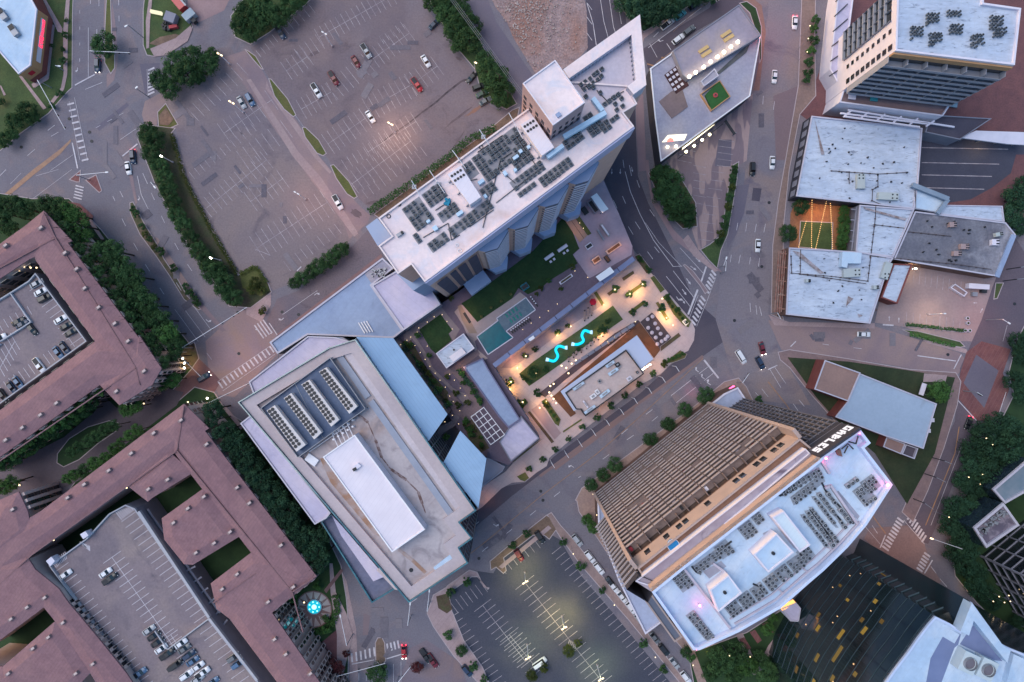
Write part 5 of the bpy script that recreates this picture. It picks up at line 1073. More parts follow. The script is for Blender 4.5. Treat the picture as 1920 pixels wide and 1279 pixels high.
# ---------------------------------------------------------------- top right tower
UH = 42.0; PH = 12.0
ut = thing('residential_tower', 'pale residential tower with white roof and grey balcony tiers at the top right', 'tower', (*XY(1790, 40, UH), 0))
up = [(1683, -30), (1679, 95), (1903, 122), (1915, 15), (1845, 5), (1845, -30)]
block(ut, up, UH, wall_wh, roof_white, 0, .8, .5, wall_wh)
a, b = XY(1681, 32, UH), XY(1679, 95, UH)
if wallpt(a, b, .5, 0, 5)[0] > a[0]: a, b = b, a
for (s_, w_, hf) in ((.80, .16, .62), (.30, .13, .42)):
    mb = MB()
    for k in range(9): wbox(mb, a, b, s_-w_/2, s_+w_/2, 14.5+k*3, 14.5+k*3+3*hf, .02, .2); wbox(mb, a, b, s_-.005, s_+.005, 14.5+k*3, 14.5+k*3+3*hf, .2, .24)
    bp(mb, 'window', gl, ut)
def tiers(root, a, b, z0, n, dz, off, sm, gm, lip=.9, jag=6):
    if True:
        sl = MB(); gw = MB(); dv = MB()
        for k in range(n):
            z = z0+k*dz; wbox(sl, a, b, 0, 1, z-.25, z+lip, off-.12, off); wbox(sl, a, b, 0, 1, z-.25, z, 0, off-.12); wbox(gw, a, b, 0, 1, z, z+dz-.6, .02, .06)
            for j in range(jag+1): wbox(dv, a, b, max(0, j/jag-.003), min(1, j/jag+.003), z, z+dz-.25, .05, off-.14)
        bp(sl, 'balcony_slab', sm, root, 12); bp(gw, 'window', gm, root); bp(dv, 'divider', sm, root)
a, b = XY(1679, 95, UH), XY(1903, 122, UH)
if wallpt(a, b, .5, 0, 5)[1] > wallpt(a, b, .5, 0, 0)[1]: a, b = b, a
tiers(ut, a, b, PH+3, 8, 3.0, 2.0, mat('slab_grey', (.30, .31, .37), (.26, .27, .33)), gl)
mb = MB(); wbox(mb, a, b, 0, 1, UH-3, UH-.9, .02, .5); mb.build('top_wall', wall_tan, ut)
a, b = XY(1683, -30, UH), XY(1681, 32, UH)
if wallpt(a, b, .5, 0, 5)[0] > a[0]: a, b = b, a
tiers(ut, a, b, PH+1, 9, 3.0, .8, mat('slab_grey', (0, 0, 0)), gl, .1, 3)
pt = thing('podium_block', 'white panelled lower block on the street side of the top right tower', 'building', (*XY(1560, 60, 14), 0))
block(pt, [(1575, -30), (1570, 0), (1556, 130), (1578, 168), (1604, -30)], 8, wall_wh, roof_lav, 0, .4, .4)
a, b = XY(1556, 0, 15), XY(1547, 135, 15); mb = MB()
block(pt, [(1574, 192), (1584, 160), (1790, 185), (1768, 218)], PH, wall_wh, mat('terrace_rose', (.26, .17, .17), (.21, .14, .15), scale=.3), 0, 1, .4, wall_wh, 'terrace_wall', 'terrace_floor')
mb = MB()
for k in range(6): mb.bar(XY(1556+k*2.4, 142-k*28, 8.5), XY(1592-k*.3, 118-k*28, 8.5), .3, 7.9, 8.1)
mb.build('panel_joint', steel_bk, pt)
mb = MB()
for (a_, b_) in (((1576, 212), (1740, 232)), ((1590, 206), (1790, 238)), ((1584, 218), (1725, 238))): mb.bar(XY(*a_, 9), XY(*b_, 9), .5, 8.6, 9)
for k in range(6): mb.bar(XY(1598+k*31, 206+k*4, 9), XY(1582+k*31, 219+k*3.5, 9), .5, 8.55, 8.95)
tag(mb.build('pergola', wall_wh), 'white lattice pergola between the top right tower and the patched white roof', 'pergola')
mb = MB()
for i, (u, v, c_) in enumerate(((1637, 186, 0), (1596, 183, 1), (1786, 198, 2))):
    t = thing('patio_set', ['turquoise patio sofa on the top right terrace', 'white patio table on the top right terrace', 'blue hot tub on the red paved corner terrace'][i], 'patio furniture', W(u, v, PH-1 if i < 2 else 0)); z0 = PH-1 if i < 2 else 0
    mt_ = (mat('sofa_teal', (.05, .32, .38), (.04, .26, .3)), wall_wh, mat('tub_blue', (.10, .2, .28), (.3, .4, .5)))[i]
    MB().box(XY(u, v, z0), R(-8), 2.2, 1.5, z0+.3, z0+.8).build('seat' if i == 0 else 'top', mt_, t); mq = MB(); [mq.box(XY(u+dx, v+dy, z0), 0, .15, .15, z0, z0+.3) for dx in (-4, 4) for dy in (-3, 3)]; mq.build('leg', steel_bk, t)
t = thing('canopy_roof', 'long pale illuminated entrance canopy on the right edge', 'canopy', W(1850, 262, 5)); mb = MB(); mb.prism(P([(1800, 258), (1830, 245), (1925, 248), (1925, 272), (1890, 270)], 6), 5.4, 6, 0, 0, True); mb.build('roof', wall_wh, t); mb = MB(); [mb.cyl(XY(1815+k*34, 256+k*3, 5), .2, .2, 0, 5.4, 8) for k in range(4)]; mb.build('column', steel, t)
root = thing('link_building', 'grey flat link building right of the motor court', 'building', W(1800, 235)); block(root, [(1745, 215), (1860, 222), (1800, 262), (1735, 248)], 7, wall_gy, asph_dark, 0, .4, .3)

# ---------------------------------------------------------------- glass tower bottom right
GLH = 56.0
gt2 = thing('glass_tower', 'dark glass office tower with blue white roof at the bottom right', 'tower', (*XY(1760, 1250, GLH), 0))
curve = [(1754, 1156), (1740, 1172), (1720, 1198), (1702, 1224), (1680, 1252), (1660, 1280), (1634, 1320), (1612, 1362), (1596, 1410)]
out_ = curve+[(1620, 1500), (2050, 1500), (2050, 1260), (1920, 1226), (1895, 1216), (1879, 1208), (1822, 1129), (1800, 1182), (1783, 1170)]
p = ccw(P(out_, GLH)); mb = MB()
for i in range(len(p)):
    a, b = p[i], p[(i+1) % len(p)]; mb.face([(*a, 0), (*b, 0), (*b, GLH-.6), (*a, GLH-.6)])
gm_ = mat('tower_glass', (.008, .02, .026), (.018, .036, .042), scale=.12, c=(.035, .026, .032), cscale=.045, cpos=(.5, .7), rough=.12, spec=1.0, lines=[(20, 3.4, .05, (.004, .008, .01), .8)]); mb.build('curtain_wall', gm_, gt2)  # brownish noise tint paints a reflection into the glass colour
MB().flat(inset(p, .3), GLH-1.2).build('roof', roof_white2, gt2); MB().parapet(p, GLH-1.2, GLH, .5).build('parapet', mat('parapet_blue', (0, 0, 0)), gt2)
wl2 = MB(); vm_ = MB(); fl = MB(); wl = P([(1754, 1156), (1822, 1129)], GLH)
segs = [(XY(*curve[i], GLH), XY(*curve[i+1], GLH)) for i in range(len(curve)-1)]
for (a, b) in segs:
    if wallpt(a, b, .5, 0, 5)[0] > wallpt(a, b, .5, 0, 0)[0]: a, b = b, a
    for k in range(15): wbox(fl, a, b, 0, 1, 4+k*3.6, 4.18+k*3.6, .01, .12)
    for k in range(6): wbox(vm_, a, b, k/6-.0025, k/6+.0025, 3, GLH-1, .01, .07)
a, b = XY(1800, 1182, GLH), XY(1822, 1129, GLH); fl2 = MB()
nn = [((1754, 1156), (1783, 1170)), ((1783, 1170), (1800, 1182)), ((1800, 1182), (1822, 1129))]
wedge = ccw(P([(1754, 1157), (1822, 1131), (1800, 1182), (1783, 1171)], 50))
mb = MB(); 
for i in range(4): a, b = wedge[i], wedge[(i+1) % 4]; mb.face([(*a, 0), (*b, 0), (*b, 50), (*a, 50)])
mb.face([(*q_, 50) for q_ in wedge]); mb.build('curtain_wall', gm_, gt2)
for i in range(4):
    a, b = wedge[i], wedge[(i+1) % 4]
    for k in range(13): wbox(fl, a, b, 0, 1, 4+k*3.6, 4.18+k*3.6, .01, .12); wbox(wl2, a, b, 0, 1, 4.2+k*3.6, 4.42+k*3.6, .02, .3)
bp(wl2, 'spandrel', mat('spandrel_teal', (.10, .15, .18), (.08, .12, .15)), gt2); bp(vm_, 'mullion', mat('mullion_dark', (.03, .045, .06), (.02, .03, .045)), gt2); bp(fl, 'floor_line', mat('floor_line', (.045, .075, .10), (.03, .05, .07)), gt2)
lit = MB(); rnd = random.Random(8)
for (si, k, s0, s1) in ((3, 9, .3, .8), (3, 8, 0, .3), (0, 7, .2, .5), (1, 8, .5, .8), (2, 3, .1, .3), (6, 9, .3, .6), (7, 7, .1, .5), (7, 4, .3, .6), (5, 11, .5, .7), (4, 7, .3, 1), (2, 10, .3, .6), (5, 8, .1, .9), (5, 4, .1, .4), (4, 3, .5, .8), (6, 6, .1, .5), (2, 5, .6, .8), (6, 2, .1, .35)):
    a, b = segs[si]
    if wallpt(a, b, .5, 0, 5)[0] > wallpt(a, b, .5, 0, 0)[0]: a, b = b, a
    wbox(lit, a, b, s0, s1, 4.5+k*3.6, 6.1+k*3.6, .02, .06)
for k, s0, s1 in ((11, .3, .34), (8, .3, .36), (4, .72, .76), (2, .1, .16), (6, .55, .58)):
    a, b = XY(1754, 1157, 50), XY(1822, 1131, 50)
    if wallpt(a, b, .5, 0, 5)[1] < wallpt(a, b, .5, 0, 0)[1]: a, b = b, a
    wbox(lit, a, b, s0, s1, 4.3+k*3.6, 7.2+k*3.6, .02, .06)
LW = bp(lit, 'lit_window', emis('lit_window', (1, .6, .08), .06), gt2)
for q_, o in enumerate(LW):
    if q_ % 3: o.data.materials[0] = emis('lit_window_dim', (1, .55, .08), .025) if q_ % 3 == 1 else emis('lit_window_mid', (1, .62, .12), .04)
sp = MB()
for (si, k, s) in ((0, 4, .5), (1, 3, .2), (2, 2, .6), (4, 5, .4), (5, 2, .5), (2, 8, .3), (6, 9, .5), (3, 5, .9), (5, 10, .3)):
    a, b = segs[si]
    if wallpt(a, b, .5, 0, 5)[0] > wallpt(a, b, .5, 0, 0)[0]: a, b = b, a
    wbox(sp, a, b, s, s+.06, 6+k*3.6, 6.5+k*3.6, .02, .1)
bp(sp, 'ceiling_light', emis('ceiling_light', (1, .6, .3), .25), gt2)
# roof: fins, recess, cooling towers
mb = MB(); mb.prism(P([(1822, 1131), (1879, 1208), (1895, 1220), (1889, 1243), (1826, 1164), (1817, 1192), (1801, 1184)], GLH+2), GLH-1.2, GLH+2); mb.prism(P([(1903, 1228), (1925, 1238), (1925, 1290), (1888, 1290)], GLH+1), GLH-1.2, GLH+.6); mb.build('roof_fin', roof_white2, gt2)
mb = MB(); mb.flat(P([(1779, 1178), (1800, 1190), (1790, 1207), (1768, 1194), (1745, 1235), (1735, 1290), (1762, 1290), (1790, 1215), (1797, 1209), (1802, 1190)], GLH-1.1), GLH-1.17); mb.flat(P([(1826, 1172), (1880, 1240), (1862, 1238), (1800, 1208), (1812, 1190)], GLH-1.1), GLH-1.165); mb.build('roof_recess', mat('recess_blue', (.18, .22, .38), (.15, .19, .34), scale=.2), gt2)
for i, (u, v) in enumerate(((1816, 1240), (1850, 1252))):
    t = thing('cooling_tower', ['left square cooling tower with big round fan on the glass tower', 'right square cooling tower with big round fan on the glass tower'][i], 'cooling tower', W(u, v, GLH-1.1)); c = XY(u+2, v+4, GLH+2)
    MB().box(c, R(-25), 4.0, 4.8, GLH-1.1, GLH+2).build('casing', mat('ct_pale', (.5, .58, .64), (.44, .52, .58)), t); MB().cyl(c, 1.55, 1.45, GLH+2, GLH+2.8, 24, 0, False).build('fan_ring', steel, t); MB().cyl(c, 1.35, 1.3, GLH+2.02, GLH+2.1, 20).build('fan', mat('fan_grey', (.18, .17, .2), (.14, .13, .17)), t)
t = thing('entry_pavilion', 'small pale pavilion with lit orange side at the foot of the curved roof tower', 'pavilion', W(1486, 1150)); block(t, [(1466, 1141), (1493, 1130), (1502, 1141), (1498, 1166), (1482, 1165)], 9, wall_lt, roof_lav, 0, .3, .3)
mb = MB(); mb.prism(P([(1464, 1140), (1489, 1126), (1492, 1130), (1468, 1146)], 9), 8, 8.8); mb.build('lit_canopy', emis('lit_orange', (1, .42, .12), .5), t)

# ---------------------------------------------------------------- tower with white frame grid, right edge
ft = thing('grid_tower', 'dark office tower with white frame grid at the right edge', 'tower', (*XY(1990, 1130, 90), 0))
fp = ccw(P([(1838, 1042), (1906, 985), (2010, 900), (2200, 1120), (1990, 1300)], 0)); mb = MB()
for i in range(len(fp)): a, b = fp[i], fp[(i+1) % len(fp)]; mb.face([(*a, 0), (*b, 0), (*b, 90), (*a, 90)])
mb.face([(*q_, 90) for q_ in fp]); mb.build('curtain_wall', gl, ft)
mb = MB()
for i in range(len(fp)):
    a, b = fp[i], fp[(i+1) % len(fp)]; L_ = math.hypot(a[0]-b[0], a[1]-b[1]); n = max(3, int(L_/5))
    for k in range(n+1): wbox(mb, a, b, k/n-.2/L_, k/n+.2/L_, 0, 90, .02, .35)
    for k in range(22): wbox(mb, a, b, 0, 1, 4*k+2, 4*k+2.35, .02, .3)
mb.build('frame', wall_gy, ft)
root = thing('annex_building', 'low annex with white rim and dark cluttered roof at the right edge', 'building', (*XY(1865, 985, 20), 0))
pa_ = block(root, [(1826, 990), (1882, 943), (1912, 985), (1850, 1028)], 14, gl_blue, mat('annex_roof', (.13, .11, .16), (.10, .09, .13), scale=.3, c=(.3, .26, .32), cscale=.4), 0, .8, .7, wall_lt)
block(root, [(1862, 918), (1885, 945), (1955, 905), (1930, 860)], 12, gl_blue, mat('annex_roof2', (.14, .20, .26), (.2, .24, .3), scale=.3), 0, .8, .6, wall_lt)
rnd = random.Random(4); mb = MB()
for k in range(26): mb.box(XY(1842+rnd.uniform(-6, 40), 1000-rnd.uniform(-8, 35), 22) if 0 else XY(1838+k*1.9+rnd.uniform(-3, 3), 1000-k*1.6+rnd.uniform(-8, 6), 14), rnd.uniform(0, 3), rnd.uniform(.5, 1.4), rnd.uniform(.4, .9), 13.2, 14.2)
mb.build('roof_clutter', steel, root)
# ---------------------------------------------------------------- white roofed complex on the right
root = thing('patched_roof_building', 'north block of the white patched roof complex', 'building', (*XY(1610, 300, 9), 0))
b1 = [(1522, 217), (1730, 240), (1722, 345), (1715, 392), (1493, 368), (1508, 290)]
block(root, b1, 7, wall_dk, roof_white, 0, .5, .4, wall_lt)
windows(root, XY(1522, 217, 7), XY(1493, 368, 7), .5, 6.3, 8, 1, .6, .6, None, wall_gy, .06) 
root = thing('patched_roof_building', 'middle block of the white patched roof complex beside the string light courtyard', 'building', (*XY(1650, 440, 9), 0))
block(root, [(1612, 384), (1715, 392), (1676, 482), (1610, 475), (1605, 470)], 6.9, wall_gy, roof_white, 0, .5, .4, wall_lt)
root = thing('patched_roof_building', 'south block of the white patched roof complex', 'building', (*XY(1560, 540, 9), 0))
block(root, [(1480, 464), (1612, 472), (1676, 483), (1665, 500), (1660, 520), (1632, 607), (1474, 590)], 7.1, brick_br, roof_white, 0, .5, .4, wall_lt)
root = thing('patched_roof_building', 'small lower white roof wing with brick edge facing the yard', 'building', (*XY(1680, 530, 7), 0))
block(root, [(1676, 494), (1711, 496), (1683, 570), (1652, 558)], 6, brick, roof_white, 0, .4, .4, brick)
root = thing('grey_roof_building', 'grey stained flat roof building between the white roofs and the far avenue', 'building', (*XY(1790, 450, 8), 0))
block(root, [(1716, 396), (1886, 417), (1905, 440), (1872, 519), (1676, 486)], 6.6, brick_br, roof_dirty, 0, .5, .4, wall_lt)
MB().bar(XY(1903, 440, 7), XY(1871, 519, 7), 1.5, 6.1, 6.7).build('edge_gutter', roof_blue, root)
root = thing('link_roof', 'narrow white roof strip above the grey stained roof', 'building', (*XY(1820, 400, 7), 0)); block(root, [(1768, 384), (1880, 386), (1884, 416), (1764, 402)], 6.5, wall_lt, roof_white, 0, .4, .3)
root = thing('link_roof', 'small angled grey roof wedge between the white roofs and the motor court', 'building', (*XY(1740, 370, 7), 0)); block(root, [(1716, 346), (1780, 372), (1762, 400), (1716, 392)], 7, wall_gy, roof_white2, 0, .4, .3)
mb = MB(); mb.bar(XY(1712, 346, 8.5), XY(1780, 373, 8.5), 1.4, 7.2, 8.4); mb.bar(XY(1780, 373, 8.5), XY(1760, 400, 8.5), 1.2, 7.2, 8.2); mb.build('roof_rim', mat('rim_steelblue', (.22, .28, .38), (.18, .24, .33)), root)
units = [((1612, 341), 4.5, 2.4, 90, 7, 'tall grey air handler with four black fans on the north white roof'), ((1663, 369), 6.2, 2.2, -3, 7, 'wide pale air handler near the south edge of the north white roof'), ((1595, 512), 5.2, 2.6, 3, 7.1, 'pale air handler beside the roof access hut of the south white roof'),
         ((1660, 508), 2.2, 5.2, -18, 7.1, 'slanted pale air handler on the east edge of the south white roof'), ((1784, 422), 2.2, 1.5, 0, 6.6, 'pinkish box unit at the top of the grey stained roof'), ((1806, 463), 2.6, 1.6, 0, 6.6, 'pinkish box unit in the middle of the grey stained roof'), ((1792, 476), 2.4, 1.5, 0, 6.6, 'pinkish box unit below the middle of the grey stained roof'),
         ((1863, 455), 2.2, 1.8, 0, 6.6, 'bright white box unit near the right end of the grey stained roof'), ((1870, 440), 2.2, 1.2, 10, 6.6, 'grey box unit above the bright white one'), ((1640, 539), 1.6, 1.2, 0, 7.1, 'small brown vent box on the south white roof'), ((1513, 527), 1.4, 1, 0, 7.1, 'small round patch vent on the west of the south white roof')]
for (c, a_, b_, an, h_, lb) in units:
    t = thing('rooftop_unit', lb, 'air handler', W(*c, h_-.5)); cc = XY(*c, h_); pk = c[0] in (1784, 1806, 1792)
    MB().box(cc, R(an), a_, b_, h_-.35, h_+1.0).build('casing', (mat('unit_pink', (.36, .26, .27), (.3, .22, .23)) if pk else wall_wh if c[0] == 1863 else mat('unit_green', (.42, .46, .48), (.37, .41, .43))), t)
    mb = MB(); 
    for dx in (.2, .42):
        for dy in (-.25, .25): mb.cyl((cc[0]+math.cos(R(an))*a_*dx-math.sin(R(an))*b_*dy if a_ >= b_ else cc[0]+a_*dy, cc[1]+math.sin(R(an))*a_*dx+math.cos(R(an))*b_*dy if a_ >= b_ else cc[1]-b_*dx), .28, .26, h_+1.0, h_+1.05, 8)
    mb.build('fan', steel_bk, t)
t = thing('roof_hut', 'white roof access hut on the north edge of the south white roof', 'roof hut', W(1598, 486, 7)); MB().prism(P([(1580, 472), (1616, 474), (1614, 494), (1590, 494), (1588, 502), (1578, 500)], 9), 6.7, 9).build('wall', roof_white2, t); MB().box(XY(1584, 490, 9), 0, .8, 1.8, 7, 8.6).build('door', wall_gy, t)
mb = MB()
for pts_, h_ in (([(1484, 480), (1485, 512), (1560, 518), (1628, 527), (1642, 410), (1643, 386)], 7.2), ([(1502, 466), (1501, 514), (1560, 522), (1625, 532)], 7.2), ([(1633, 480), (1790, 495), (1860, 505)], 7.0), ([(1641, 421), (1700, 428)], 7.0), ([(1647, 326), (1647, 350), (1637, 355), (1636, 376), (1655, 384)], 7.1), ([(1560, 320), (1647, 326), (1700, 323)], 7.1), ([(1593, 322), (1593, 345)], 7.1), ([(1700, 434), (1785, 443)], 6.7)):
    for a, b in zip(pts_[:-1], pts_[1:]): mb.bar(XY(*a, h_), XY(*b, h_), .16, h_-.35, h_-.2)
    for a, b in zip(pts_[:-1], pts_[1:]):
        n = max(1, int(math.hypot(b[0]-a[0], b[1]-a[1])/14))
        for k in range(n): c = lerp(a, b, k/n); mb.box(XY(*c, h_), 0, .5, .35, h_-.45, h_-.3)
tag(mb.build('gas_pipe', mat('pipe_brown', (.08, .055, .06), (.06, .045, .05))), 'dark gas pipes on blocks across the white patched roofs', 'pipes')
rnd = random.Random(7); mb = MB()
for k in range(60):
    u, v = rnd.choice([(rnd.uniform(1530, 1712), rnd.uniform(232, 380)), (rnd.uniform(1490, 1640), rnd.uniform(475, 585)), (rnd.uniform(1722, 1870), rnd.uniform(410, 490))]); mb.box(XY(u, v, 10), rnd.uniform(0, 3), rnd.uniform(.2, .6), rnd.uniform(.2, .5), 6.1, 7.0)
tag(mb.build('roof_vents', steel_bk), 'scattered small dark vents on the patched roofs', 'vents')
mb = MB()
for i, pts_ in enumerate([[(1485, 470), (1500, 473), (1545, 512), (1538, 514)], [(1618, 388), (1700, 410), (1697, 414), (1622, 393)], [(1527, 222), (1546, 290), (1540, 290)], [(1590, 555), (1600, 560), (1586, 575)], [(1608, 588), (1618, 592), (1610, 596)]]): mb.flat(P(pts_, 6.9), 6.93)
mb.build('roof_stain', mat('stain_brown', (.20, .15, .15), (.36, .33, .38), scale=.5, rng=(.4, .6)), root)
# courtyard with string lights
G('courtyard', [(1495, 372), (1612, 384), (1605, 470), (1480, 464), (1482, 400)], mat('court_tan', (.30, .14, .07), (.22, .10, .06), scale=.3, fine=(2, .15)), Z2)
KERB('lawn', [(1500, 414), (1562, 417), (1560, 470), (1497, 464)], grass, 'courtyard lawn under the string lights')
pts_ = [((1523, 372), (1522, 464)), ((1557, 374), (1562, 470)), ((1551, 374), (1530, 465)), ((1512, 415), (1498, 463))]
for i, (a, b) in enumerate(pts_):
    t = thing('string_lights', ['straight string of warm bulbs nearest the street in the brick courtyard', 'straight string of warm bulbs nearest the hedge in the brick courtyard', 'slanting string of warm bulbs crossing the courtyard lawn', 'short string of warm bulbs at the street corner of the courtyard lawn'][i], 'string lights', W(*a, 4)); mb = MB(); wr = MB()
    n = 26 if i < 3 else 14
    for k in range(n): c = lerp(a, b, k/(n-1)); q_ = W(*c, 4.5); mb.box(q_[:2], .5, .16, .16, 4.3, 4.46)
    mb.build('bulb', emis('bulb_warm', (1, .55, .2), .9), t); wr.tube([W(*a, 4.6), W(*b, 4.6)], .03, 4); wr.build('wire', steel_bk, t)
mb = MB()   # pergola by hedge
for k in range(5): mb.bar(XY(1594+k*.5, 472-k*20, 5), XY(1606+k*1.4, 474-k*20, 5), .35, 4.7, 5)
mb.bar(XY(1597, 470, 5), XY(1606, 388, 5), .35, 4.7, 5.05); mb.bar(XY(1605, 472, 5), XY(1613, 388, 5), .35, 4.65, 5.02)
tag(mb.build('pergola', wall_gy), 'grey courtyard pergola beside the tall green hedge', 'pergola')
mb = MB()    # fire escape / awning frame on the street side
for k in range(5): mb.bar(XY(1470-k*.8, 466+k*1+0, 6), XY(1462, 588, 6), .2, 5.7, 6) if k < 1 else None
for k in range(4): mb.bar(XY(1461+k*4.2, 470, 6), XY(1453+k*4.2, 585, 6), .3, 5.5, 5.8)
for k in range(5): mb.bar(XY(1459, 474+k*26, 6), XY(1476, 476+k*26, 6), .3, 5.45, 5.75)
tag(mb.build('street_awning', mat('rust_frame', (.24, .09, .07), (.3, .2, .17), scale=1)), 'rust and cream awning frame along the street side of the south white roof', 'awning')
# yard furniture
t = thing('dumpster_pen', 'white framed open bin full of scrap in the yard', 'skip', W(1793, 546)); q_ = P([(1777, 540), (1786, 533), (1809, 549), (1803, 557)]); MB().parapet(q_, .1, 1.5, .25).build('wall', wall_wh, t); MB().flat(inset(ccw(q_), .3), .9).build('scrap', rubble, t)
t = thing('generator', 'long white generator with dark radiator in the yard', 'generator', W(1830, 540)); MB().box(XY(1828, 538), R(-4), 6.5, 1.6, .2, 2.2).build('casing', wall_wh, t); MB().box(XY(1840, 547), R(-4), 1.6, .9, .2, 1.6).build('radiator', steel_bk, t); MB().box(XY(1824, 552), R(-4), 1.6, 1.3, .2, 1.2).build('tank', steel, t)
for i, (u, v) in enumerate(((1812, 597), (1813, 606), (1808, 620), (1816, 620))):
    t = thing('planter', ORD[i]+' round stone planter from the top at the yard corner', 'planter', W(u, v), 'round planters at the yard corner'); MB().cyl(XY(u, v), .55, .6, .02, .8, 12).build('pot', wall_lt, t); MB().cyl(XY(u, v), .4, .1, .8, 1.2, 8).build('shrub', grass_dk, t)

# ---------------------------------------------------------------- island building top
root = thing('island_building', 'grey flat roofed island building outlined in white', 'building', (*XY(1310, 160, 9), 0))
block(root, [(1219, 128), (1256, 102), (1262, 95), (1386, 8), (1427, 66), (1426, 72), (1407, 180), (1239, 303), (1228, 220)], 9, wall_dk, roof_gravel, 0, .5, .35, steel_wh)
block(root, [(1262, 95), (1386, 8), (1427, 66), (1408, 78), (1290, 148), (1280, 140)], 11.5, wall_gy, mat('roof_grey_pink2', (.30, .26, .33), (.25, .22, .28), scale=.2, fine=(1.2, .08), c=(.34, .28, .3), cscale=.1), 8.4, .3, .3, wall_gy)
block(root, [(1314, 152), (1340, 128), (1348, 142), (1320, 162)], 11, wall_lt, roof_gravel, 8.4, .4, .3, wall_lt)
MB().prism(P([(1236, 190), (1258, 172), (1278, 162), (1290, 200), (1260, 222)], 8.8), 8.4, 8.75).build('roof_patch', mat('patch_brown', (.20, .145, .155), (.16, .12, .13), scale=.3, fine=(1.4, .1)), root)
MB().prism(P([(1340, 140), (1408, 78), (1400, 98), (1350, 138)], 8.8), 8.4, 8.72).build('roof_patch', mat('patch_green', (.10, .11, .12), (.075, .08, .09), scale=.4, c=(.14, .13, .14), cscale=.3), root)
MB().prism(P([(1322, 178), (1348, 152), (1368, 180), (1335, 207)], 9.3), 8.4, 9.25).build('roof_lawn', mat('turf_bright', (.03, .11, .03), (.025, .09, .025), scale=.4, fine=(2, .1)), root)
MB().parapet(P([(1313, 176), (1350, 150), (1370, 181), (1334, 208)], 9.5), 8.4, 9.5, .25).build('lawn_edge', wall_tan, root)
t = thing('fire_pit', 'round red seat cluster on the green roof lawn', 'seat', W(1341, 179, 9.3)); MB().cyl(XY(1341, 179, 9.3), .7, .75, 9.27, 9.7, 10).build('cushion', mat('seat_pink', (.4, .07, .08), (.34, .06, .07)), t); MB().cyl(XY(1341, 179, 9.3), .25, .25, 9.7, 9.9, 8).build('bowl', steel_bk, t)
MB().prism(P([(1246, 140), (1272, 120), (1292, 160), (1268, 176)], 8.9), 8.4, 8.8).build('patio_floor', mat('patio_maroon', (.07, .03, .035), (.05, .022, .028), scale=.4), root)
k = 0
for j in range(4):
    for i in range(4):
        u, v = 1251+i*6.6+j*4.6, 142-i*4.8+j*9
        if (i, j) in ((3, 3),): continue
        t = thing('patio_table', '%s grey patio table from the left in %s row of the maroon roof terrace' % (ORD[i], ['the top', 'the second', 'the third', 'the bottom'][j]), 'table', W(u, v, 8.8), 'patio tables on the maroon roof terrace')
        if k == 0:
            ORG[t.name] = Vector((0, 0, 0)); o1 = MB().box((0, 0), .6, .85, .85, .7, .76).build('top', wall_lt, t); o2 = MB().cyl((0, 0), .06, .06, 0, .7, 6).build('stem', steel_bk, t)
        else:
            for o_ in (o1, o2): c_ = o_.copy(); COL.objects.link(c_); c_.parent = t
        k += 1
for i, (u, v) in enumerate(((1322, 96), (1364, 67))):
    t = thing('skylight', 'tan twin skylight on the raised grey roof, nearer the %s' % ('maroon terrace' if i == 0 else 'street corner'), 'skylight', W(u, v, 11.2)); ca = R(33)
    for s_ in (-.75, .75): MB().box((XY(u, v, 11.5)[0]+math.sin(ca)*s_, XY(u, v, 11.5)[1]-math.cos(ca)*s_), ca, 3.4, 1.0, 11.2, 11.6).build('pane', mat('skylight_tan', (.55, .38, .18), (.5, .34, .16)), t)
t = thing('lit_billboard', 'brightly lit tilted billboard with red picture at the south tip of the island building', 'billboard', W(1264, 260, 9)); 
mb = MB(); q_ = [W(1241, 267, 10), W(1283, 263, 10), W(1288, 252, 13.5), W(1252, 254, 13.5)]
mb.face(q_); mb.face([(a[0], a[1]+.05, a[2]+.25) for a in q_[::-1]]); mb.build('panel', emis('billboard', (1, .93, .72), .4), t)
mb = MB(); q_ = [W(1250, 266, 10.3), W(1263, 264.5, 10.3), W(1262, 260, 11.8), W(1256, 258, 12.2), W(1251, 262, 11.5)]; mb.face([(a[0], a[1]-.1, a[2]+.2) for a in q_]); mb.build('picture', emis('billboard_red', (.9, .12, .1), .8), t)
mb = MB(); [mb.tube([W(u, 262, 8.4), W(u, 262, 12)], .1, 5) for u in (1252, 1276)]; mb.build('post', steel_bk, t)
# parking frame south of it
# corner building east
root = thing('corner_building', 'flat pale blue roofed corner building with brown roof end', 'building', (*XY(1650, 760, 6), 0))
block(root, [(1612, 700), (1757, 757), (1732, 842), (1660, 818), (1566, 782), (1590, 752)], 6.5, brick, mat('roof_soft_blue', (.34, .42, .55), (.30, .38, .51), scale=.08, fine=(1, .05), c=(.26, .31, .4), cscale=.12, cpos=(.6, .8)), 0, .35, .35, wall_lt)
block(root, [(1547, 675), (1614, 699), (1591, 753), (1527, 730)], 7, brick, mat('roof_brown', (.30, .19, .17), (.25, .16, .15), scale=.15, fine=(1.5, .08)), 0, .35, .35, wall_lt)
block(root, [(1663, 819), (1698, 832), (1690, 852), (1656, 838)], 5, brick, MATS['roof_brown'], 0, .3, .3, wall_lt); block(root, [(1699, 833), (1722, 841), (1715, 861), (1691, 852)], 5, brick, asph_dark, 0, 1, .3, wall_lt, 'court_wall', 'court_floor')
mb = MB()
for k in range(6): mb.box(XY(1541-k*2.6, 690+k*6.5, 3), R(22), 1.6, .7, 2.8, 3.1)
mb.build('awning', wall_wh, root)
for i, (u, v) in enumerate(((1748, 788), (1741, 808))): MB().box(XY(u, v, 3), 0, 1.4, 1.2, 0, 3).build('porch', wall_wh, root)
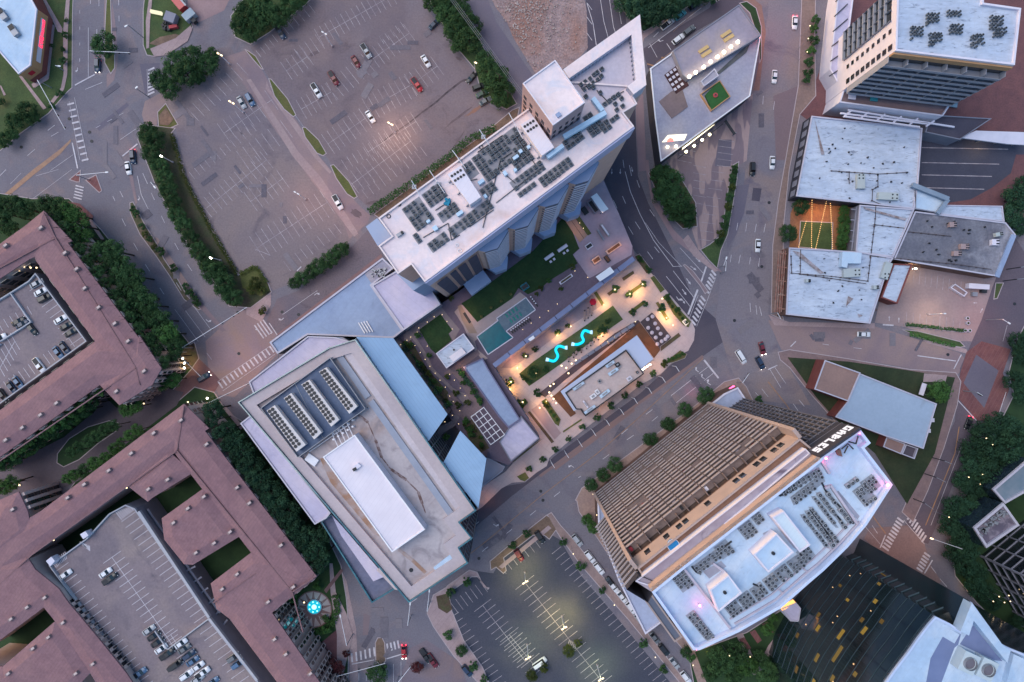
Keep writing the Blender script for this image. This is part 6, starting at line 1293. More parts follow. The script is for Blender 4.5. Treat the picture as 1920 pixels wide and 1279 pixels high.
t = thing('shelter', 'narrow white shelter behind the corner building', 'shelter', W(1730, 730)); MB().box(XY(1731, 730, 3), R(72), 3.8, 1.5, 2.6, 2.9).build('roof', wall_wh, t); mb = MB(); [mb.cyl(XY(1731+dx, 730+dy), .08, .08, .17, 2.6, 6) for dx, dy in ((-5, 8), (5, -8), (0, 9), (2, -9))]; mb.build('post', steel, t)

# ---------------------------------------------------------------- hotel deck (raised)
D = 8.0
deck = thing('hotel_deck', 'raised hotel terrace with pool, lawn and gardens', 'terrace', (*XY(930, 620, D), 0))
dp = [(756, 620), (826, 571), (862, 545), (1060, 395), (1130, 330), (1155, 395), (1188, 470), (1192, 486), (926, 688), (990, 785), (1012, 822), (962, 866), (952, 872), (912, 858), (862, 810), (839, 777), (740, 640)]
p = ccw(P(dp, D)); mb = MB()
for i in range(len(p)):
    a, b = p[i], p[(i+1) % len(p)]; mb.face([(*a, 0), (*b, 0), (*b, D-.05), (*a, D-.05)])
mb.build('wall', wall_gy, deck); MB().flat(p, D-.05).build('floor', mat('deck_violet', (.155, .115, .16), (.13, .10, .14), scale=.2, fine=(1.4, .08), lines=[(36, 1.5, .05, (.1, .08, .11), .4)]), deck)
def DK(name, pts, m, dz=0.02): return MB().flat(P(pts, D), D+dz).build(name, m, deck)
DK('paving', [(1060, 398), (1130, 335), (1160, 400), (1186, 462), (1184, 478), (1105, 522), (1074, 478), (1087, 466), (1080, 455)], conc_deck, .0)
DK('lawn', [(865, 569), (880, 560), (1000, 470), (1058, 405), (1068, 420), (1086, 466), (1074, 477), (1083, 494), (1060, 508), (1029, 527), (1015, 540), (990, 552), (972, 540), (960, 560), (895, 604)], mat('lawn_deep', (.022, .055, .018), (.015, .04, .014), scale=.3, fine=(1.5, .2), d=((.035, .06, .02), .12, .5, .75)), .03)
DK('paving', [(885, 575), (895, 604), (960, 560), (975, 548), (988, 558), (935, 600), (890, 640), (895, 655), (915, 672), (905, 676), (888, 655), (868, 610), (852, 585), (864, 572)], mat('pool_paving', (.40, .31, .31), (.35, .27, .28), scale=.2, fine=(1.2, .06)), .01)
DK('paving', [(756, 628), (826, 573), (840, 592), (862, 618), (850, 640), (842, 625), (848, 620), (826, 590), (786, 618), (772, 636), (760, 645)], mat('deck_tan', (.26, .2, .215), (.22, .17, .19), scale=.2, fine=(1.4, .07)), .02)
DK('lawn', [(826, 589), (848, 619), (841, 626), (847, 638), (817, 663), (808, 655), (786, 618)], MATS['lawn_deep'], .03)
DK('paving', [(768, 628), (774, 624), (800, 664), (812, 690), (850, 728), (880, 742), (885, 760), (878, 766), (846, 732), (805, 692), (792, 662)], mat('deck_tan', (0, 0, 0)), .025)
DK('paving', [(832, 700), (895, 655), (900, 664), (858, 696), (872, 716), (892, 745), (905, 765), (880, 790), (850, 776), (838, 740), (850, 735), (868, 762), (884, 756), (862, 716), (848, 700), (838, 706)], mat('deck_rose', (.24, .165, .185), (.20, .14, .155), scale=.3, lines=[(36, .8, .1, (.15, .1, .12), .5), (126, .8, .1, (.15, .1, .12), .5)]), .03)
DK('planting', [(742, 642), (756, 640), (770, 636), (800, 690), (840, 735), (846, 775), (838, 776)], mulch, .015)
DK('planting', [(868, 790), (884, 784), (900, 810), (918, 840), (900, 850), (880, 826)], mulch, .015)
DK('path', [(860, 785), (870, 770), (860, 760), (846, 790), (824, 800), (812, 830), (820, 838), (830, 812), (852, 800)], MATS['deck_tan'], .02)
DK('path', [(858, 575), (864, 571), (888, 612), (895, 625), (880, 625), (866, 600)], mat('deck_lit_tan', (.33, .24, .2), (.28, .2, .17), scale=.3), .04)
MB().prism(P([(862, 566), (874, 582), (890, 610), (880, 616), (858, 588), (848, 574)], D+3), D, D+.4).build('planter', mulch, deck) if 0 else None
pool = thing('swimming_pool', 'teal swimming pool with shallow tanning shelf on the hotel deck', 'pool', W(940, 610, D))
MB().flat(P([(986, 559), (1003, 581), (947, 621), (932, 598)], D), D+.10).build('shallow_water', pool_s, pool)
MB().flat(P([(935, 602), (947, 621), (961, 633), (915, 664), (895, 632)], D), D+.09).build('deep_water', pool_w, pool)
mb = MB(); q_ = [(986, 558), (1004, 581), (949, 621), (962, 633), (915, 665), (894, 631), (934, 601), (931, 597)]
for i in range(8): mb.bar(XY(*q_[i], D), XY(*q_[(i+1) % 8], D), .28, D, D+.2)
mb.build('coping', wall_wh, pool)
mb = MB(); rnd = random.Random(2)
for (u0, v0, n) in ((950, 592, 4), (958, 602, 4)):
    for k in range(n): mb.box(XY(u0+k*6, v0-k*4.2, D), R(-55), 1.3, .5, D+.12, D+.2)
mb.build('shelf_lounger', mat('lounger_teal', (.02, .22, .2), (.02, .18, .17)), pool)
cb = thing('pool_cabana', 'white roofed pool house beside the small hedge lawn', 'pool house', (*XY(852, 658, 13), D)); block(cb, [(869, 625), (890, 653), (837, 691), (817, 663)], 12.5, wall_gy, roof_white, D-.05, .3, .3, wall_wh)
MB().prism(P([(842, 669), (866, 652), (874, 662), (850, 679)], 13), 12.2, 13.2).build('roof_box', roof_metal2, cb); MB().cyl(XY(851, 656, 12.5), .3, .3, 12.2, 12.6, 10).build('vent', steel_bk, cb)
lr = thing('deck_wing', 'L shaped low blue grey roof wing wrapping the plaza corner', 'building', (*XY(930, 740, 10), 0))
block(lr, [(868, 688), (905, 671), (915, 690), (976, 787), (953, 803), (935, 782)], 10.5, wall_dk, roof_blue, 0, .4, .4, mat('rim_indigo', (.16, .15, .26), (.13, .13, .22)))
block(lr, [(977, 780), (1011, 822), (987, 842), (958, 866), (936, 829), (954, 802)], 9.5, wall_gy, roof_lav, 0, .3, .3, wall_gy)
mb = MB()
for k in range(9):  # stepped wall between deck and plaza
    a, b = lerp((926, 686), (1190, 483), k/9), lerp((926, 686), (1190, 483), (k+.96)/9); mb.bar(XY(*a, 9), XY(*b, 9), 1.5, 0, 9.0-.05*k)
tag(mb.build('retaining_wall', mat('wall_slate_blue', (.22, .25, .42), (.19, .22, .37), scale=.2)), 'long slate blue wall stepping between the hotel deck and the plaza', 'wall')
t = thing('side_annex', 'pale low annex roof between the canopy tip and the avenue', 'building', (*XY(930, 880, 7), 0)); block(t, [(912, 856), (947, 875), (942, 884), (906, 912), (900, 925)], 4, wall_lt, mat('roof_pale_grey', (.46, .42, .5), (.4, .36, .44), scale=.2), 0, .3, .3, wall_lt)
for i, (lb, q_, h_) in enumerate((('bright white canopy over the bar at the hotel deck edge by the road', [(1108, 369), (1119, 362), (1141, 392), (1129, 399)], 12), ('bright white canopy at the plaza edge of the hotel deck', [(1117, 519), (1144, 500), (1152, 510), (1125, 528)], 12), ('small white canopy on the slate wall beside the play garden', [(990, 636), (1000, 629), (1003, 634), (994, 640)], 10))):
    t = thing('flat_canopy', lb, 'canopy', (*cen(q_, h_), 0)); pp = P(q_, h_); MB().prism(pp, h_-.3, h_, 0, 0, True).build('roof', mat('canopy_white', (.85, .87, .95), (.8, .82, .9)), t); mb = MB(); [mb.cyl(lerp(c, cen(q_, h_), .1), .12, .12, 0 if i else D, h_-.3, 6) for c in pp]; mb.build('post', steel, t)
def pergola(lb, q_, h_, nx, ny, z0, w_=.18):
    t = thing('pergola', lb, 'pergola', (*cen(q_, h_), z0)); pp = P(q_, h_); mb = MB()
    for i in range(nx+1): mb.bar(lerp(pp[0], pp[1], i/nx), lerp(pp[3], pp[2], i/nx), w_, h_-.2, h_)
    for i in range(ny+1): mb.bar(lerp(pp[0], pp[3], i/ny), lerp(pp[1], pp[2], i/ny), w_*1.2, h_-.22, h_+.03)
    mb.build('rafters', steel_wh, t); mb = MB(); [mb.cyl(c, .09, .09, z0, h_-.2, 6) for c in pp]; mb.build('post', steel_wh, t); return t
pergola('white garden pergola with nine bays on the hotel deck', [(883, 782), (907, 764), (946, 815), (920, 834)], D+3.5, 3, 5, D)
pergola('small white pergola between the two blue canopies', [(807, 840), (822, 826), (834, 844), (816, 862)], D+3, 2, 3, D)
furn = [('sofa_set', 'left white sectional sofa on the deck lawn', (1030, 482), 3.2), ('sofa_set', 'right white sectional sofa on the deck lawn', (1055, 466), 3.4)]
for i, (nm, lb, c, l_) in enumerate(furn):
    t = thing(nm, lb, 'sofa', W(*c, D)); cc = XY(*c, D); MB().box(cc, R(35), l_, .8, D+.03, D+.5).build('seat', wall_wh, t); MB().box((cc[0]-.3, cc[1]+.35), R(35), l_, .25, D+.03, D+.85).build('backrest', wall_lt, t)
    for s_ in (-.6, .7): MB().box((cc[0]+.9+s_*.8, cc[1]-1.1+s_*.6), R(35), .7, .7, D+.03, D+.45).build('ottoman', wall_wh, t)
for i, (lb, c, L_, W_, an, m_) in enumerate([('dark rectangular spa by the deck bar', (1096, 396), 2.4, 1.6, -55, steel_bk), ('grey bar counter with white top on the upper deck', (1134, 432), 4.6, .8, -55, steel), ('long plain grey bench on the upper deck', (1126, 441), 3.6, .6, -58, steel), ('striped dining table on the upper deck', (1104, 462), 2.2, 1.6, 35, wall_wh), ('lit outdoor kitchen with orange counter on the upper deck', (1150, 466), 5.2, 1.4, 35, peach), ('dark fire table on the upper deck', (1138, 486), 2.2, 1.3, -55, steel_bk),
                                              ('white framed long planter on the violet deck', (1061, 524), 4.6, 1.0, 35, wall_wh), ('teal daybed with white backrest near the pool', (984, 538), 2.4, 2.0, 35, pool_w), ('brown roofed bar plant room by the road', (1112, 388), 4.4, 2.0, -55, wall_gy), ('small orange lit counter at the lower corner of the upper deck', (1118, 488), 2.6, 1.8, 35, peach)]):
    t = thing('deck_furniture', lb, 'furniture', W(*c, D)); MB().box(XY(*c, D), R(an), L_, W_, D+.25, D+.85).build('top', m_, t); MB().box(XY(*c, D), R(an), L_*.82, W_*.6, D+.87, D+.95).build('inlay', (steel_bk, wall_wh, wall_gy, steel_bk, wood, wood, mulch, steel_bk, steel_bk, wood)[i], t); MB().box(XY(*c, D), R(an), L_*.9, W_*.7, D, D+.25).build('base', steel_bk, t)
for i in range(9):
    u, v = 960+i*4.1, 622-i*2.9
    t = thing('sun_lounger', ORD[i]+' dark sun lounger from the left in the row below the pool', 'sun lounger', W(u, v, D), 'sun loungers below the pool')
    if i == 0:
        ORG[t.name] = Vector((0, 0, 0)); o1 = MB().box((0, 0), R(-55), 1.3, .42, .25, .36).build('seat', steel_bk, t); o2 = MB().box((-.3, .5), R(-55), .4, .4, .38, .6).build('headrest', wall_wh, t)
    else:
        for o_ in (o1, o2): c_ = o_.copy(); COL.objects.link(c_); c_.parent = t
for i in range(4):
    u, v = 997+i*3, 560+i*4
    t = thing('sun_lounger', ORD[i]+' dark sun lounger from the top right of the pool', 'sun lounger', W(u, v, D), 'sun loungers right of the pool')
    for o_ in (o1, o2): c_ = o_.copy(); COL.objects.link(c_); c_.parent = t
# lit stepping terrace
DK('wood_deck', [(1059, 413), (1074, 403), (1101, 442), (1087, 455)], mat('timber_deck', (.42, .26, .2), (.36, .22, .17), scale=.3, lines=[(-35, 2.4, .08, (.1, .07, .06), .8)]), .12)
DK('planting', [(1074, 403), (1081, 398), (1109, 438), (1102, 442)], grass_ol, .1)
DK('garden_edge', [(868, 588), (872, 585), (884, 604), (880, 607)], steel_bk, .05)
for i, c in enumerate(((958, 552), (958-18, 565), (921, 577), (903, 600-6))):
    t = thing('potted_palm', ORD[i]+' potted shrub from the right along the pool paving edge', 'potted plant', W(*c, D), 'potted shrubs along the pool paving'); MB().cyl(XY(*c, D), .35, .4, D, D+.6, 8).build('pot', steel_bk, t); MB().cyl(XY(*c, D), .5, .15, D+.6, D+1.1, 8).build('foliage', grass_ol, t)

# ---------------------------------------------------------------- plaza
PZ = [(926, 690), (1192, 487), (1206, 497), (1228, 520), (1262, 560), (1296, 600), (1303, 618), (1301, 638), (1290, 658), (1276, 664), (1240, 700), (1200, 722), (1172, 745), (1120, 786), (1066, 828), (1030, 858), (1025, 874), (1006, 886), (985, 903), (960, 905), (940, 916), (905, 950), (893, 958), (906, 912), (948, 884), (962, 868), (1012, 823), (990, 785)]
ground('plaza', PZ, conc_plaza, .15, 'pale paved plaza lit by yellow lamps'); 
mb = MB(); p = ccw(P(PZ)); mb.prism(p, 0, .145); struct('plaza_kerb', mb, conc_kerb)
G('lawn', [(973, 701), (1000, 678), (1100, 609), (1149, 573), (1168, 599), (1130, 626), (1010, 712), (992, 724)], grass, .17, 'plaza lawn holding the two glowing serpents')
G('pavement', [(1045, 605), (1110, 553), (1128, 573), (1068, 612), (1010, 655), (960, 690), (940, 690), (950, 678)], mat('terrace_grey_rose', (.30, .24, .29), (.26, .21, .25), scale=.2, fine=(1.5, .06)), .168)
for q_ in ([(1165, 521), (1187, 507), (1190, 513), (1169, 528)], [(1137, 550), (1158, 535), (1162, 541), (1142, 556)], [(1170, 552), (1208, 526), (1212, 532), (1176, 558)], [(1176, 585), (1206, 563), (1212, 568), (1182, 591)], [(1218, 521), (1226, 516), (1247, 543), (1238, 550)],
           [(1243, 556), (1252, 551), (1270, 575), (1296, 603), (1291, 615), (1280, 610), (1262, 590)], [(1188, 481), (1199, 476), (1223, 508), (1212, 514)], [(1228, 568), (1234, 565), (1255, 598), (1248, 602)], [(1112, 549), (1119, 546), (1134, 570), (1128, 575)], [(1237, 650), (1272, 623), (1277, 630), (1238, 660)],
           [(1014, 752), (1024, 746), (1052, 786), (1048, 800), (1040, 795)], [(988, 772), (994, 770), (1040, 828), (1034, 832)], [(1010, 826), (1018, 822), (962, 868), (956, 864)], [(1054, 808), (1090, 784), (1092, 788), (1056, 812)], [(1240, 683), (1275, 656), (1288, 664), (1284, 672), (1262, 680)], [(968, 893), (985, 884), (993, 896), (984, 903), (975, 900)]):
    KERB('planting_bed', q_, mulch if q_[0][0] in (1165, 1137, 1188, 1237, 988) else grass_ol, None, .35, .12)
G('pavement', [(996, 768), (1012, 757), (1052, 812), (1040, 824)], mat('walk_purple', (.34, .25, .27), (.3, .21, .24), scale=.2), .168)
# serpents
def serp(lb, pts_):
    t = thing('glowing_serpent', lb, 'light sculpture', W(*pts_[len(pts_)//2])); q_ = []
    P_ = [Vector(W(u, v, .8)) for u, v in pts_]
    for i in range(len(P_)-1):
        p0, p1, p2, p3 = P_[max(i-1, 0)], P_[i], P_[i+1], P_[min(i+2, len(P_)-1)]
        for k in range(5):
            s = k/5; q_.append(.5*((2*p1)+(-p0+p2)*s+(2*p0-5*p1+4*p2-p3)*s*s+(-p0+3*p1-3*p2+p3)*s**3))
    q_.append(P_[-1]); MB().tube(q_, .42, 8).build('body', emis('cyan_glow', (.0, .5, .8), .42), t)
    mb = MB(); mb.tube([q_[0]+Vector((-.9, .2, 0)), q_[0]], [.6, .5], 8); mb.tube([q_[-1], q_[-1]+Vector((.8, 0, 0))], [.5, .65], 8); mb.build('collar', emis('white_blue', (.4, .65, .9), .35), t)
    mb = MB(); [mb.cyl(q_[k], .1, .1, .1, .7, 6) for k in (2, 8, 14, 20)]; mb.build('stand', steel_bk, t)
serp('glowing cyan serpent tube nearer the yellow lit corner of the plaza lawn', [(1029, 675), (1039, 677), (1046, 668), (1042, 656), (1048, 649), (1059, 652)])
serp('glowing cyan serpent tube nearer the junction end of the plaza lawn', [(1077, 646), (1086, 645), (1094, 639), (1091, 629), (1096, 620), (1106, 623)])
# restaurant pavilion
rp = thing('restaurant_pavilion', 'low restaurant pavilion with tan roof and pale blue canopy in the plaza', 'building', (*XY(1130, 700, 8), 0))
block(rp, [(1060, 737), (1174, 656), (1208, 701), (1098, 781), (1090, 768), (1080, 768)], 7.5, wall_dk, mat('roof_tan_worn', (.52, .42, .42), (.45, .36, .37), scale=.2, c=(.46, .28, .22), cscale=.1, cpos=(.55, .8), fine=(1.3, .08)), 0, .5, .3, steel_bk)
MB().prism(P([(1051, 734), (1194, 629), (1225, 673), (1203, 691), (1208, 700), (1174, 655), (1060, 736), (1082, 768), (1076, 771)], 6), 5.6, 6, 0, 0, True).build('canopy', mat('canopy_blue', (.50, .56, .76), (.46, .52, .72), scale=.1), rp)
ru = [((1144, 683), 3.0, .9, 35, roof_white2), ((1150, 697), 3.4, 1.0, 35, duct_m), ((1180, 710), 1.6, 1.2, 35, wall_wh), ((1160, 704-18), 1.2, 1, 35, steel), ((1112, 743), 2.0, 1.2, 35, steel_wh), ((1098, 758), .5, 2.6, 35, wall_wh), ((1106, 768), 4.0, .8, 35, roof_white2), ((1085, 724), 4.0, .8, 35, roof_white2), ((1124, 715), 1.0, 1.0, 35, steel), ((1158, 684), 1.4, 1.2, 35, steel_bk), ((1120, 735), 1.2, 1.5, 35, steel_wh), ((1134, 738), 3.6, 1.0, 38, duct_m), ((1195, 698), .7, .7, 35, steel_bk)]
for i, (c, a_, b_, an, m_) in enumerate(ru):
    t = thing('rooftop_unit', ORD[i]+' roof unit of the restaurant pavilion, in the order of its distance list from the skylight end', 'roof unit', W(*c, 7), 'roof units on the restaurant pavilion')
    t["label"] = ['long pale blue unit near the centre of the pavilion roof', 'long blue duct beside the street edge of the pavilion roof', 'white square unit near the junction end of the pavilion roof', 'small grey hatch beside the long pale blue unit', 'silver unit in the cluttered part of the pavilion roof', 'narrow white standing fin on the pavilion roof', 'pale blue bar unit at the notched corner of the pavilion roof', 'pale blue bar unit on the plaza edge of the pavilion roof', 'small grey cowl in the middle of the pavilion roof', 'dark fan box in the upper half of the pavilion roof', 'silver stacked unit beside the cluttered ducts of the pavilion roof', 'wide pale blue duct on the street edge of the pavilion roof', 'small black vent at the junction corner of the pavilion roof'][i]
    MB().box(XY(*c, 8), R(an), a_, b_, 7.2, 8.1).build('casing', m_, t); MB().box(XY(*c, 8), R(an), a_*.5, b_*.5, 8.11, 8.2).build('grille', steel if m_ is not steel else steel_bk, t); MB().box(XY(*c, 8), R(an), a_*.9, b_*.9, 7.0, 7.2).build('kerb', steel_bk, t)
G('wood_patio', [(1036, 744), (1190, 612), (1199, 604), (1238, 656), (1226, 672), (1194, 628), (1052, 735), (1080, 775), (1070, 782)], wood, .2, 'lit timber patio around the restaurant')
G('dark_patio', [(1060, 712), (1200, 604), (1196, 600), (1152, 625), (1010, 738), (1022, 745)], mat('patio_dark', (.085, .065, .085), (.07, .055, .07), scale=.3), .19)
G('terrace_floor', [(1200, 604), (1222, 586), (1228, 592), (1258, 632), (1238, 656)], mat('terrace_plum', (.075, .06, .08), (.06, .05, .065), scale=.4), .2)
um = [(1221, 594), (1212, 599), (1226, 607), (1213, 615), (1231, 616), (1220, 624), (1236, 626), (1227, 633), (1249, 631), (1238, 640), (1245, 636), (1230, 645), (1217, 592+14), (1243, 622)]
for i, (u, v) in enumerate(um[:12]):
    t = thing('parasol', '%s pale round parasol from the top of the dining terrace' % ORD[i], 'parasol', W(u, v, .2), 'pale parasols on the dining terrace')
    if i == 0:
        ORG[t.name] = Vector((0, 0, 0)); mb = MB(); n = 10
        for k in range(n): a0, a1 = 2*math.pi*k/n, 2*math.pi*(k+1)/n; mb.face([(.62*math.cos(a0), .62*math.sin(a0), 2.2), (.62*math.cos(a1), .62*math.sin(a1), 2.2), (0, 0, 2.6)]); mb.face([(.62*math.cos(a1), .62*math.sin(a1), 2.17), (.62*math.cos(a0), .62*math.sin(a0), 2.17), (0, 0, 2.5)])
        o1 = mb.build('canopy', mat('parasol_cloth', (.62, .5, .56), (.58, .47, .53)), t); o2 = MB().cyl((0, 0), .04, .04, 0, 2.4, 6).build('pole', steel, t); ppar = (o1, o2)
    else:
        for o_ in ppar: c_ = o_.copy(); COL.objects.link(c_); c_.parent = t
t = thing('parasol', 'big bright red parasol on the grey terrace by the slate wall', 'parasol', W(1111, 566, .17)); ORG[t.name] = Vector(t.location); mb = MB(); c = XY(1112, 566, 2.6); n = 6
for k in range(n): a0, a1 = 2*math.pi*k/n, 2*math.pi*(k+1)/n; mb.face([(c[0]+1.15*math.cos(a0), c[1]+1.15*math.sin(a0), 2.3), (c[0]+1.15*math.cos(a1), c[1]+1.15*math.sin(a1), 2.3), (c[0], c[1], 2.9)])
mb.build('canopy', mat('parasol_red', (.62, .02, .05), (.5, .015, .04), scale=1), t); MB().cyl(c, .05, .05, .17, 2.8, 6).build('pole', steel, t)
for i in range(9):   # bar roofs strip
    s_ = i/9; a = lerp((1078, 682), (1190, 607), s_); b = lerp((1078, 682), (1190, 607), s_+.1)
    t = thing('booth_roof', ORD[i]+' grey flat booth roof from the left along the restaurant patio', 'booth', W(*a), 'grey booth roofs along the patio'); MB().bar(XY(*a, 3), XY(*b, 3), 1.0, 2.7, 3.0).build('roof', wall_gy, t); mb = MB(); mb.cyl(XY(*lerp(a, b, .1), 3), .07, .07, .2, 2.7, 6); mb.cyl(XY(*lerp(a, b, .9), 3), .07, .07, .2, 2.7, 6); mb.build('post', steel_bk, t)
rnd = random.Random(12)
tb = [(1066+k*8.2+rnd.uniform(-2, 2), 668+5-k*6+rnd.uniform(-2, 2)) for k in range(10)]+[(1140+k*7, 643-k*5.0) for k in range(7)]+[(1096+i*6.5, 574+13-i*5+j*5) for i in range(3) for j in range(3)]
tb.sort()
for i, (u, v) in enumerate(tb):
    t = thing('cafe_table', ORD[i]+' small cafe table from the left on the plaza patios', 'table', W(u, v, .2), 'small cafe tables of the plaza patios')
    if i == 0: ORG[t.name] = Vector((0, 0, 0)); o1 = MB().box((0, 0), .6, .8, .8, .65, .72).build('top', mat('table_top', (.35, .25, .24), (.28, .2, .2)), t); o2 = MB().box((0, .75), .6, .45, .4, .3, .5).box((0, -.75), .6, .45, .4, .3, .5).build('chair', steel_bk, t)
    else:
        for o_ in (o1, o2): c_ = o_.copy(); COL.objects.link(c_); c_.parent = t
# brick sculpture corner marker
t = thing('corner_sign', 'white square frame sign lying in the bed at the plaza corner', 'sign', W(1285, 604)); q_ = P([(1279, 603), (1285, 598), (1292, 605), (1286, 611)], .6); MB().parapet(q_, .35, .7, .25).build('frame', emis('sign_soft', (1, .8, .7), .25), t); MB().bar(XY(1284, 602, .7), XY(1287, 607, .7), .25, .36, .69).build('letter_stroke', wall_wh, t)
# fountain
fx = thing('fountain', 'round lit turquoise fountain in the star paved garden circle', 'fountain', W(590, 1137, .2)); c = XY(590, 1137)
MB().cyl(XY(588, 1142), 5.9, 5.9, .16, .3, 48).build('star_paving', mat('star_paving', (.22, .13, .125), (.18, .105, .105), scale=.3, fine=(2, .1)), fx)
mb = MB(); cc = XY(588, 1142)
for k in range(14): a0 = 2*math.pi*k/14; mb.face([(cc[0]+5.6*math.cos(a0-.2), cc[1]+5.6*math.sin(a0-.2), .306), (cc[0]+5.6*math.cos(a0+.2), cc[1]+5.6*math.sin(a0+.2), .306), (cc[0]+2.6*math.cos(a0), cc[1]+2.6*math.sin(a0), .306)])
mb.build('star_point', mat('star_grey', (.42, .33, .32), (.36, .28, .28)), fx)
MB().cyl(c, 2.5, 2.5, .3, .6, 32).build('basin', wall_gy, fx); MB().cyl(c, 2.1, 2.1, .6, .65, 32).build('water', emis('fountain_glow', (.0, .40, .55), .3), fx)
mb = MB()
for k in range(7): a0 = 2*math.pi*k/7; mb.cyl((c[0]+1.6*math.cos(a0), c[1]+1.6*math.sin(a0)), .25, .15, .66, .9, 8)
mb.cyl(c, .8, .5, .66, 1.2, 12); mb.build('jet', emis('jet_glow', (.35, .85, 1), .5), fx)
# ---------------------------------------------------------------- trees
def leafmat(name, a, b, c):
    return mat(name, a, b, scale=2.2, rough=.8, c=c, cscale=1.1, cpos=(.5, .7), spec=.15, fine=(9, .25), rng=(.4, .6), orand=.28)
LM = [leafmat('leaf_dark', (.026, .062, .024), (.038, .085, .033), (.052, .10, .034)), leafmat('leaf_mid', (.04, .10, .028), (.052, .12, .034), (.07, .13, .038)), leafmat('leaf_olive', (.06, .075, .02), (.04, .06, .018), (.085, .085, .025)), leafmat('leaf_red', (.10, .025, .03), (.07, .02, .024), (.12, .05, .04)), leafmat('leaf_blue', (.018, .05, .03), (.026, .066, .036), (.034, .078, .038))]
bark = mat('bark', (.04, .032, .026), (.028, .022, .02), scale=3, bump=.4)
def crown_mesh(seed, n=1500, leaf=.105, squash=.8, ncl=34):
    rnd = random.Random(seed); V_ = []; F_ = []
    cl = []
    for k in range(ncl):
        z = rnd.uniform(-.35, 1); t = rnd.uniform(0, 2*math.pi); r = math.sqrt(max(0, 1-z*z)); rr = rnd.uniform(.45, .82)
        cl.append((Vector((r*math.cos(t)*rr, r*math.sin(t)*rr, z*rr*squash)), rnd.uniform(.17, .34)))
    for i in range(n):
        c, cr = rnd.choice(cl); d = Vector((rnd.gauss(0, 1), rnd.gauss(0, 1), rnd.gauss(.35, 1))).normalized(); p = c+d*cr*rnd.uniform(.65, 1.05)
        nrm = (d*1.1+Vector((rnd.uniform(-1, 1), rnd.uniform(-1, 1), rnd.uniform(-.5, 1)))*.6).normalized()
        x = nrm.cross(Vector((rnd.uniform(-1, 1), rnd.uniform(-1, 1), rnd.uniform(-1, 1)))).normalized(); y = nrm.cross(x); s = leaf*rnd.uniform(.6, 1.25)
        b = len(V_); V_ += [tuple(p-x*s), tuple(p-y*s*.55), tuple(p+x*s), tuple(p+y*s*.55)]; F_.append((b, b+1, b+2, b+3))
    me = bpy.data.meshes.new('crown'); me.from_pydata(V_, [], F_); me.materials.append(LM[0]); return me
CR_BIG = [crown_mesh(s, 3400, .062, .75, 60) for s in (1, 2, 3, 4)]
CR_SM = [crown_mesh(s, 900, .115, .8, 22) for s in (11, 12, 13)]
def trunk_mesh(seed):
    rnd = random.Random(seed); mb = MB(); mb.tube([(0, 0, -1.15), (.01, 0, -.6), (0, .02, -.15), (.02, 0, .25)], [.075, .06, .05, .03], 7)
    for k in range(5): t = 2*math.pi*k/5+rnd.random(); mb.tube([(0, 0, -.35+.08*k), (.25*math.cos(t), .25*math.sin(t), -.02+.05*k), (.48*math.cos(t), .48*math.sin(t), .2+.05*k)], [.035, .022, .01], 5)
    o = mb.build('trunk', bark); me = o.data; bpy.data.objects.remove(o); return me
TR = [trunk_mesh(s) for s in (1, 2)]
def tree(u, v, r, label, group=None, lm=0, z0=0.0, cat='tree', name='tree', squash=1.0, hg=0):
    k = (H-max(z0, hg))/H*S; R_ = r*k*1.04; hgt = hg or R_*1.15
    x, y = XY(u, v, z0+hgt)
    t = bpy.data.objects.new(name, None); COL.objects.link(t); t.location = (x, y, z0); t.empty_display_size = .5; tag(t, label, cat, group)
    rnd = random.Random(int(u*31+v*7)); 
    me = rnd.choice(CR_BIG if r > 11.5 else CR_SM)
    c = bpy.data.objects.new('crown', me); COL.objects.link(c); c.parent = t; c.location = (0, 0, hgt); c.scale = (R_*rnd.uniform(.92, 1.1), R_*rnd.uniform(.92, 1.1), R_*squash); c.rotation_euler.z = rnd.uniform(0, 6.28)
    if lm: c.material_slots[0].link = 'OBJECT'; c.material_slots[0].material = LM[lm]
    tk = bpy.data.objects.new('trunk', rnd.choice(TR)); COL.objects.link(tk); tk.parent = t; tk.location = (0, 0, hgt); tk.scale = (R_, R_, hgt/1.15); tk.rotation_euler.z = rnd.uniform(0, 6.28)
    return t
def row(desc, pts, group, lm=0, z0=0.0, name='tree', cat='tree', frm='', hg=0):
    for i, q_ in enumerate(pts):
        u, v, r = q_[:3]; l_ = q_[3] if len(q_) > 3 else lm
        o_ = ORD[i]
        tree(u, v, r, '%s %s %s' % (o_, desc, frm), group, l_, z0, cat, name, 1.0, hg)
tree(195, 85, 24, 'lone round dark tree standing in the upper left avenue median')
row('dark tree below the corner shop', [(50, 208, 19), (28, 228, 17), (62, 222, 15), (8, 262, 17), (3, 190, 8), (22, 250, 13)], 'dark trees below the corner shop', 0, frm='counting from the road corner')
row('tiny pavement tree', [(124, 38, 5), (121, 65, 7), (96, 85, 4), (118, 92, 6), (118, 113, 8), (112, 176, 8), (97, 200, 8)], 'tiny trees along the pavement by the corner shop', 0, frm='beside the corner shop from the top')
row('tree of the dense clump', [(300, 150, 20), (330, 118, 24), (362, 108, 24), (388, 122, 22), (350, 138, 26), (318, 166, 20), (398, 104, 15), (322, 140, 20), (375, 140, 16)], 'dense clump of trees at the top left junction', 0, frm='at the top left junction from the crossing')
row('tree in the row left of the left parking lot', [(276, 248, 20), (290, 262, 22), (284, 290, 22), (300, 312, 20), (310, 335, 18), (316, 358, 20), (325, 380, 18), (333, 402, 18), (345, 425, 18), (356, 448, 18), (372, 470, 18), (385, 490, 19), (400, 512, 22), (420, 535, 22), (436, 556, 20), (412, 505, 16)], 'tree row left of the left parking lot', 0, frm='from the top')
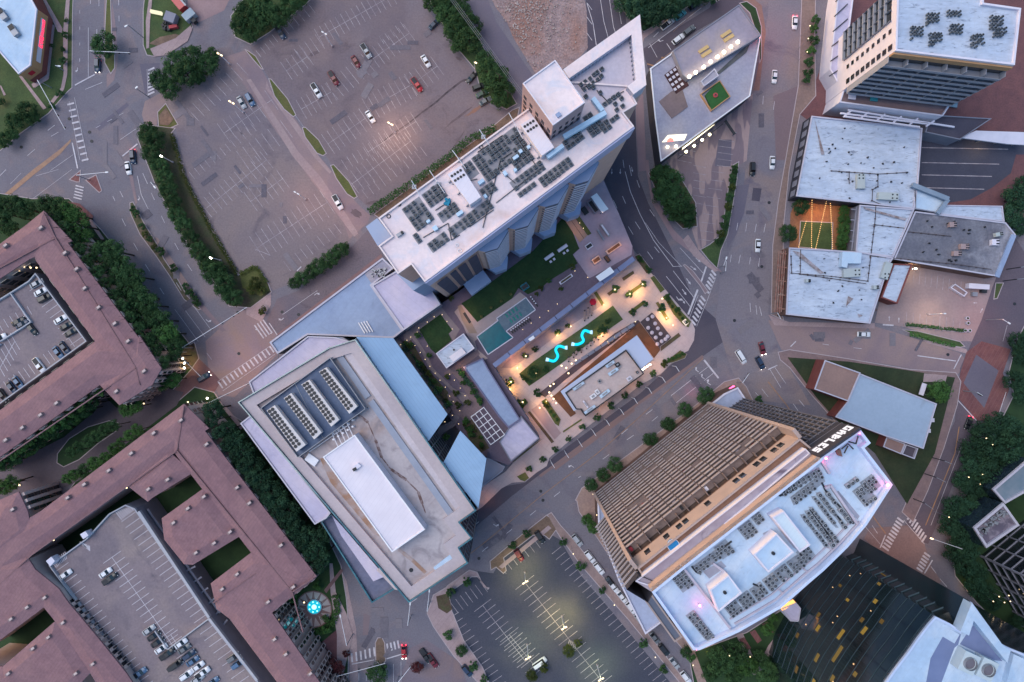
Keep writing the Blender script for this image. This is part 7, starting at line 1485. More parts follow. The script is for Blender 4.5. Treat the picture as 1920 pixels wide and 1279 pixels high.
row('tree of the belt above the upper parking lot', [(448, 48, 20), (462, 25, 24), (484, 40, 22), (492, 10, 26), (520, 30, 24), (545, 8, 24), (470, 66, 16), (565, -8, 18)], 'tree belt above the upper parking lot', 0, frm='from the left')
row('tree of the belt right of the upper lot', [(812, 0, 22), (838, 2, 22), (866, 5, 16), (832, 28, 22), (862, 30, 24), (886, 48, 20), (852, 58, 22), (880, 74, 24), (862, 84, 18), (908, 112, 18), (918, 132, 22), (940, 138, 16), (930, 156, 24), (950, 170, 18), (940, 186, 20)], 'tree belt right of the upper parking lot', 0, frm='from the top')
row('bushy tree of the strip below the left parking lot', [(553, 530, 14), (566, 521, 15), (582, 510, 15), (598, 500, 16), (612, 491, 16), (626, 481, 17), (640, 470, 15), (646, 462, 11)], 'bushy strip below the left parking lot', 0, frm='from the left')
row('tree around the upper red roofed block', [(30, 385, 22), (8, 400, 22), (15, 425, 20), (48, 392, 20), (88, 384, 20), (112, 388, 20), (130, 398, 22, 1), (145, 420, 22, 1), (158, 442, 18, 1), (186, 474, 22), (212, 470, 22), (208, 496, 22), (232, 502, 24), (252, 518, 22), (242, 540, 24), (262, 556, 24), (280, 572, 22), (275, 596, 24), (300, 600, 22), (315, 625, 22, 1), (298, 632, 20), (330, 648, 18), (326, 668, 14), (-5, 380, 18), (222, 520, 20), (255, 578, 20)], 'trees beside the upper red roofed block', 0, frm='from the top corner', hg=12)
row('bright green tree beside the apartment gate', [(325, 712, 15, 1), (305, 718, 16, 1), (256, 762, 14, 1), (238, 768, 15, 1)], 'bright green trees at the apartment gate', 1, frm='from the right', hg=9)
row('courtyard drive tree', [(172, 756, 15), (158, 768, 16), (140, 780, 17, 1), (122, 790, 17, 1), (104, 808, 17), (88, 812, 16, 1), (68, 828, 18), (50, 838, 18, 1), (30, 852, 19), (10, 868, 19), (5, 912, 18, 1), (22, 905, 16, 1), (212, 798, 12), (196, 806, 12), (180, 818, 13), (166, 826, 13), (148, 838, 13), (134, 848, 12), (258, 806, 12, 1), (244, 816, 12, 1), (228, 830, 11, 1), (214, 842, 13, 1), (196, 858, 13, 1), (178, 868, 15, 1), (158, 882, 14), (140, 890, 13, 1), (124, 898, 11, 1)], 'small trees along the apartment drive', 0, frm='counted from the gate', hg=10)
row('dense tree between the red roofs and the conference hall', [(400, 768, 22), (425, 806, 18), (440, 828, 22), (458, 850, 24), (474, 872, 24), (488, 895, 24), (504, 920, 26), (522, 942, 26), (540, 964, 28), (556, 990, 26), (574, 1010, 26), (592, 1030, 24), (606, 1046, 18), (600, 1008, 20), (512, 950, 20), (450, 868, 16)], 'dense trees between the red roofs and the conference hall', 4, frm='from the road', hg=13)
row('garden shrub tree around the fountain', [(545, 1118, 15, 1), (552, 1160, 13, 1), (565, 1185, 13, 1), (580, 1200, 12, 1), (612, 1180, 10, 1), (596, 1098, 10, 1), (610, 1160, 9, 1), (538, 1140, 12)], 'green shrubs around the fountain circle', 1, frm='clockwise')
row('small median tree of the left avenue', [(249, 392, 7), (256, 402, 8), (266, 424, 8), (272, 440, 7, 2), (280, 448, 7), (289, 462, 7, 2), (300, 471, 10), (325, 503, 9), (348, 538, 8), (356, 550, 9), (365, 562, 9), (372, 570, 6)], 'small trees in the left avenue median', 0, frm='from the top')
row('shrub tree in the corner garden of the left lot', [(478, 532, 13, 2), (490, 545, 9, 2), (470, 545, 9, 2), (492, 582, 9, 2)], 'olive shrubs in the corner garden of the left lot', 2, frm='from the top')
row('tree of the top wood beside the narrow street', [(1172, 5, 22), (1192, 22, 24), (1212, 5, 24), (1228, 26, 24), (1250, 8, 24), (1262, 22, 16), (1280, 0, 20), (1205, 42, 16), (1305, -6, 18), (1330, -8, 18), (1180, -10, 20)], 'wood at the top beside the narrow street', 4, frm='from the left')
row('big tree beside the small block paved car park', [(1240, 330, 22), (1258, 345, 26), (1245, 362, 24), (1270, 375, 26), (1282, 398, 24), (1262, 395, 20), (1290, 415, 14)], 'big trees beside the small block paved car park', 0, frm='from the top')
row('shrub in the strip between the small car park and right avenue', [(1376, 318, 9), (1374, 335, 9), (1372, 352, 8, 2), (1368, 370, 9), (1366, 388, 9, 2), (1362, 405, 10), (1358, 422, 10), (1353, 438, 10, 2), (1348, 452, 9)], 'shrubs between the small car park and the right avenue', 0, frm='from the top')
row('light strung street tree beside the top right tower', [(1530, 36, 9), (1527, 55, 10, 1), (1525, 75, 11), (1521, 96, 11, 1), (1518, 116, 11), (1515, 136, 10), (1512, 148, 9)], 'street trees beside the top right tower', 0, frm='from the top')
row('round tree at the street edge of the light strung courtyard', [(1502, 388, 17), (1478, 438, 18)], 'round trees at the courtyard', 0, frm='from the top')
row('tall hedge tree in the light strung courtyard', [(1582, 395, 12, 1), (1583, 412, 13, 1), (1581, 430, 13, 1), (1579, 448, 13, 1), (1577, 462, 12, 1)], 'hedge trees in the courtyard', 1, frm='from the top')
row('dark tree along the right picture edge', [(1905, 372, 26), (1898, 402, 24), (1918, 345, 18), (1912, 425, 18), (1908, 640, 20), (1915, 668, 20), (1900, 712, 20), (1915, 740, 20)], 'dark trees along the right edge', 4, frm='from the top')
row('tree of the big dark park', [(1868, 792, 26), (1842, 812, 26), (1895, 805, 28), (1822, 840, 24), (1855, 845, 28), (1888, 845, 28), (1825, 870, 24), (1850, 885, 28), (1882, 880, 22), (1805, 900, 20), (1822, 915, 24), (1846, 915, 20), (1790, 950, 24), (1812, 955, 24), (1780, 985, 22), (1802, 1000, 26), (1815, 1030, 24), (1790, 1035, 22), (1812, 1060, 22), (1835, 1075, 18), (1828, 1098, 22), (1848, 1112, 18), (1862, 1130, 16), (1893, 1190, 22), (1912, 1210, 20), (1908, 1165, 14), (1918, 830, 20)], 'big dark park right of the far avenue', 4, frm='from the top')
tree(1761, 735, 22, 'single round green tree behind the pale blue corner building', None, 1)
row('street tree above the balconied tower', [(1322, 742, 18), (1284, 769, 16), (1253, 796, 16), (1219, 823, 15), (1153, 872, 16), (1131, 890, 14), (1108, 908, 14), (1424, 749, 9)], 'street trees above the balconied tower', 0, frm='from the junction end')
row('small street tree by the plaza kerb', [(1246, 683, 8, 2), (1225, 701, 8), (1199, 721, 8), (1172, 741, 8), (1146, 761, 8), (1120, 782, 8), (1092, 801, 7), (1066, 822, 7), (1042, 842, 7), (1017, 862, 7), (992, 880, 7)], 'small street trees along the plaza kerb', 0, frm='from the junction end')
row('small plaza tree', [(955, 716, 10), (979, 754, 11), (1008, 737, 9), (1064, 611, 6), (1045, 623, 7), (1004, 654, 7), (985, 667, 7), (1155, 542, 9), (1206, 532, 7), (1180, 551, 8), (1209, 569, 7), (1186, 585, 8), (1240, 577, 10), (1252, 557, 8), (1270, 581, 7, 1), (1200, 486, 6), (1216, 507, 7), (1130, 617, 11), (1000, 697, 12), (1022, 692, 7), (1024, 759, 7, 2), (1140, 602, 6), (1085, 655, 5)], 'small trees scattered over the plaza', 0, .15, frm='counting anticlockwise from the yellow corner')
row('small garden tree on the hotel deck', [(839, 706, 6, 2), (886, 734, 6, 1), (900, 752, 7, 1), (855, 736, 8, 2), (858, 760, 8, 2), (876, 755, 7, 2), (874, 790, 8, 1), (881, 807, 7, 1), (824, 731, 7), (902, 834, 6, 1), (866, 702, 7, 1), (836, 820, 8), (784, 628, 7, 1), (769, 646, 7), (781, 682, 8, 1), (805, 666, 6, 1), (805, 700, 7, 2), (1014, 541, 6, 2), (1030, 526, 6), (1006, 552, 5, 2), (1052, 541, 5, 2), (868, 718, 6, 1), (846, 560, 6, 2), (1073, 500, 7, 2)], 'small garden trees on the hotel deck', 1, D, frm='of the terrace garden')
row('small tree around the dark parking lot', [(989, 1000, 9), (960, 1022, 9), (1056, 1015, 9), (1090, 1061, 11), (1130, 1106, 8), (1206, 1205, 10), (1245, 1254, 9), (1065, 1221, 12, 2), (1085, 1205, 9, 2), (997, 1266, 12, 2), (1020, 1252, 10, 2), (875, 1090, 10), (845, 1111, 10), (842, 1190, 11), (866, 1220, 12), (887, 1248, 11), (909, 1274, 10)], 'small trees around the dark parking lot', 0, frm='by side of the lot')
row('leafy tree beside the glass and balcony towers', [(1100, 974, 13, 1), (1112, 990, 12, 1), (1352, 1238, 26), (1382, 1225, 22), (1330, 1258, 18), (1400, 1250, 22, 1), (1425, 1235, 18), (1440, 1180, 14, 1), (1450, 1160, 10, 1), (1287, 1222, 12), (1295, 1232, 10, 1), (1440, 1262, 22), (1375, 1265, 20)], 'leafy trees at the foot of the towers', 0, frm='from the street')
tree(707, 1262, 20, 'dark green tree in the median at the bottom centre crossing')
tree(782, 1250, 13, 'dark red leaved tree beside the parked pickups', None, 3); tree(626, 1250, 18, 'dark reddish tree beside the brick court at the bottom', None, 3)
tree(650, 1225, 8, 'small reddish tree next to the bottom crossing', None, 3)
row('tall tree hugging the street front of the upper red roofed block', [(104+i*15.6, 404+i*21.2, 13+(i % 3)) for i in range(14)], 'tall trees hugging the upper red roofed block', 0, frm='from the top', hg=15)
row('tall tree hugging the street front of the lower red roofed block', [(396+i*15.2, 790+i*21, 14+(i % 3)) for i in range(14)], 'tall trees hugging the lower red roofed block', 4, frm='from the top', hg=15)
row('tree hugging the drive side of the upper red roofed block', [(6+i*18, 866-i*13.2, 10+(i % 3)) for i in range(11)], 'trees hugging the drive side of the upper red roofed block', 1, frm='from the left', hg=14)
rs_ = random.Random(9)
row('garden shrub in the left beds of the hotel deck', sorted([(752+t*88+rs_.uniform(-9, 9), 650+t*118+rs_.uniform(-9, 9), rs_.uniform(4, 7), (1, 1, 2, 0)[i % 4]) for i in range(34) for t in (i/34,)]), 'garden shrubs in the left beds of the hotel deck', 1, D, frm='from the left', name='shrub', cat='shrub')
row('shrub in the lower beds of the hotel deck', sorted([(872+t*36+rs_.uniform(-8, 8), 790+t*48+rs_.uniform(-6, 6), rs_.uniform(3, 5.5), (1, 2, 0)[i % 3]) for i in range(14) for t in (i/14,)]), 'shrubs in the lower beds of the hotel deck', 1, D, frm='from the left', name='shrub', cat='shrub')
row('low shrub along the kerb beds of the plaza', [(1196+t*20+rs_.uniform(-3, 3), 482+t*26, 3.5, 1) for t in (0, .35, .7, 1)]+[(1248+i*6.5, 560+i*7.4, 4, (1, 2, 0)[i % 3]) for i in range(7)]+[(1246+i*7, 678-i*3, 4.5, 1) for i in range(6)]+[(1020+i*6, 755+i*8, 4, 1) for i in range(5)]+[(978+i*5, 706+i*3, 5, 0) for i in range(4)], 'low shrubs along the plaza beds', 1, .2, frm='in order', name='shrub', cat='shrub')
# hedges
def hedge(lb, pts_, wd, hg, lm=1, z0=0.1):
    a_ = pts_; rnd = random.Random(len(lb)); V_ = []; F_ = []
    for a, b in zip(a_[:-1], a_[1:]):
        p0, p1 = Vector(W(*a, hg/2)), Vector(W(*b, hg/2)); L_ = (p1-p0).length; n = int(L_*wd*16); d = (p1-p0).normalized(); nn = Vector((-d.y, d.x, 0))
        for k in range(n):
            q_ = p0+d*rnd.uniform(0, L_)+nn*rnd.uniform(-wd/2, wd/2)*(1+.15*math.sin(k)); z = z0+hg*rnd.uniform(.35, 1.05); nrm = Vector((rnd.uniform(-.7, .7), rnd.uniform(-.7, .7), 1)).normalized(); x = nrm.cross(Vector((rnd.uniform(-1, 1), rnd.uniform(-1, 1), 0))).normalized(); y = nrm.cross(x); s = rnd.uniform(.2, .38)
            p = Vector((q_.x, q_.y, z)); i = len(V_); V_ += [tuple(p-x*s), tuple(p-y*s*.6), tuple(p+x*s), tuple(p+y*s*.6)]; F_.append((i, i+1, i+2, i+3))
    me = bpy.data.meshes.new('hedge'); me.from_pydata(V_, [], F_); me.materials.append(LM[lm]); o = bpy.data.objects.new('hedge', me); COL.objects.link(o); tag(o, lb, 'hedge'); return o
hedge('clipped dark hedge strip along the north edge of the hotel tower', [(692, 398), (760, 352), (835, 300), (880, 262), (930, 240)], 2.2, 2.5, 0)
hedge('long low olive hedge along the right side of the tree row by the left lot', [(322, 250), (345, 332), (398, 434), (445, 514)], 1.4, 1.2, 2)
hedge('olive hedge around the lawn corner of the left parking lot', [(450, 514), (480, 500), (500, 530)], 1.3, 1.2, 2)
hedge('low hedge along the bottom of the yard stalls', [(1697, 608), (1808, 620)], 1.0, 1.0, 0)
hedge('low shrub border along the east street kerb', [(1705, 626), (1740, 636), (1790, 648)], 1.2, 1.0, 1)
hedge('dark ground hedge at the foot of the lower red roofed block', [(378, 770), (460, 880), (560, 1020), (598, 1065)], 3.0, 2.0, 4)
hedge('round hedge ring around the fountain circle', [(552, 1120), (556, 1150), (568, 1176), (595, 1186), (622, 1172), (634, 1140), (628, 1115)], 2.0, 1.2, 1)
hedge('thin row of shrubs on the deck beside the blue canopy', [(750, 650), (770, 676), (800, 712), (838, 765)], 1.6, 1.2, 4, D)
hedge('thin dark hedge between the deck garden path and the blue roof wing', [(862, 690), (890, 725), (905, 755)], 1.4, 1.4, 4, D)

# ---------------------------------------------------------------- cars
def carbody(kind):
    """returns dict of part meshes; x forward, metres"""
    L_, Wd, hood, roof, c0, c1, r0, r1 = {'car': (4.7, 1.85, .82, 1.42, -1.9, 1.05, -1.15, .35), 'suv': (4.9, 1.95, 1.0, 1.75, -2.25, 1.15, -1.9, .5), 'pickup': (5.7, 2.0, 1.05, 1.8, -.45, 1.55, -.15, .95), 'van': (5.4, 2.0, 1.1, 2.1, -2.6, 1.7, -2.5, 1.2)}[kind]
    h = L_/2; w_ = Wd/2; m = MB()
    st = [(-h, .86, .5, hood*.92), (-h+.25, .97, .28, hood*.99), (-h*.5, 1, .25, hood), (0, 1, .25, hood*1.02), (h*.5, 1, .25, hood), (h-.6, .96, .26, hood*.93), (h-.15, .86, .3, hood*.78), (h, .72, .42, hood*.62)]
    R_ = [[(x, -w_*a, zb), (x, -w_*a, zt-.12), (x, -w_*a*.88, zt), (x, 0, zt+.03), (x, w_*a*.88, zt), (x, w_*a, zt-.12), (x, w_*a, zb)] for x, a, zb, zt in st]
    for i in range(len(R_)-1):
        for k in range(6): m.face([R_[i][k], R_[i+1][k], R_[i+1][k+1], R_[i][k+1]])
    m.face(R_[0]); m.face(R_[-1][::-1]); b0, b1 = w_*.86, w_*.68
    def ring(x0, x1, wd, z): return [(x0, -wd, z), (x1, -wd, z), (x1, wd, z), (x0, wd, z)]
    lo, hi = ring(c0, c1, b0, hood), ring(r0, r1, b1, roof)
    m.face(hi); m.face([(a[0]*.98+.0, a[1]*.98, a[2]+.04) for a in hi])
    g = {'body': m}
    if kind == 'pickup':
        bed = MB(); bed.face([(-h+.15, -w_*.78, hood+.045), (-.5, -w_*.78, hood+.045), (-.5, w_*.78, hood+.045), (-h+.15, w_*.78, hood+.045)]); g['truck_bed'] = bed
    def q(i, j): return MB().face([lo[i], lo[j], hi[j], hi[i]])
    g['side_window'] = [q(0, 1), q(2, 3)]; g['windshield'] = q(1, 2); g['rear_window'] = q(3, 0)
    hl = []
    for s_ in (-1, 1): hl.append(MB().box((h-.1, s_*w_*.62), 0, .22, .32, hood*.55, hood*.74))
    g['headlight'] = hl
    wh = []
    for x in (-h*.58, h*.6):
        for s_ in (-1, 1):
            t = MB(); n = 12; r = .33
            A_ = [(x+r*math.cos(2*math.pi*i/n), s_*w_*.8, .33+r*math.sin(2*math.pi*i/n)) for i in range(n)]; B_ = [(a[0], s_*w_*.98, a[2]) for a in A_]
            for i in range(n): t.face([A_[i], A_[(i+1) % n], B_[(i+1) % n], B_[i]])
            t.face(B_); t.face(A_); wh.append(t)
    g['wheel'] = wh; return g
cgl = glass('car_glass', (.006, .008, .012), .08); tyre = mat('tyre', (.015, .015, .018)); hlm = mat('headlamp', (.7, .7, .75), rough=.2)
PAINT = {k: mat('paint_'+k, c, tuple(x*.9 for x in c), scale=.8, rough=.35, spec=.6) for k, c in {'white': (.72, .72, .78), 'silver': (.38, .39, .43), 'grey': (.13, .14, .16), 'black': (.02, .022, .028), 'dark blue': (.02, .04, .09), 'blue': (.07, .14, .26), 'red': (.42, .018, .03), 'dark red': (.16, .015, .028), 'green': (.02, .06, .035), 'teal': (.06, .30, .38)}.items()}
CP = {}
def car(u, v, ang, kind, col, label, z=0.0, group=None, lit=None):
    t = bpy.data.objects.new('parked_car' if not lit else 'car', None); COL.objects.link(t); t.location = W(u, v, z+.02); t.rotation_euler.z = -R(ang); t.scale = (.9, .9, .9); tag(t, label, {'car': 'car', 'suv': 'car', 'pickup': 'pickup truck', 'van': 'van'}[kind], group)
    if kind not in CP:
        ORG[t.name] = Vector((0, 0, 0)); lst = []
        for nm, g in carbody(kind).items():
            for mbx in (g if isinstance(g, list) else [g]):
                o = mbx.build(nm, {'body': PAINT['white'], 'truck_bed': steel_bk, 'headlight': hlm, 'wheel': tyre}.get(nm, cgl), t, smooth=(nm == 'body')); lst.append(o)
                if nm == 'body': o.material_slots[0].link = 'OBJECT'; o.material_slots[0].material = PAINT[col]
        CP[kind] = lst
    else:
        for o in CP[kind]:
            c = o.copy(); COL.objects.link(c); c.parent = t
            if 'body' in o.name: c.material_slots[0].link = 'OBJECT'; c.material_slots[0].material = PAINT[col]
    if lit:
        ORG[t.name] = Vector((0, 0, 0)); 
        if 'h' in lit:
            for s_ in (-1, 1): MB().box((2.36, s_*.62), 0, .2, .34, .45, .7).build('headlight', emis('headlight_on', (1, .9, .8), 3), t)
        if 't' in lit:
            for s_ in (-1, 1): MB().box((-2.4, s_*.7), 0, .2, .3, .5, .75).build('tail_light', emis('tail_light_on', (1, .02, .05), 3), t)
    return t
car(526, 61, 58, 'pickup', 'dark blue', 'dark blue pickup parked below the top tree belt'); car(594, 171, 58, 'pickup', 'white', 'white pickup with black bed alone in the upper lot')
car(626, 148, 58, 'pickup', 'dark red', 'dark red pickup with white striped cab in the upper lot'); car(668, 117, 58, 'car', 'dark red', 'dark red car between the dark red and white pickups'); car(687, 97, 58, 'pickup', 'silver', 'pale pickup with black bed topmost of the diagonal line in the upper lot')
car(695, 220, 58, 'car', 'white', 'white car with dark rear nearest the lit lamp of the upper lot'); car(799, 116, 58, 'car', 'white', 'white car alone at the upper right of the upper lot'); car(782, 160, 55, 'pickup', 'red', 'bright red pickup in the upper lot'); car(814, 47, -45, 'car', 'dark blue', 'dark car tucked beside the right tree belt')
for q_ in ((884, 147, 130, 'car', 'black', 'black car beside the low lamp at the lot edge'), (898, 164, -20, 'suv', 'black', 'black car with white roof rack under the trees'), (904, 177, -25, 'car', 'green', 'dark green car under the trees'), (910, 191, -30, 'car', 'grey', 'grey car at the end of the dark oil trail')): car(*q_)
car(634, 380, 60, 'pickup', 'white', 'white pickup in the drive between the two lots'); car(454, 193, 60, 'car', 'silver', 'silver car parked beside the twin lamp in the left lot'); car(470, 188, 60, 'suv', 'blue', 'blue grey car parked beside the silver car in the left lot')
car(185, 124, 92, 'suv', 'dark blue', 'dark blue car waiting at the top left stop line with headlights on', lit='ht'); car(242, 316, 80, 'car', 'white', 'white car in the left avenue beside the dark blue one'); car(251, 295, 85, 'suv', 'dark blue', 'dark blue car braking in the left avenue', lit='t')
car(1251, 46, -38, 'pickup', 'white', 'white pickup parked on the narrow top street'); car(1275, 30, -38, 'car', 'teal', 'teal car parked ahead of the white pickup on the top street'); car(1271, 75, -38, 'suv', 'white', 'white car parked beside the island building'); car(1291, 59, -38, 'suv', 'grey', 'dark grey car parked beside the island building'); car(1299, 13, -38, 'car', 'dark blue', 'dark blue car under the trees on the top street')
car(1489, 44, 93, 'car', 'white', 'white car driving at the top of the right avenue', lit='t'); car(1451, 145, 94, 'car', 'white', 'white car driving beside the island building in the right avenue'); car(1447, 306, 92, 'car', 'white', 'white car with dark windows in the right avenue by the patched roofs'); car(1420, 461, 93, 'car', 'white', 'white car heading down the right avenue near the junction'); car(1410, 318, 92, 'suv', 'black', 'black car beside the planted strip in the right avenue')
car(1618, 627, 2, 'car', 'white', 'white car alone on the east street'); car(1388, 669, 58, 'van', 'white', 'white van crossing the middle junction', lit='h'); car(1428, 653, 75, 'car', 'dark red', 'dark red car turning in the middle junction', lit='h'); car(1424, 680, 62, 'suv', 'dark blue', 'dark blue car with headlights in the middle junction', lit='h'); car(1814, 793, 112, 'car', 'black', 'black car with tail lights in the far right avenue', lit='t')
st = [(1082, 1012, 'silver', 'suv'), (1106, 1043, 'white', 'suv'), (1123, 1065, 'white', 'suv'), (1144, 1091, 'black', 'car'), (1150, 1099, 'white', 'car'), (1166, 1118, 'white', 'car'), (1183, 1138, 'white', 'suv'), (1199, 1160, 'silver', 'suv'), (1227, 1195, 'grey', 'car'), (1244, 1217, 'black', 'suv'), (1264, 1242, 'silver', 'car'), (1285, 1268, 'white', 'suv')]
for i, (u, v, c, k) in enumerate(st): car(u, v, 52, k, c, '%s %s car from the top in the kerb line beside the dark lot' % (ORD[i], c), group='cars parked along the kerb beside the dark lot')
car(973, 1040, 58, 'suv', 'dark red', 'red car in the top row of the dark lot'); car(1012, 1006, 58, 'suv', 'black', 'black car in the top corner stall of the dark lot'); car(1012, 1241, -35, 'van', 'white', 'white van under the bright lamp of the dark lot'); car(758, 1221, 88, 'car', 'red', 'red car waiting at the bottom crossing', lit='ht'); car(811, 1237, 55, 'pickup', 'dark red', 'dark red pickup parked beside the red leaved tree'); car(798, 1228, 55, 'pickup', 'black', 'black pickup parked beside the dark red pickup'); car(876, 1256, 50, 'suv', 'dark blue', 'dark blue car at the kerb below the dark lot'); car(384, 707, -32, 'suv', 'dark blue', 'dark blue car leaving the apartment gate', lit='h')
A1 = [(71, 532, -28, 'silver'), (79, 547, -28, 'white'), (86, 559, -28, 'black'), (116, 599, -30, 'white'), (127, 611, -30, 'black'), (136, 623, -30, 'black'), (37, 603, -28, 'black'), (62, 617, 52, 'black'), (8, 741, 52, 'black'), (24, 726, 52, 'dark blue'), (36, 717, 52, 'blue'), (76, 685, 52, 'white'), (111, 661, 52, 'blue'), (123, 652, 52, 'dark blue'), (2, 634, -28, 'white'), (44, 608, -28, 'dark blue')]
for i, (u, v, a, c) in enumerate(A1): car(u, v, a, 'suv' if i in (2, 8) else 'pickup' if i == 11 else 'car', c, '%s %s car on the upper garage roof, %s' % (ORD[i], c, 'right hand row from the top' if i < 6 else 'middle ramp rows' if i in (6, 7, 14, 15) else 'bottom row from the left'), 13.03, 'cars on the upper garage roof')
A2 = [(125, 1076, 'white', 'car'), (200, 1073, 'white', 'car'), (208, 1084, 'black', 'pickup'), (281, 1180, 'silver', 'car'), (290, 1191, 'black', 'car'), (297, 1203, 'black', 'car'), (304, 1215, 'white', 'car'), (315, 1225, 'black', 'pickup'), (341, 1205, 'white', 'car'), (347, 1215, 'grey', 'car'), (356, 1226, 'dark blue', 'suv'), (363, 1238, 'blue', 'car'), (373, 1248, 'white', 'car'), (381, 1260, 'white', 'pickup'), (331, 1245, 'black', 'van'), (351, 1264, 'white', 'suv'), (263, 1261, 'blue', 'pickup'), (439, 1231, 'grey', 'suv'), (447, 1243, 'blue', 'suv'), (400, 1277, 'blue', 'car'), (372, 1272, 'silver', 'car')]
for i, (u, v, c, k) in enumerate(A2): car(u, v, -35, k, c, '%s %s vehicle from the top on the long garage roof' % (ORD[i], c), 13.03, 'cars on the long garage roof')
# fair trailers at the top left corner yard
t = thing('red_trailer', 'long red and grey trailer in the scruffy corner yard', 'trailer', W(338, 10)); MB().box(XY(338, 8), R(-50), 6.5, 2.4, .9, 3.2).build('body', PAINT['red'], t); MB().box(XY(345, 5), R(-50), 6.3, .5, 3.2, 3.3).build('roof_strip', steel, t); MB().box(XY(338, 8), R(-50), 5, 2.2, .2, .9).build('chassis', steel_bk, t)
t = thing('box_trailer', 'small pale box trailer at the edge of the forecourt', 'trailer', W(360, 36)); MB().box(XY(360, 34), R(40), 3.8, 2.5, .6, 2.8).build('body', mat('trailer_pale', (.33, .38, .44), (.28, .33, .39)), t); MB().box(XY(366, 41), R(40), 1.2, 2.3, .5, 2.2).build('rear_door', steel_bk, t); MB().box(XY(360, 35), R(40), 3, 2, .2, .6).build('chassis', steel_bk, t)
t = thing('yard_kiosk', 'grey stall with clutter in the scruffy corner yard', 'stall', W(324, 40)); MB().box(XY(325, 38), R(-20), 3.4, 3, .2, 2.6).build('body', wall_gy, t); mb = MB(); rnd = random.Random(6); [mb.box(XY(306+rnd.uniform(0, 14), 46+rnd.uniform(-4, 12)), rnd.uniform(0, 3), rnd.uniform(.4, 1.5), rnd.uniform(.3, .8), .2, rnd.uniform(.5, 1.6)) for k in range(14)]; mb.build('clutter', steel_bk, t); MB().box(XY(328, 53), R(10), 2.6, 1.0, .2, 1.5).build('bench', mat('seat_pink', (0, 0, 0)), t)
t = thing('lit_banner', 'small lit banner panel in the scruffy corner yard', 'sign', W(298, 28)); MB().box(XY(298, 28), R(-12), 3.6, .9, 1.2, 2.2).build('panel', emis('banner', (.9, .85, .6), .25), t); MB().box(XY(298, 28), R(-12), .3, .3, .1, 1.2).build('post', steel_bk, t)

# ---------------------------------------------------------------- poles and lamps
lamp_hot = emis('lamp_head', (1, .9, .72), 5); lamp_soft = emis('lamp_soft', (1, .72, .42), .8); lamp_off = mat('lamp_off', (.7, .7, .74), rough=.4)
def spot(loc, e, col=(1, .62, .32), size=150, blend=1.0, rad=.25):
    l = bpy.data.lights.new('lamp_light', 'SPOT'); l.energy = e*.62; l.color = col; l.spot_size = R(size); l.spot_blend = blend; l.shadow_soft_size = rad; o = bpy.data.objects.new('lamp_light', l); COL.objects.link(o); o.location = loc; return o
def lot_lamp(u, v, h_, label, lit=True, e=0, heads=2, ang=-30, col=(1, .62, .34), sz=150):
    """u,v is where the head appears"""
    t = thing('parking_lamp', label, 'lamp post', (*XY(u, v, h_), 0)); c = XY(u, v, h_); MB().tube([(*c, 0), (*c, h_)], [.14, .09], 8).build('pole', steel_wh, t); MB().cyl(c, .35, .3, .02, .8, 10).build('footing', conc_kerb, t)
    d = (math.cos(R(ang)), math.sin(R(ang)))
    for s_ in ((-1, 1) if heads == 2 else (1,)):
        MB().box((c[0]+d[0]*s_*.6, c[1]+d[1]*s_*.6), R(ang), .7, .38, h_-.05, h_+.12).build('lamp_head', lamp_hot if lit == 2 else lamp_soft if lit else lamp_off, t)
    if e: spot((c[0], c[1], h_-.3), e, col, sz)
lot_lamp(608, 62, 10, 'twin headed lamp post at the top of the upper parking lot', False, 150); lot_lamp(732, 232, 10, 'lit twin headed lamp post at the lower right of the upper parking lot', 1, 2200); lot_lamp(556, 362, 10, 'twin headed lamp post at the lower right of the left parking lot', False, 500); lot_lamp(434, 192, 10, 'twin headed lamp post beside the two cars of the left lot', 1, 0); lot_lamp(889, 116, 9, 'single headed lamp post beside the right tree belt', 1, 0, 1)
lot_lamp(299, 291, 9, 'bright single lamp over the tree row left of the left lot, upper', 2, 0, 1); lot_lamp(392, 482, 9, 'bright single lamp over the tree row left of the left lot, lower', 2, 0, 1); lot_lamp(412, 102, 8, 'pale double lamp beside the clump at the drive entrance', 1, 0, 2)
lot_lamp(985, 1092, 10, 'lit lamp in the upper part of the dark parking lot', 1, 2400, 2, 30, (1, .9, .3), 125); lot_lamp(1058, 1178, 10, 'lit lamp in the middle of the dark parking lot', 1, 4200, 2, 30, (1, .84, .26), 125); lot_lamp(990, 1234, 10, 'lit lamp beside the white van of the dark parking lot', 1, 1700, 2, 30, (.85, .95, .35), 125); lot_lamp(1127, 1274, 10, 'lit lamp at the bottom edge of the dark parking lot', 1, 2200, 2, 30, (.8, .95, .38), 125)
lot_lamp(1768, 588, 8, 'lit lamp over the lower stalls of the yard', False, 900, 1, 0, (1, .7, .35)); lot_lamp(1713, 504, 6, 'lit lamp at the top left corner of the yard', 2, 600, 1, 0, (1, .75, .35))
def arm_pole(name, label, base, head, hb, hh, lit=False, cat='street lamp', sig=0):
    t = thing(name, label, cat, W(*base)); b = W(*base); hd = W(*head, hh); top = (b[0], b[1], hb)
    MB().tube([b, top], [.16, .11], 8).build('pole', steel, t); MB().tube([top, (hd[0], hd[1], hd[2])], [.1, .07], 6).build('arm', steel_wh, t)
    if sig:
        for k in range(sig):
            q_ = lerp(top, hd, .45+.5*k/max(1, sig-1)); MB().box(q_[:2], math.atan2(hd[1]-b[1], hd[0]-b[0]), .35, .4, q_[2]-.9, q_[2]-.05).build('signal_head', steel_bk, t)
    else: MB().box(hd[:2], math.atan2(hd[1]-b[1], hd[0]-b[0]), .9, .4, hh-.12, hh+.1).build('lamp_head', lamp_soft if lit else lamp_off, t)
    return t
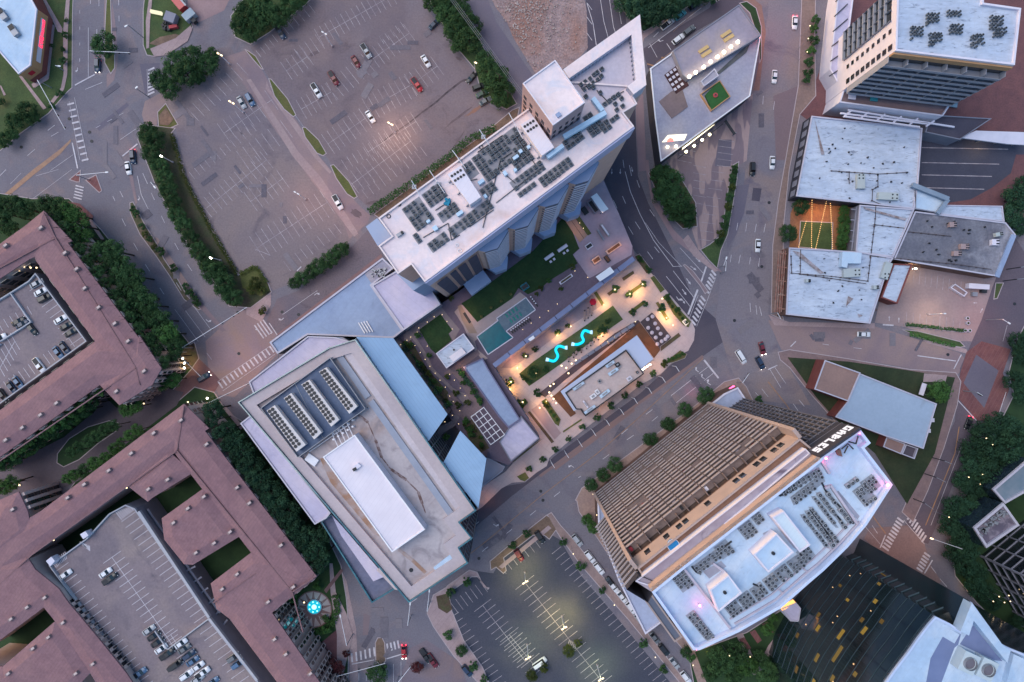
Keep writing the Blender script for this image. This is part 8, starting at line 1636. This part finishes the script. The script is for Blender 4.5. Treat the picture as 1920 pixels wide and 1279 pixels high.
for q_ in (('street_lamp', 'curved arm street lamp right of the lone median tree', (268, 70), (236, 49), 9, 9), ('street_lamp', 'street lamp on the corner below the clump crossing', (279, 182), (256, 164), 8, 8), ('street_lamp', 'street lamp over the triangular brick islands', (168, 338), (200, 323), 7, 8), ('street_lamp', 'curved street lamp beside the lower tree row', (306, 352), (290, 351), 8, 8), ('street_lamp', 'short lamp beside the corner shop pavement', (119, 132), (111, 124), 4, 4),
           ('street_lamp', 'street lamp at the bottom right avenue under the park', (1775, 1016), (1747, 1010), 8, 8, True), ('street_lamp', 'street lamp at the bottom court crossing', (662, 1188), (638, 1155), 9, 9), ('street_lamp', 'double lamp post where the street meets the grass corner', (1345, 502), (1362, 484), 7, 8), ('street_lamp', 'pale lamp at the south tip of the conference hall', (772, 1152), (769, 1132), 9, 9), ('street_lamp', 'pale lamp by the glass wall below the conference hall', (807, 1127), (805, 1108), 9, 9), ('street_lamp', 'lamp arm over the far avenue crossing', (1848, 600), (1892, 606), 8, 8)): arm_pole(*q_)
for q_ in (('traffic_signal', 'signal mast arm beside the lone median tree', (192, 112), (244, 99), 7, 7, False, 'traffic signal', 3), ('traffic_signal', 'long signal mast arm across the left junction crossing', (97, 165), (122, 243), 7, 7, False, 'traffic signal', 3), ('traffic_signal', 'very long pale signal mast arm across the conference hall junction', (362, 652), (463, 576), 8, 8, False, 'traffic signal', 4), ('traffic_signal', 'signal mast arm over the brick apartment gate', (350, 660), (376, 706), 7, 7, False, 'traffic signal', 2), ('traffic_signal', 'signal mast arm reaching toward the conference hall corner', (406, 753), (468, 718), 7, 7, False, 'traffic signal', 2),
           ('traffic_signal', 'signal mast arm across the bottom crossing', (642, 1249), (722, 1244), 7, 7, False, 'traffic signal', 3), ('traffic_signal', 'signal mast arm beside the grass corner at the plaza junction', (1350, 512), (1362, 490), 6, 6, False, 'traffic signal', 1), ('traffic_signal', 'signal mast arm at the kerb above the balconied tower', (1381, 716), (1405, 700), 6, 6, False, 'traffic signal', 2), ('traffic_signal', 'signal mast arm over the brick crossing of the far avenue', (1806, 733), (1843, 742), 7, 7, False, 'traffic signal', 3), ('traffic_signal', 'signal pole at the yard street corner', (1445, 588), (1464, 598), 6, 6, False, 'traffic signal', 1), ('traffic_signal', 'signal mast arm below the crossing by the pickups', (748, 1268), (770, 1250), 6, 7, False, 'traffic signal', 2)): arm_pole(*q_)
for i, (a, b) in enumerate((((1748, 858), (1785, 870)), ((1733, 888), (1773, 904)), ((1712, 935), (1750, 955)), ((1887, 505), (1925, 500)), ((1880, 527), (1925, 522)))):
    t = thing('catenary_pole', ORD[i]+' overhead line gantry counted along the far right avenue tracks', 'gantry', W(*a), 'overhead line gantries of the far right avenue'); MB().tube([W(*a), (*W(*a)[:2], 6.5)], .14, 6).build('pole', steel_bk, t); MB().tube([(*W(*a)[:2], 6.4), W(*b, 6.4)], .09, 6).build('arm', steel, t)
# plaza row lamp poles (white short masts)
for i, (u, v) in enumerate(((1260, 686), (1235, 706), (1210, 726), (1184, 745), (1159, 765), (1133, 785), (1108, 804), (1083, 824), (1058, 844), (1032, 862))):
    t = thing('bollard_mast', ORD[i]+' thin white mast light from the junction end beside the dark lane', 'mast light', W(u, v), 'white mast lights beside the dark lane'); p0 = W(u, v); MB().tube([p0, (p0[0], p0[1], 5.5)], .09, 6).build('pole', steel_wh, t); MB().tube([(p0[0], p0[1], 5.5), (p0[0]+1.0, p0[1]-1.6, 5.6)], .08, 6).build('arm', steel_wh, t)
# garage/podium edge lamps
EDGE = [(1324, 780), (1291, 806), (1258, 832), (1224, 858), (1158, 911), (1134, 930)]
for i, (u, v) in enumerate(EDGE):
    t = thing('wall_lamp', ORD[i]+' bright wall lamp from the junction end on the podium roof of the balconied tower', 'wall lamp', W(u, v, 8), 'bright lamps on the podium roof'); MB().cyl(XY(u, v, 8.6), .38, .2, 8.1, 8.5, 8).build('lamp_head', lamp_hot, t); MB().box(XY(u, v, 8), 0, .15, .15, 7.4, 8.1).build('bracket', steel, t); spot((*XY(u, v, 9.2), 9.6), 60, (1, .85, .7), 160)
for i, (u, v) in enumerate([(1293, 143), (1305, 135), (1320, 125), (1333, 115), (1346, 106), (1358, 97), (1371, 87), (1384, 78)]):
    t = thing('roof_floodlight', ORD[i]+' bright floodlight from the terrace end along the raised roof edge', 'floodlight', W(u, v, 11.5), 'row of bright floodlights on the island building'); MB().cyl(XY(u, v, 12.4), .55, .5, 12.0, 12.4, 10).build('lamp_head', emis('flood_head', (1, .88, .55), 2), t); MB().box(XY(u, v, 12), R(35), .2, .2, 11.2, 12.0).build('bracket', steel, t); spot((*XY(u, v, 13.2), 13.2), 30, (1, .85, .5), 165, 1, .4)
for i, (u, v) in enumerate([(1287, 284), (1302, 273), (1317, 262), (1331, 252), (1252, 275), (1268, 274)]):
    t = thing('awning_lamp', ['first', 'second', 'third', 'fourth', 'left', 'right'][i]+(' bright sign lamp on the bar outside the lower edge of the island building' if i < 4 else ' round lamp under the lit billboard'), 'sign lamp', W(u, v, 6), 'bright sign lamps of the island building'); MB().cyl(XY(u, v, 7 if i < 4 else 9.6), .42, .4, 6.6 if i < 4 else 9.2, 7.0 if i < 4 else 9.6, 10).build('lamp_head', emis('flood_head', (1, .88, .55), 2), t); MB().tube([W(u, v, 6.6 if i < 4 else 8.4), W(u-5, v-7, 6.6) if i < 4 else W(u, v-1, 9.2)], .06, 5).build('arm', steel_bk, t)
    if i < 4: spot((*XY(u, v, 7.4), 6.4), 40, (1, .85, .5))
mb = MB(); mb.bar(XY(1272, 297, 6.5), XY(1356, 232, 6.5), .25, 6.2, 6.5); tag(mb.build('sign_rail', steel_bk), 'dark lamp rail outside the lower edge of the island building', 'rail')
mb = MB(); mb.face([W(1280, 277, 6.2), W(1338, 234, 6.2), W(1341, 232, 8.2), W(1279, 280, 8.2)]); mb.face([W(1279, 281, 8.2), W(1341, 233, 8.2), W(1338, 235, 6.1), W(1280, 279, 6.1)]); tag(mb.build('lit_wall_sign', emis('wall_sign', (1, .88, .6), .8)), 'long lit wall sign under the lower edge of the island building', 'sign')
t = thing('service_gantry', 'dark ladder frame over the car park beside the island building', 'frame', W(1366, 235)); mb = MB(); mb.bar(XY(1360, 226, 4), XY(1378, 252, 4), .8, 3.7, 4); mb.build('beam', steel_bk, t); mb = MB(); mb.cyl(XY(1361, 228, 2), .15, .15, 0, 3.7, 6); mb.cyl(XY(1377, 251, 2), .15, .15, 0, 3.7, 6); mb.build('post', steel, t)
# plaza lamps (warm)
PL = [(958, 716, 55), (980, 754, 20), (986, 668, 45), (1153, 543, 28), (1205, 533, 75), (1181, 551, 75), (1045, 629, 60), (1250, 596, 75), (1238, 585, 30), (1132, 571, 60), (1128, 629, 60), (956, 730, 75), (1024, 753, 40), (1012, 765, 40), (1195, 548, 45), (970, 690, 45), (1262, 610, 30), (1070, 612, 20), (1005, 700, 15), (1242, 560, 15)]
for i, (u, v, e) in enumerate(PL):
    t = thing('plaza_lamp', 'warm plaza lamp beside the %s' % ['tree at the yellow lit corner', 'second tree near the long wing', 'cafe terrace tree', 'bed under the white canopy', 'right end of the lit bed', 'left end of the lit bed', 'garden edge by the first serpent', 'end of the yellow bed near the corner sign', 'round tree of the yellow bed', 'red parasol corner', 'second serpent lawn edge', 'orange hedge under the wing', 'lit square shrub', 'walk between the sunken beds', 'middle of the lit bed', 'lower lawn corner', 'corner sign bed', 'dark hedge by the terrace', 'big lawn tree', 'kerb bed shrub'][i], 'lamp post', W(u, v, .15))
    c = XY(u, v, 4.5) if i in (0, 1, 2, 3, 4, 5) else XY(u, v, 1.2); hz = 4.5 if i < 6 else 1.2
    MB().cyl(c, .06, .05, .15, hz-.1, 6).build('pole', steel_bk, t); MB().cyl(c, .26, .2, hz-.1, hz+.15, 8).build('lamp_head', lamp_soft, t)
    spot((c[0], c[1], hz+ (0 if i < 6 else 1.6)), e*(6 if e > 40 else 3.5), (1, .52, .13), 165, 1, .3)
KL = [(1120+k*6.5, 655-k*4.7) for k in range(12)]+[(1030, 736), (1034, 742), (1038, 748), (1043, 756), (1032, 724), (1038, 720)]+[(1066, 700), (1053, 698-12), (1072, 682), (1062, 690), (1080, 676)]
KL.sort()
for i, (u, v) in enumerate(KL):
    t = thing('patio_lantern', ORD[i]+' small glowing lantern from the left around the restaurant patio', 'lantern', W(u, v, .2), 'small lanterns on the restaurant patio'); MB().cyl(XY(u, v, 1.8), .16 if u > 1100 else .3, .12, 1.6, 1.9, 6).build('lamp_head', lamp_soft, t); MB().cyl(XY(u, v, 1.8), .03, .03, .2, 1.6, 4).build('pole', steel_bk, t)
for (u, v, e, z) in ((1130, 665, 130, 3), (1160, 640, 130, 3), (1100, 690, 110, 3), (1070, 712, 90, 3), (1220, 640, 130, 3), (1060, 760, 50, 3), (1232, 666, 60, 3), (1190, 695, 60, 3), (1204, 706, 60, 3)): pass
for i, (u, v) in enumerate(((1205, 700-7), (1209, 690), (1214, 687), (1219, 684))):
    t = thing('entrance_light', ORD[i]+' warm ceiling light from the left outside the pavilion entrance', 'light', W(u+1, v, 3), 'entrance lights of the pavilion'); MB().box(XY(u, v, 5), R(35), .5, .4, 4.7, 4.9).build('lamp_head', lamp_hot, t); MB().box(XY(u, v-1, 5.3), R(35), .15, .15, 4.9, 5.6).build('bracket', steel, t)
for (u, v, e, z, col) in ((1140, 655, 140, 3.5, (1, .42, .16)), (1172, 630, 130, 3.5, (1, .42, .16)), (1098, 686, 120, 3.5, (1, .42, .16)), (1062, 712, 90, 3.5, (1, .42, .16)), (1222, 648, 120, 3.5, (1, .42, .16)), (1060, 756, 60, 3.5, (1, .5, .25)), (1185, 722, 100, 4, (1, .5, .2)), (1130, 765, 100, 4, (1, .5, .2)), (1230, 690, 220, 5, (1, .55, .25)), (1010, 790, 160, 4, (1, .5, .25)), (1080, 800, 60, 4, (1, .5, .2)), (940, 735, 130, 3, (1, .42, .1)), (962, 765, 130, 3, (1, .42, .1)), (960, 675, 120, 3, (1, .4, .25)), (1010, 640, 30, 3, (1, .5, .3)),
                          (915, 940, 90, 4, (1, .45, .2)), (985, 892, 60, 4, (1, .5, .2)), (1020, 830, 50, 4, (1, .5, .25)), (1290, 640, 70, 5, (1, .5, .3)), (880, 595, 80, 11, (1, .5, .2)), (872, 580, 60, 11, (1, .5, .2)), (868, 690, 50, 11, (1, .5, .2)), (1150, 466, 50, 11, (1, .5, .25)), (1172, 462, 50, 11, (1, .45, .25)), (1118, 490, 50, 11, (1, .5, .25)), (1080, 430, 90, 12, (1, .6, .4)), (1130, 400, 40, 12, (1, .6, .4)),
                          (1540, 400, 420, 5, (1, .42, .12)), (1530, 440, 160, 5, (1, .6, .25)), (1560, 395, 160, 5, (1, .5, .15)), (345, 682, 260, 4, (1, .72, .25)), (390, 745, 80, 3, (1, .5, .2)), (590, 1137, 60, 3, (.2, .8, 1)), (1044, 664, 45, 2.5, (.1, .7, 1)), (1092, 633, 45, 2.5, (.1, .7, 1)), (305, 220, 60, 4, (1, .45, .2)), (1290, 152, 80, 14, (1, .85, .4)), (1325, 1222, 120, 4, (1, .55, .15)), (560, 362, 300, 9, (1, .5, .35)), (640, 395, 300, 9, (1, .45, .3)), (1820, 1105, 60, 3, (1, .7, .3)), (1905, 1130, 120, 4, (1, .55, .3)), (1760, 1020, 260, 8, (1, .5, .25)), (1700, 1050, 900, 14, (1, .48, .25)), (480, 590, 200, 8, (1, .5, .25)), (1850, 270, 160, 5, (1, .65, .2)), (1300, 735, 60, 3, (1, .1, .25)), (440, 690, 700, 12, (1, .45, .3)), (1870, 600, 500, 10, (1, .3, .15)), (1460, 40, 1200, 14, (1, .25, .2))):
    spot((*XY(u, v, z), z), e, col, 165, 1, .4)
for i, (u, v) in enumerate(sorted([(342, 672), (345, 681), (345, 690), (388, 747), (352, 754), (155, 460), (178, 491), (157, 461), (227, 553), (46, 501), (57, 502), (68, 502), (36, 509), (269, 757), (36, 910), (401, 789), (228, 918), (237, 915), (100, 1013), (170, 1183), (176, 1192), (603, 1066), (318, 716), (34, 908), (570, 1130)])):
    t = thing('garden_light', ORD[i]+' small warm light from the left around the red roofed apartments', 'garden light', W(u, v, 2), 'small warm lights around the red roofed apartments'); big = (u, v) in ((342, 672), (345, 681), (345, 690), (388, 747)); hi_ = u < 80 and v < 520 or v > 909 and u < 240
    c = XY(u, v, 2.5) ; zz = 14 if hi_ else 5
    c = XY(u, v, zz); MB().cyl(c, .32 if big else .22, .2, zz-.2, zz+.05, 8).build('lamp_head', lamp_hot if big else lamp_soft, t); MB().cyl(c, .03, .03, 0 if zz < 6 else zz-1.5, zz-.2, 4).build('pole', steel, t)
tl = [(1645+0, 819), (1662, 834), (1817, 895), (1843, 890), (1838, 908), (1780, 970), (1368, 1230), (1407, 1232), (1300, 1248+0), (1604, 392-0), (1514, 97), (1516, 72), (1519, 48), (1863, 1128), (1874, 1119), (1884, 1130), (1892, 1117), (1895, 1128), (1075, 1039), (1152, 1135), (1229, 1233), (1119, 966), (1112, 927)]
tl = [q_ for q_ in tl if q_ not in ((1645, 819), (1662, 834), (1604, 392))]+[(1850, 822), (1862, 834)]
tl.sort()
for i, (u, v) in enumerate(tl):
    t = thing('path_light', ORD[i]+' small bright path lamp from the left among the right hand trees and kerbs', 'path light', W(u, v, 4), 'small bright path lamps of the right hand district'); c = XY(u, v, 8); MB().cyl(c, .15, .12, 7.8, 8.0, 8).build('lamp_head', lamp_soft, t); MB().cyl(c, .05, .05, 0, 7.8, 4).build('pole', steel, t)
dl = [(782, 623), (763, 638), (770, 632), (778, 648), (788, 661), (797, 674), (806, 687), (816, 700), (825, 713), (835, 726), (843, 702), (852, 713), (863, 728), (882, 753), (872, 742), (843, 743), (850, 753), (862, 770), (848, 779), (860, 795), (834, 791), (814, 594), (801, 604), (785, 615), (829, 590), (838, 603), (848, 617), (801, 617+32), (1087, 418), (1094, 428), (1078, 508), (1102, 520), (1045, 570), (1028, 583), (1012, 595), (996, 606), (980, 618)]
dl.sort()
for i, (u, v) in enumerate(dl):
    t = thing('bollard_light', ORD[i]+' tiny warm bollard light from the left on the hotel deck', 'bollard light', W(u, v, D), 'tiny bollard lights on the hotel deck'); MB().cyl(XY(u, v, D+.6), .10, .08, D+.5, D+.62, 6).build('lamp_head', lamp_soft, t); MB().cyl(XY(u, v, D+.6), .06, .06, D, D+.5, 5).build('post', steel_bk, t)
for i, (u, v, h_) in enumerate([(1667, 910, GT), (1612, 812, GT), (1550, 860, GT), (1313, 1137, GT), (1306, 1218, GT)]):
    t = thing('beacon', ['largest pink red beacon at the east corner of the curved roof', 'pink beacon at the top of the sign roof', 'faint pink beacon at the lower end of the sign', 'faint pink beacon at the west end of the curved roof', 'pink beacon at the south corner of the curved roof'][i], 'beacon', W(u, v, h_-1.9)); MB().cyl(XY(u, v, h_), .22 if i else .32, .15, h_-.4, h_, 8).build('lamp_head', emis('beacon_red', (1, .05, .2), 5 if i else 14), t); MB().cyl(XY(u, v, h_), .05, .05, h_-1.9, h_-.4, 5).build('pole', steel, t)
    l = bpy.data.lights.new('beacon_light', 'POINT'); l.energy = (9, 2, 1, 1, 1)[i]; l.color = (1, .05, .25); l.shadow_soft_size = .3; o = bpy.data.objects.new('beacon_light', l); COL.objects.link(o); o.location = (*XY(u, v, h_), h_+.5)
# power lines over the tree belt
for i in range(3):
    t = MB(); t.tube([W(830+i*4, -20, 11), W(900+i*4, 75, 11), W(985+i*4, 190, 11)], .04, 4); tag(t.build('power_line', steel), ['left', 'middle', 'right'][i]+' power line over the tree belt right of the upper lot', 'cable')
for i, (u, v) in enumerate(((936, 141), (952, 172))):
    t = thing('power_pole', 'wooden power pole crossarm above the tree belt, %s' % ('upper' if i == 0 else 'lower'), 'power pole', (*XY(u, v, 11), 0)); MB().tube([(*XY(u, v, 11), 0), (*XY(u, v, 11), 11.5)], .15, 6).build('pole', bark, t); MB().box(XY(u, v, 11), R(-35), 2.4, .18, 10.9, 11.1).build('crossarm', bark, t)
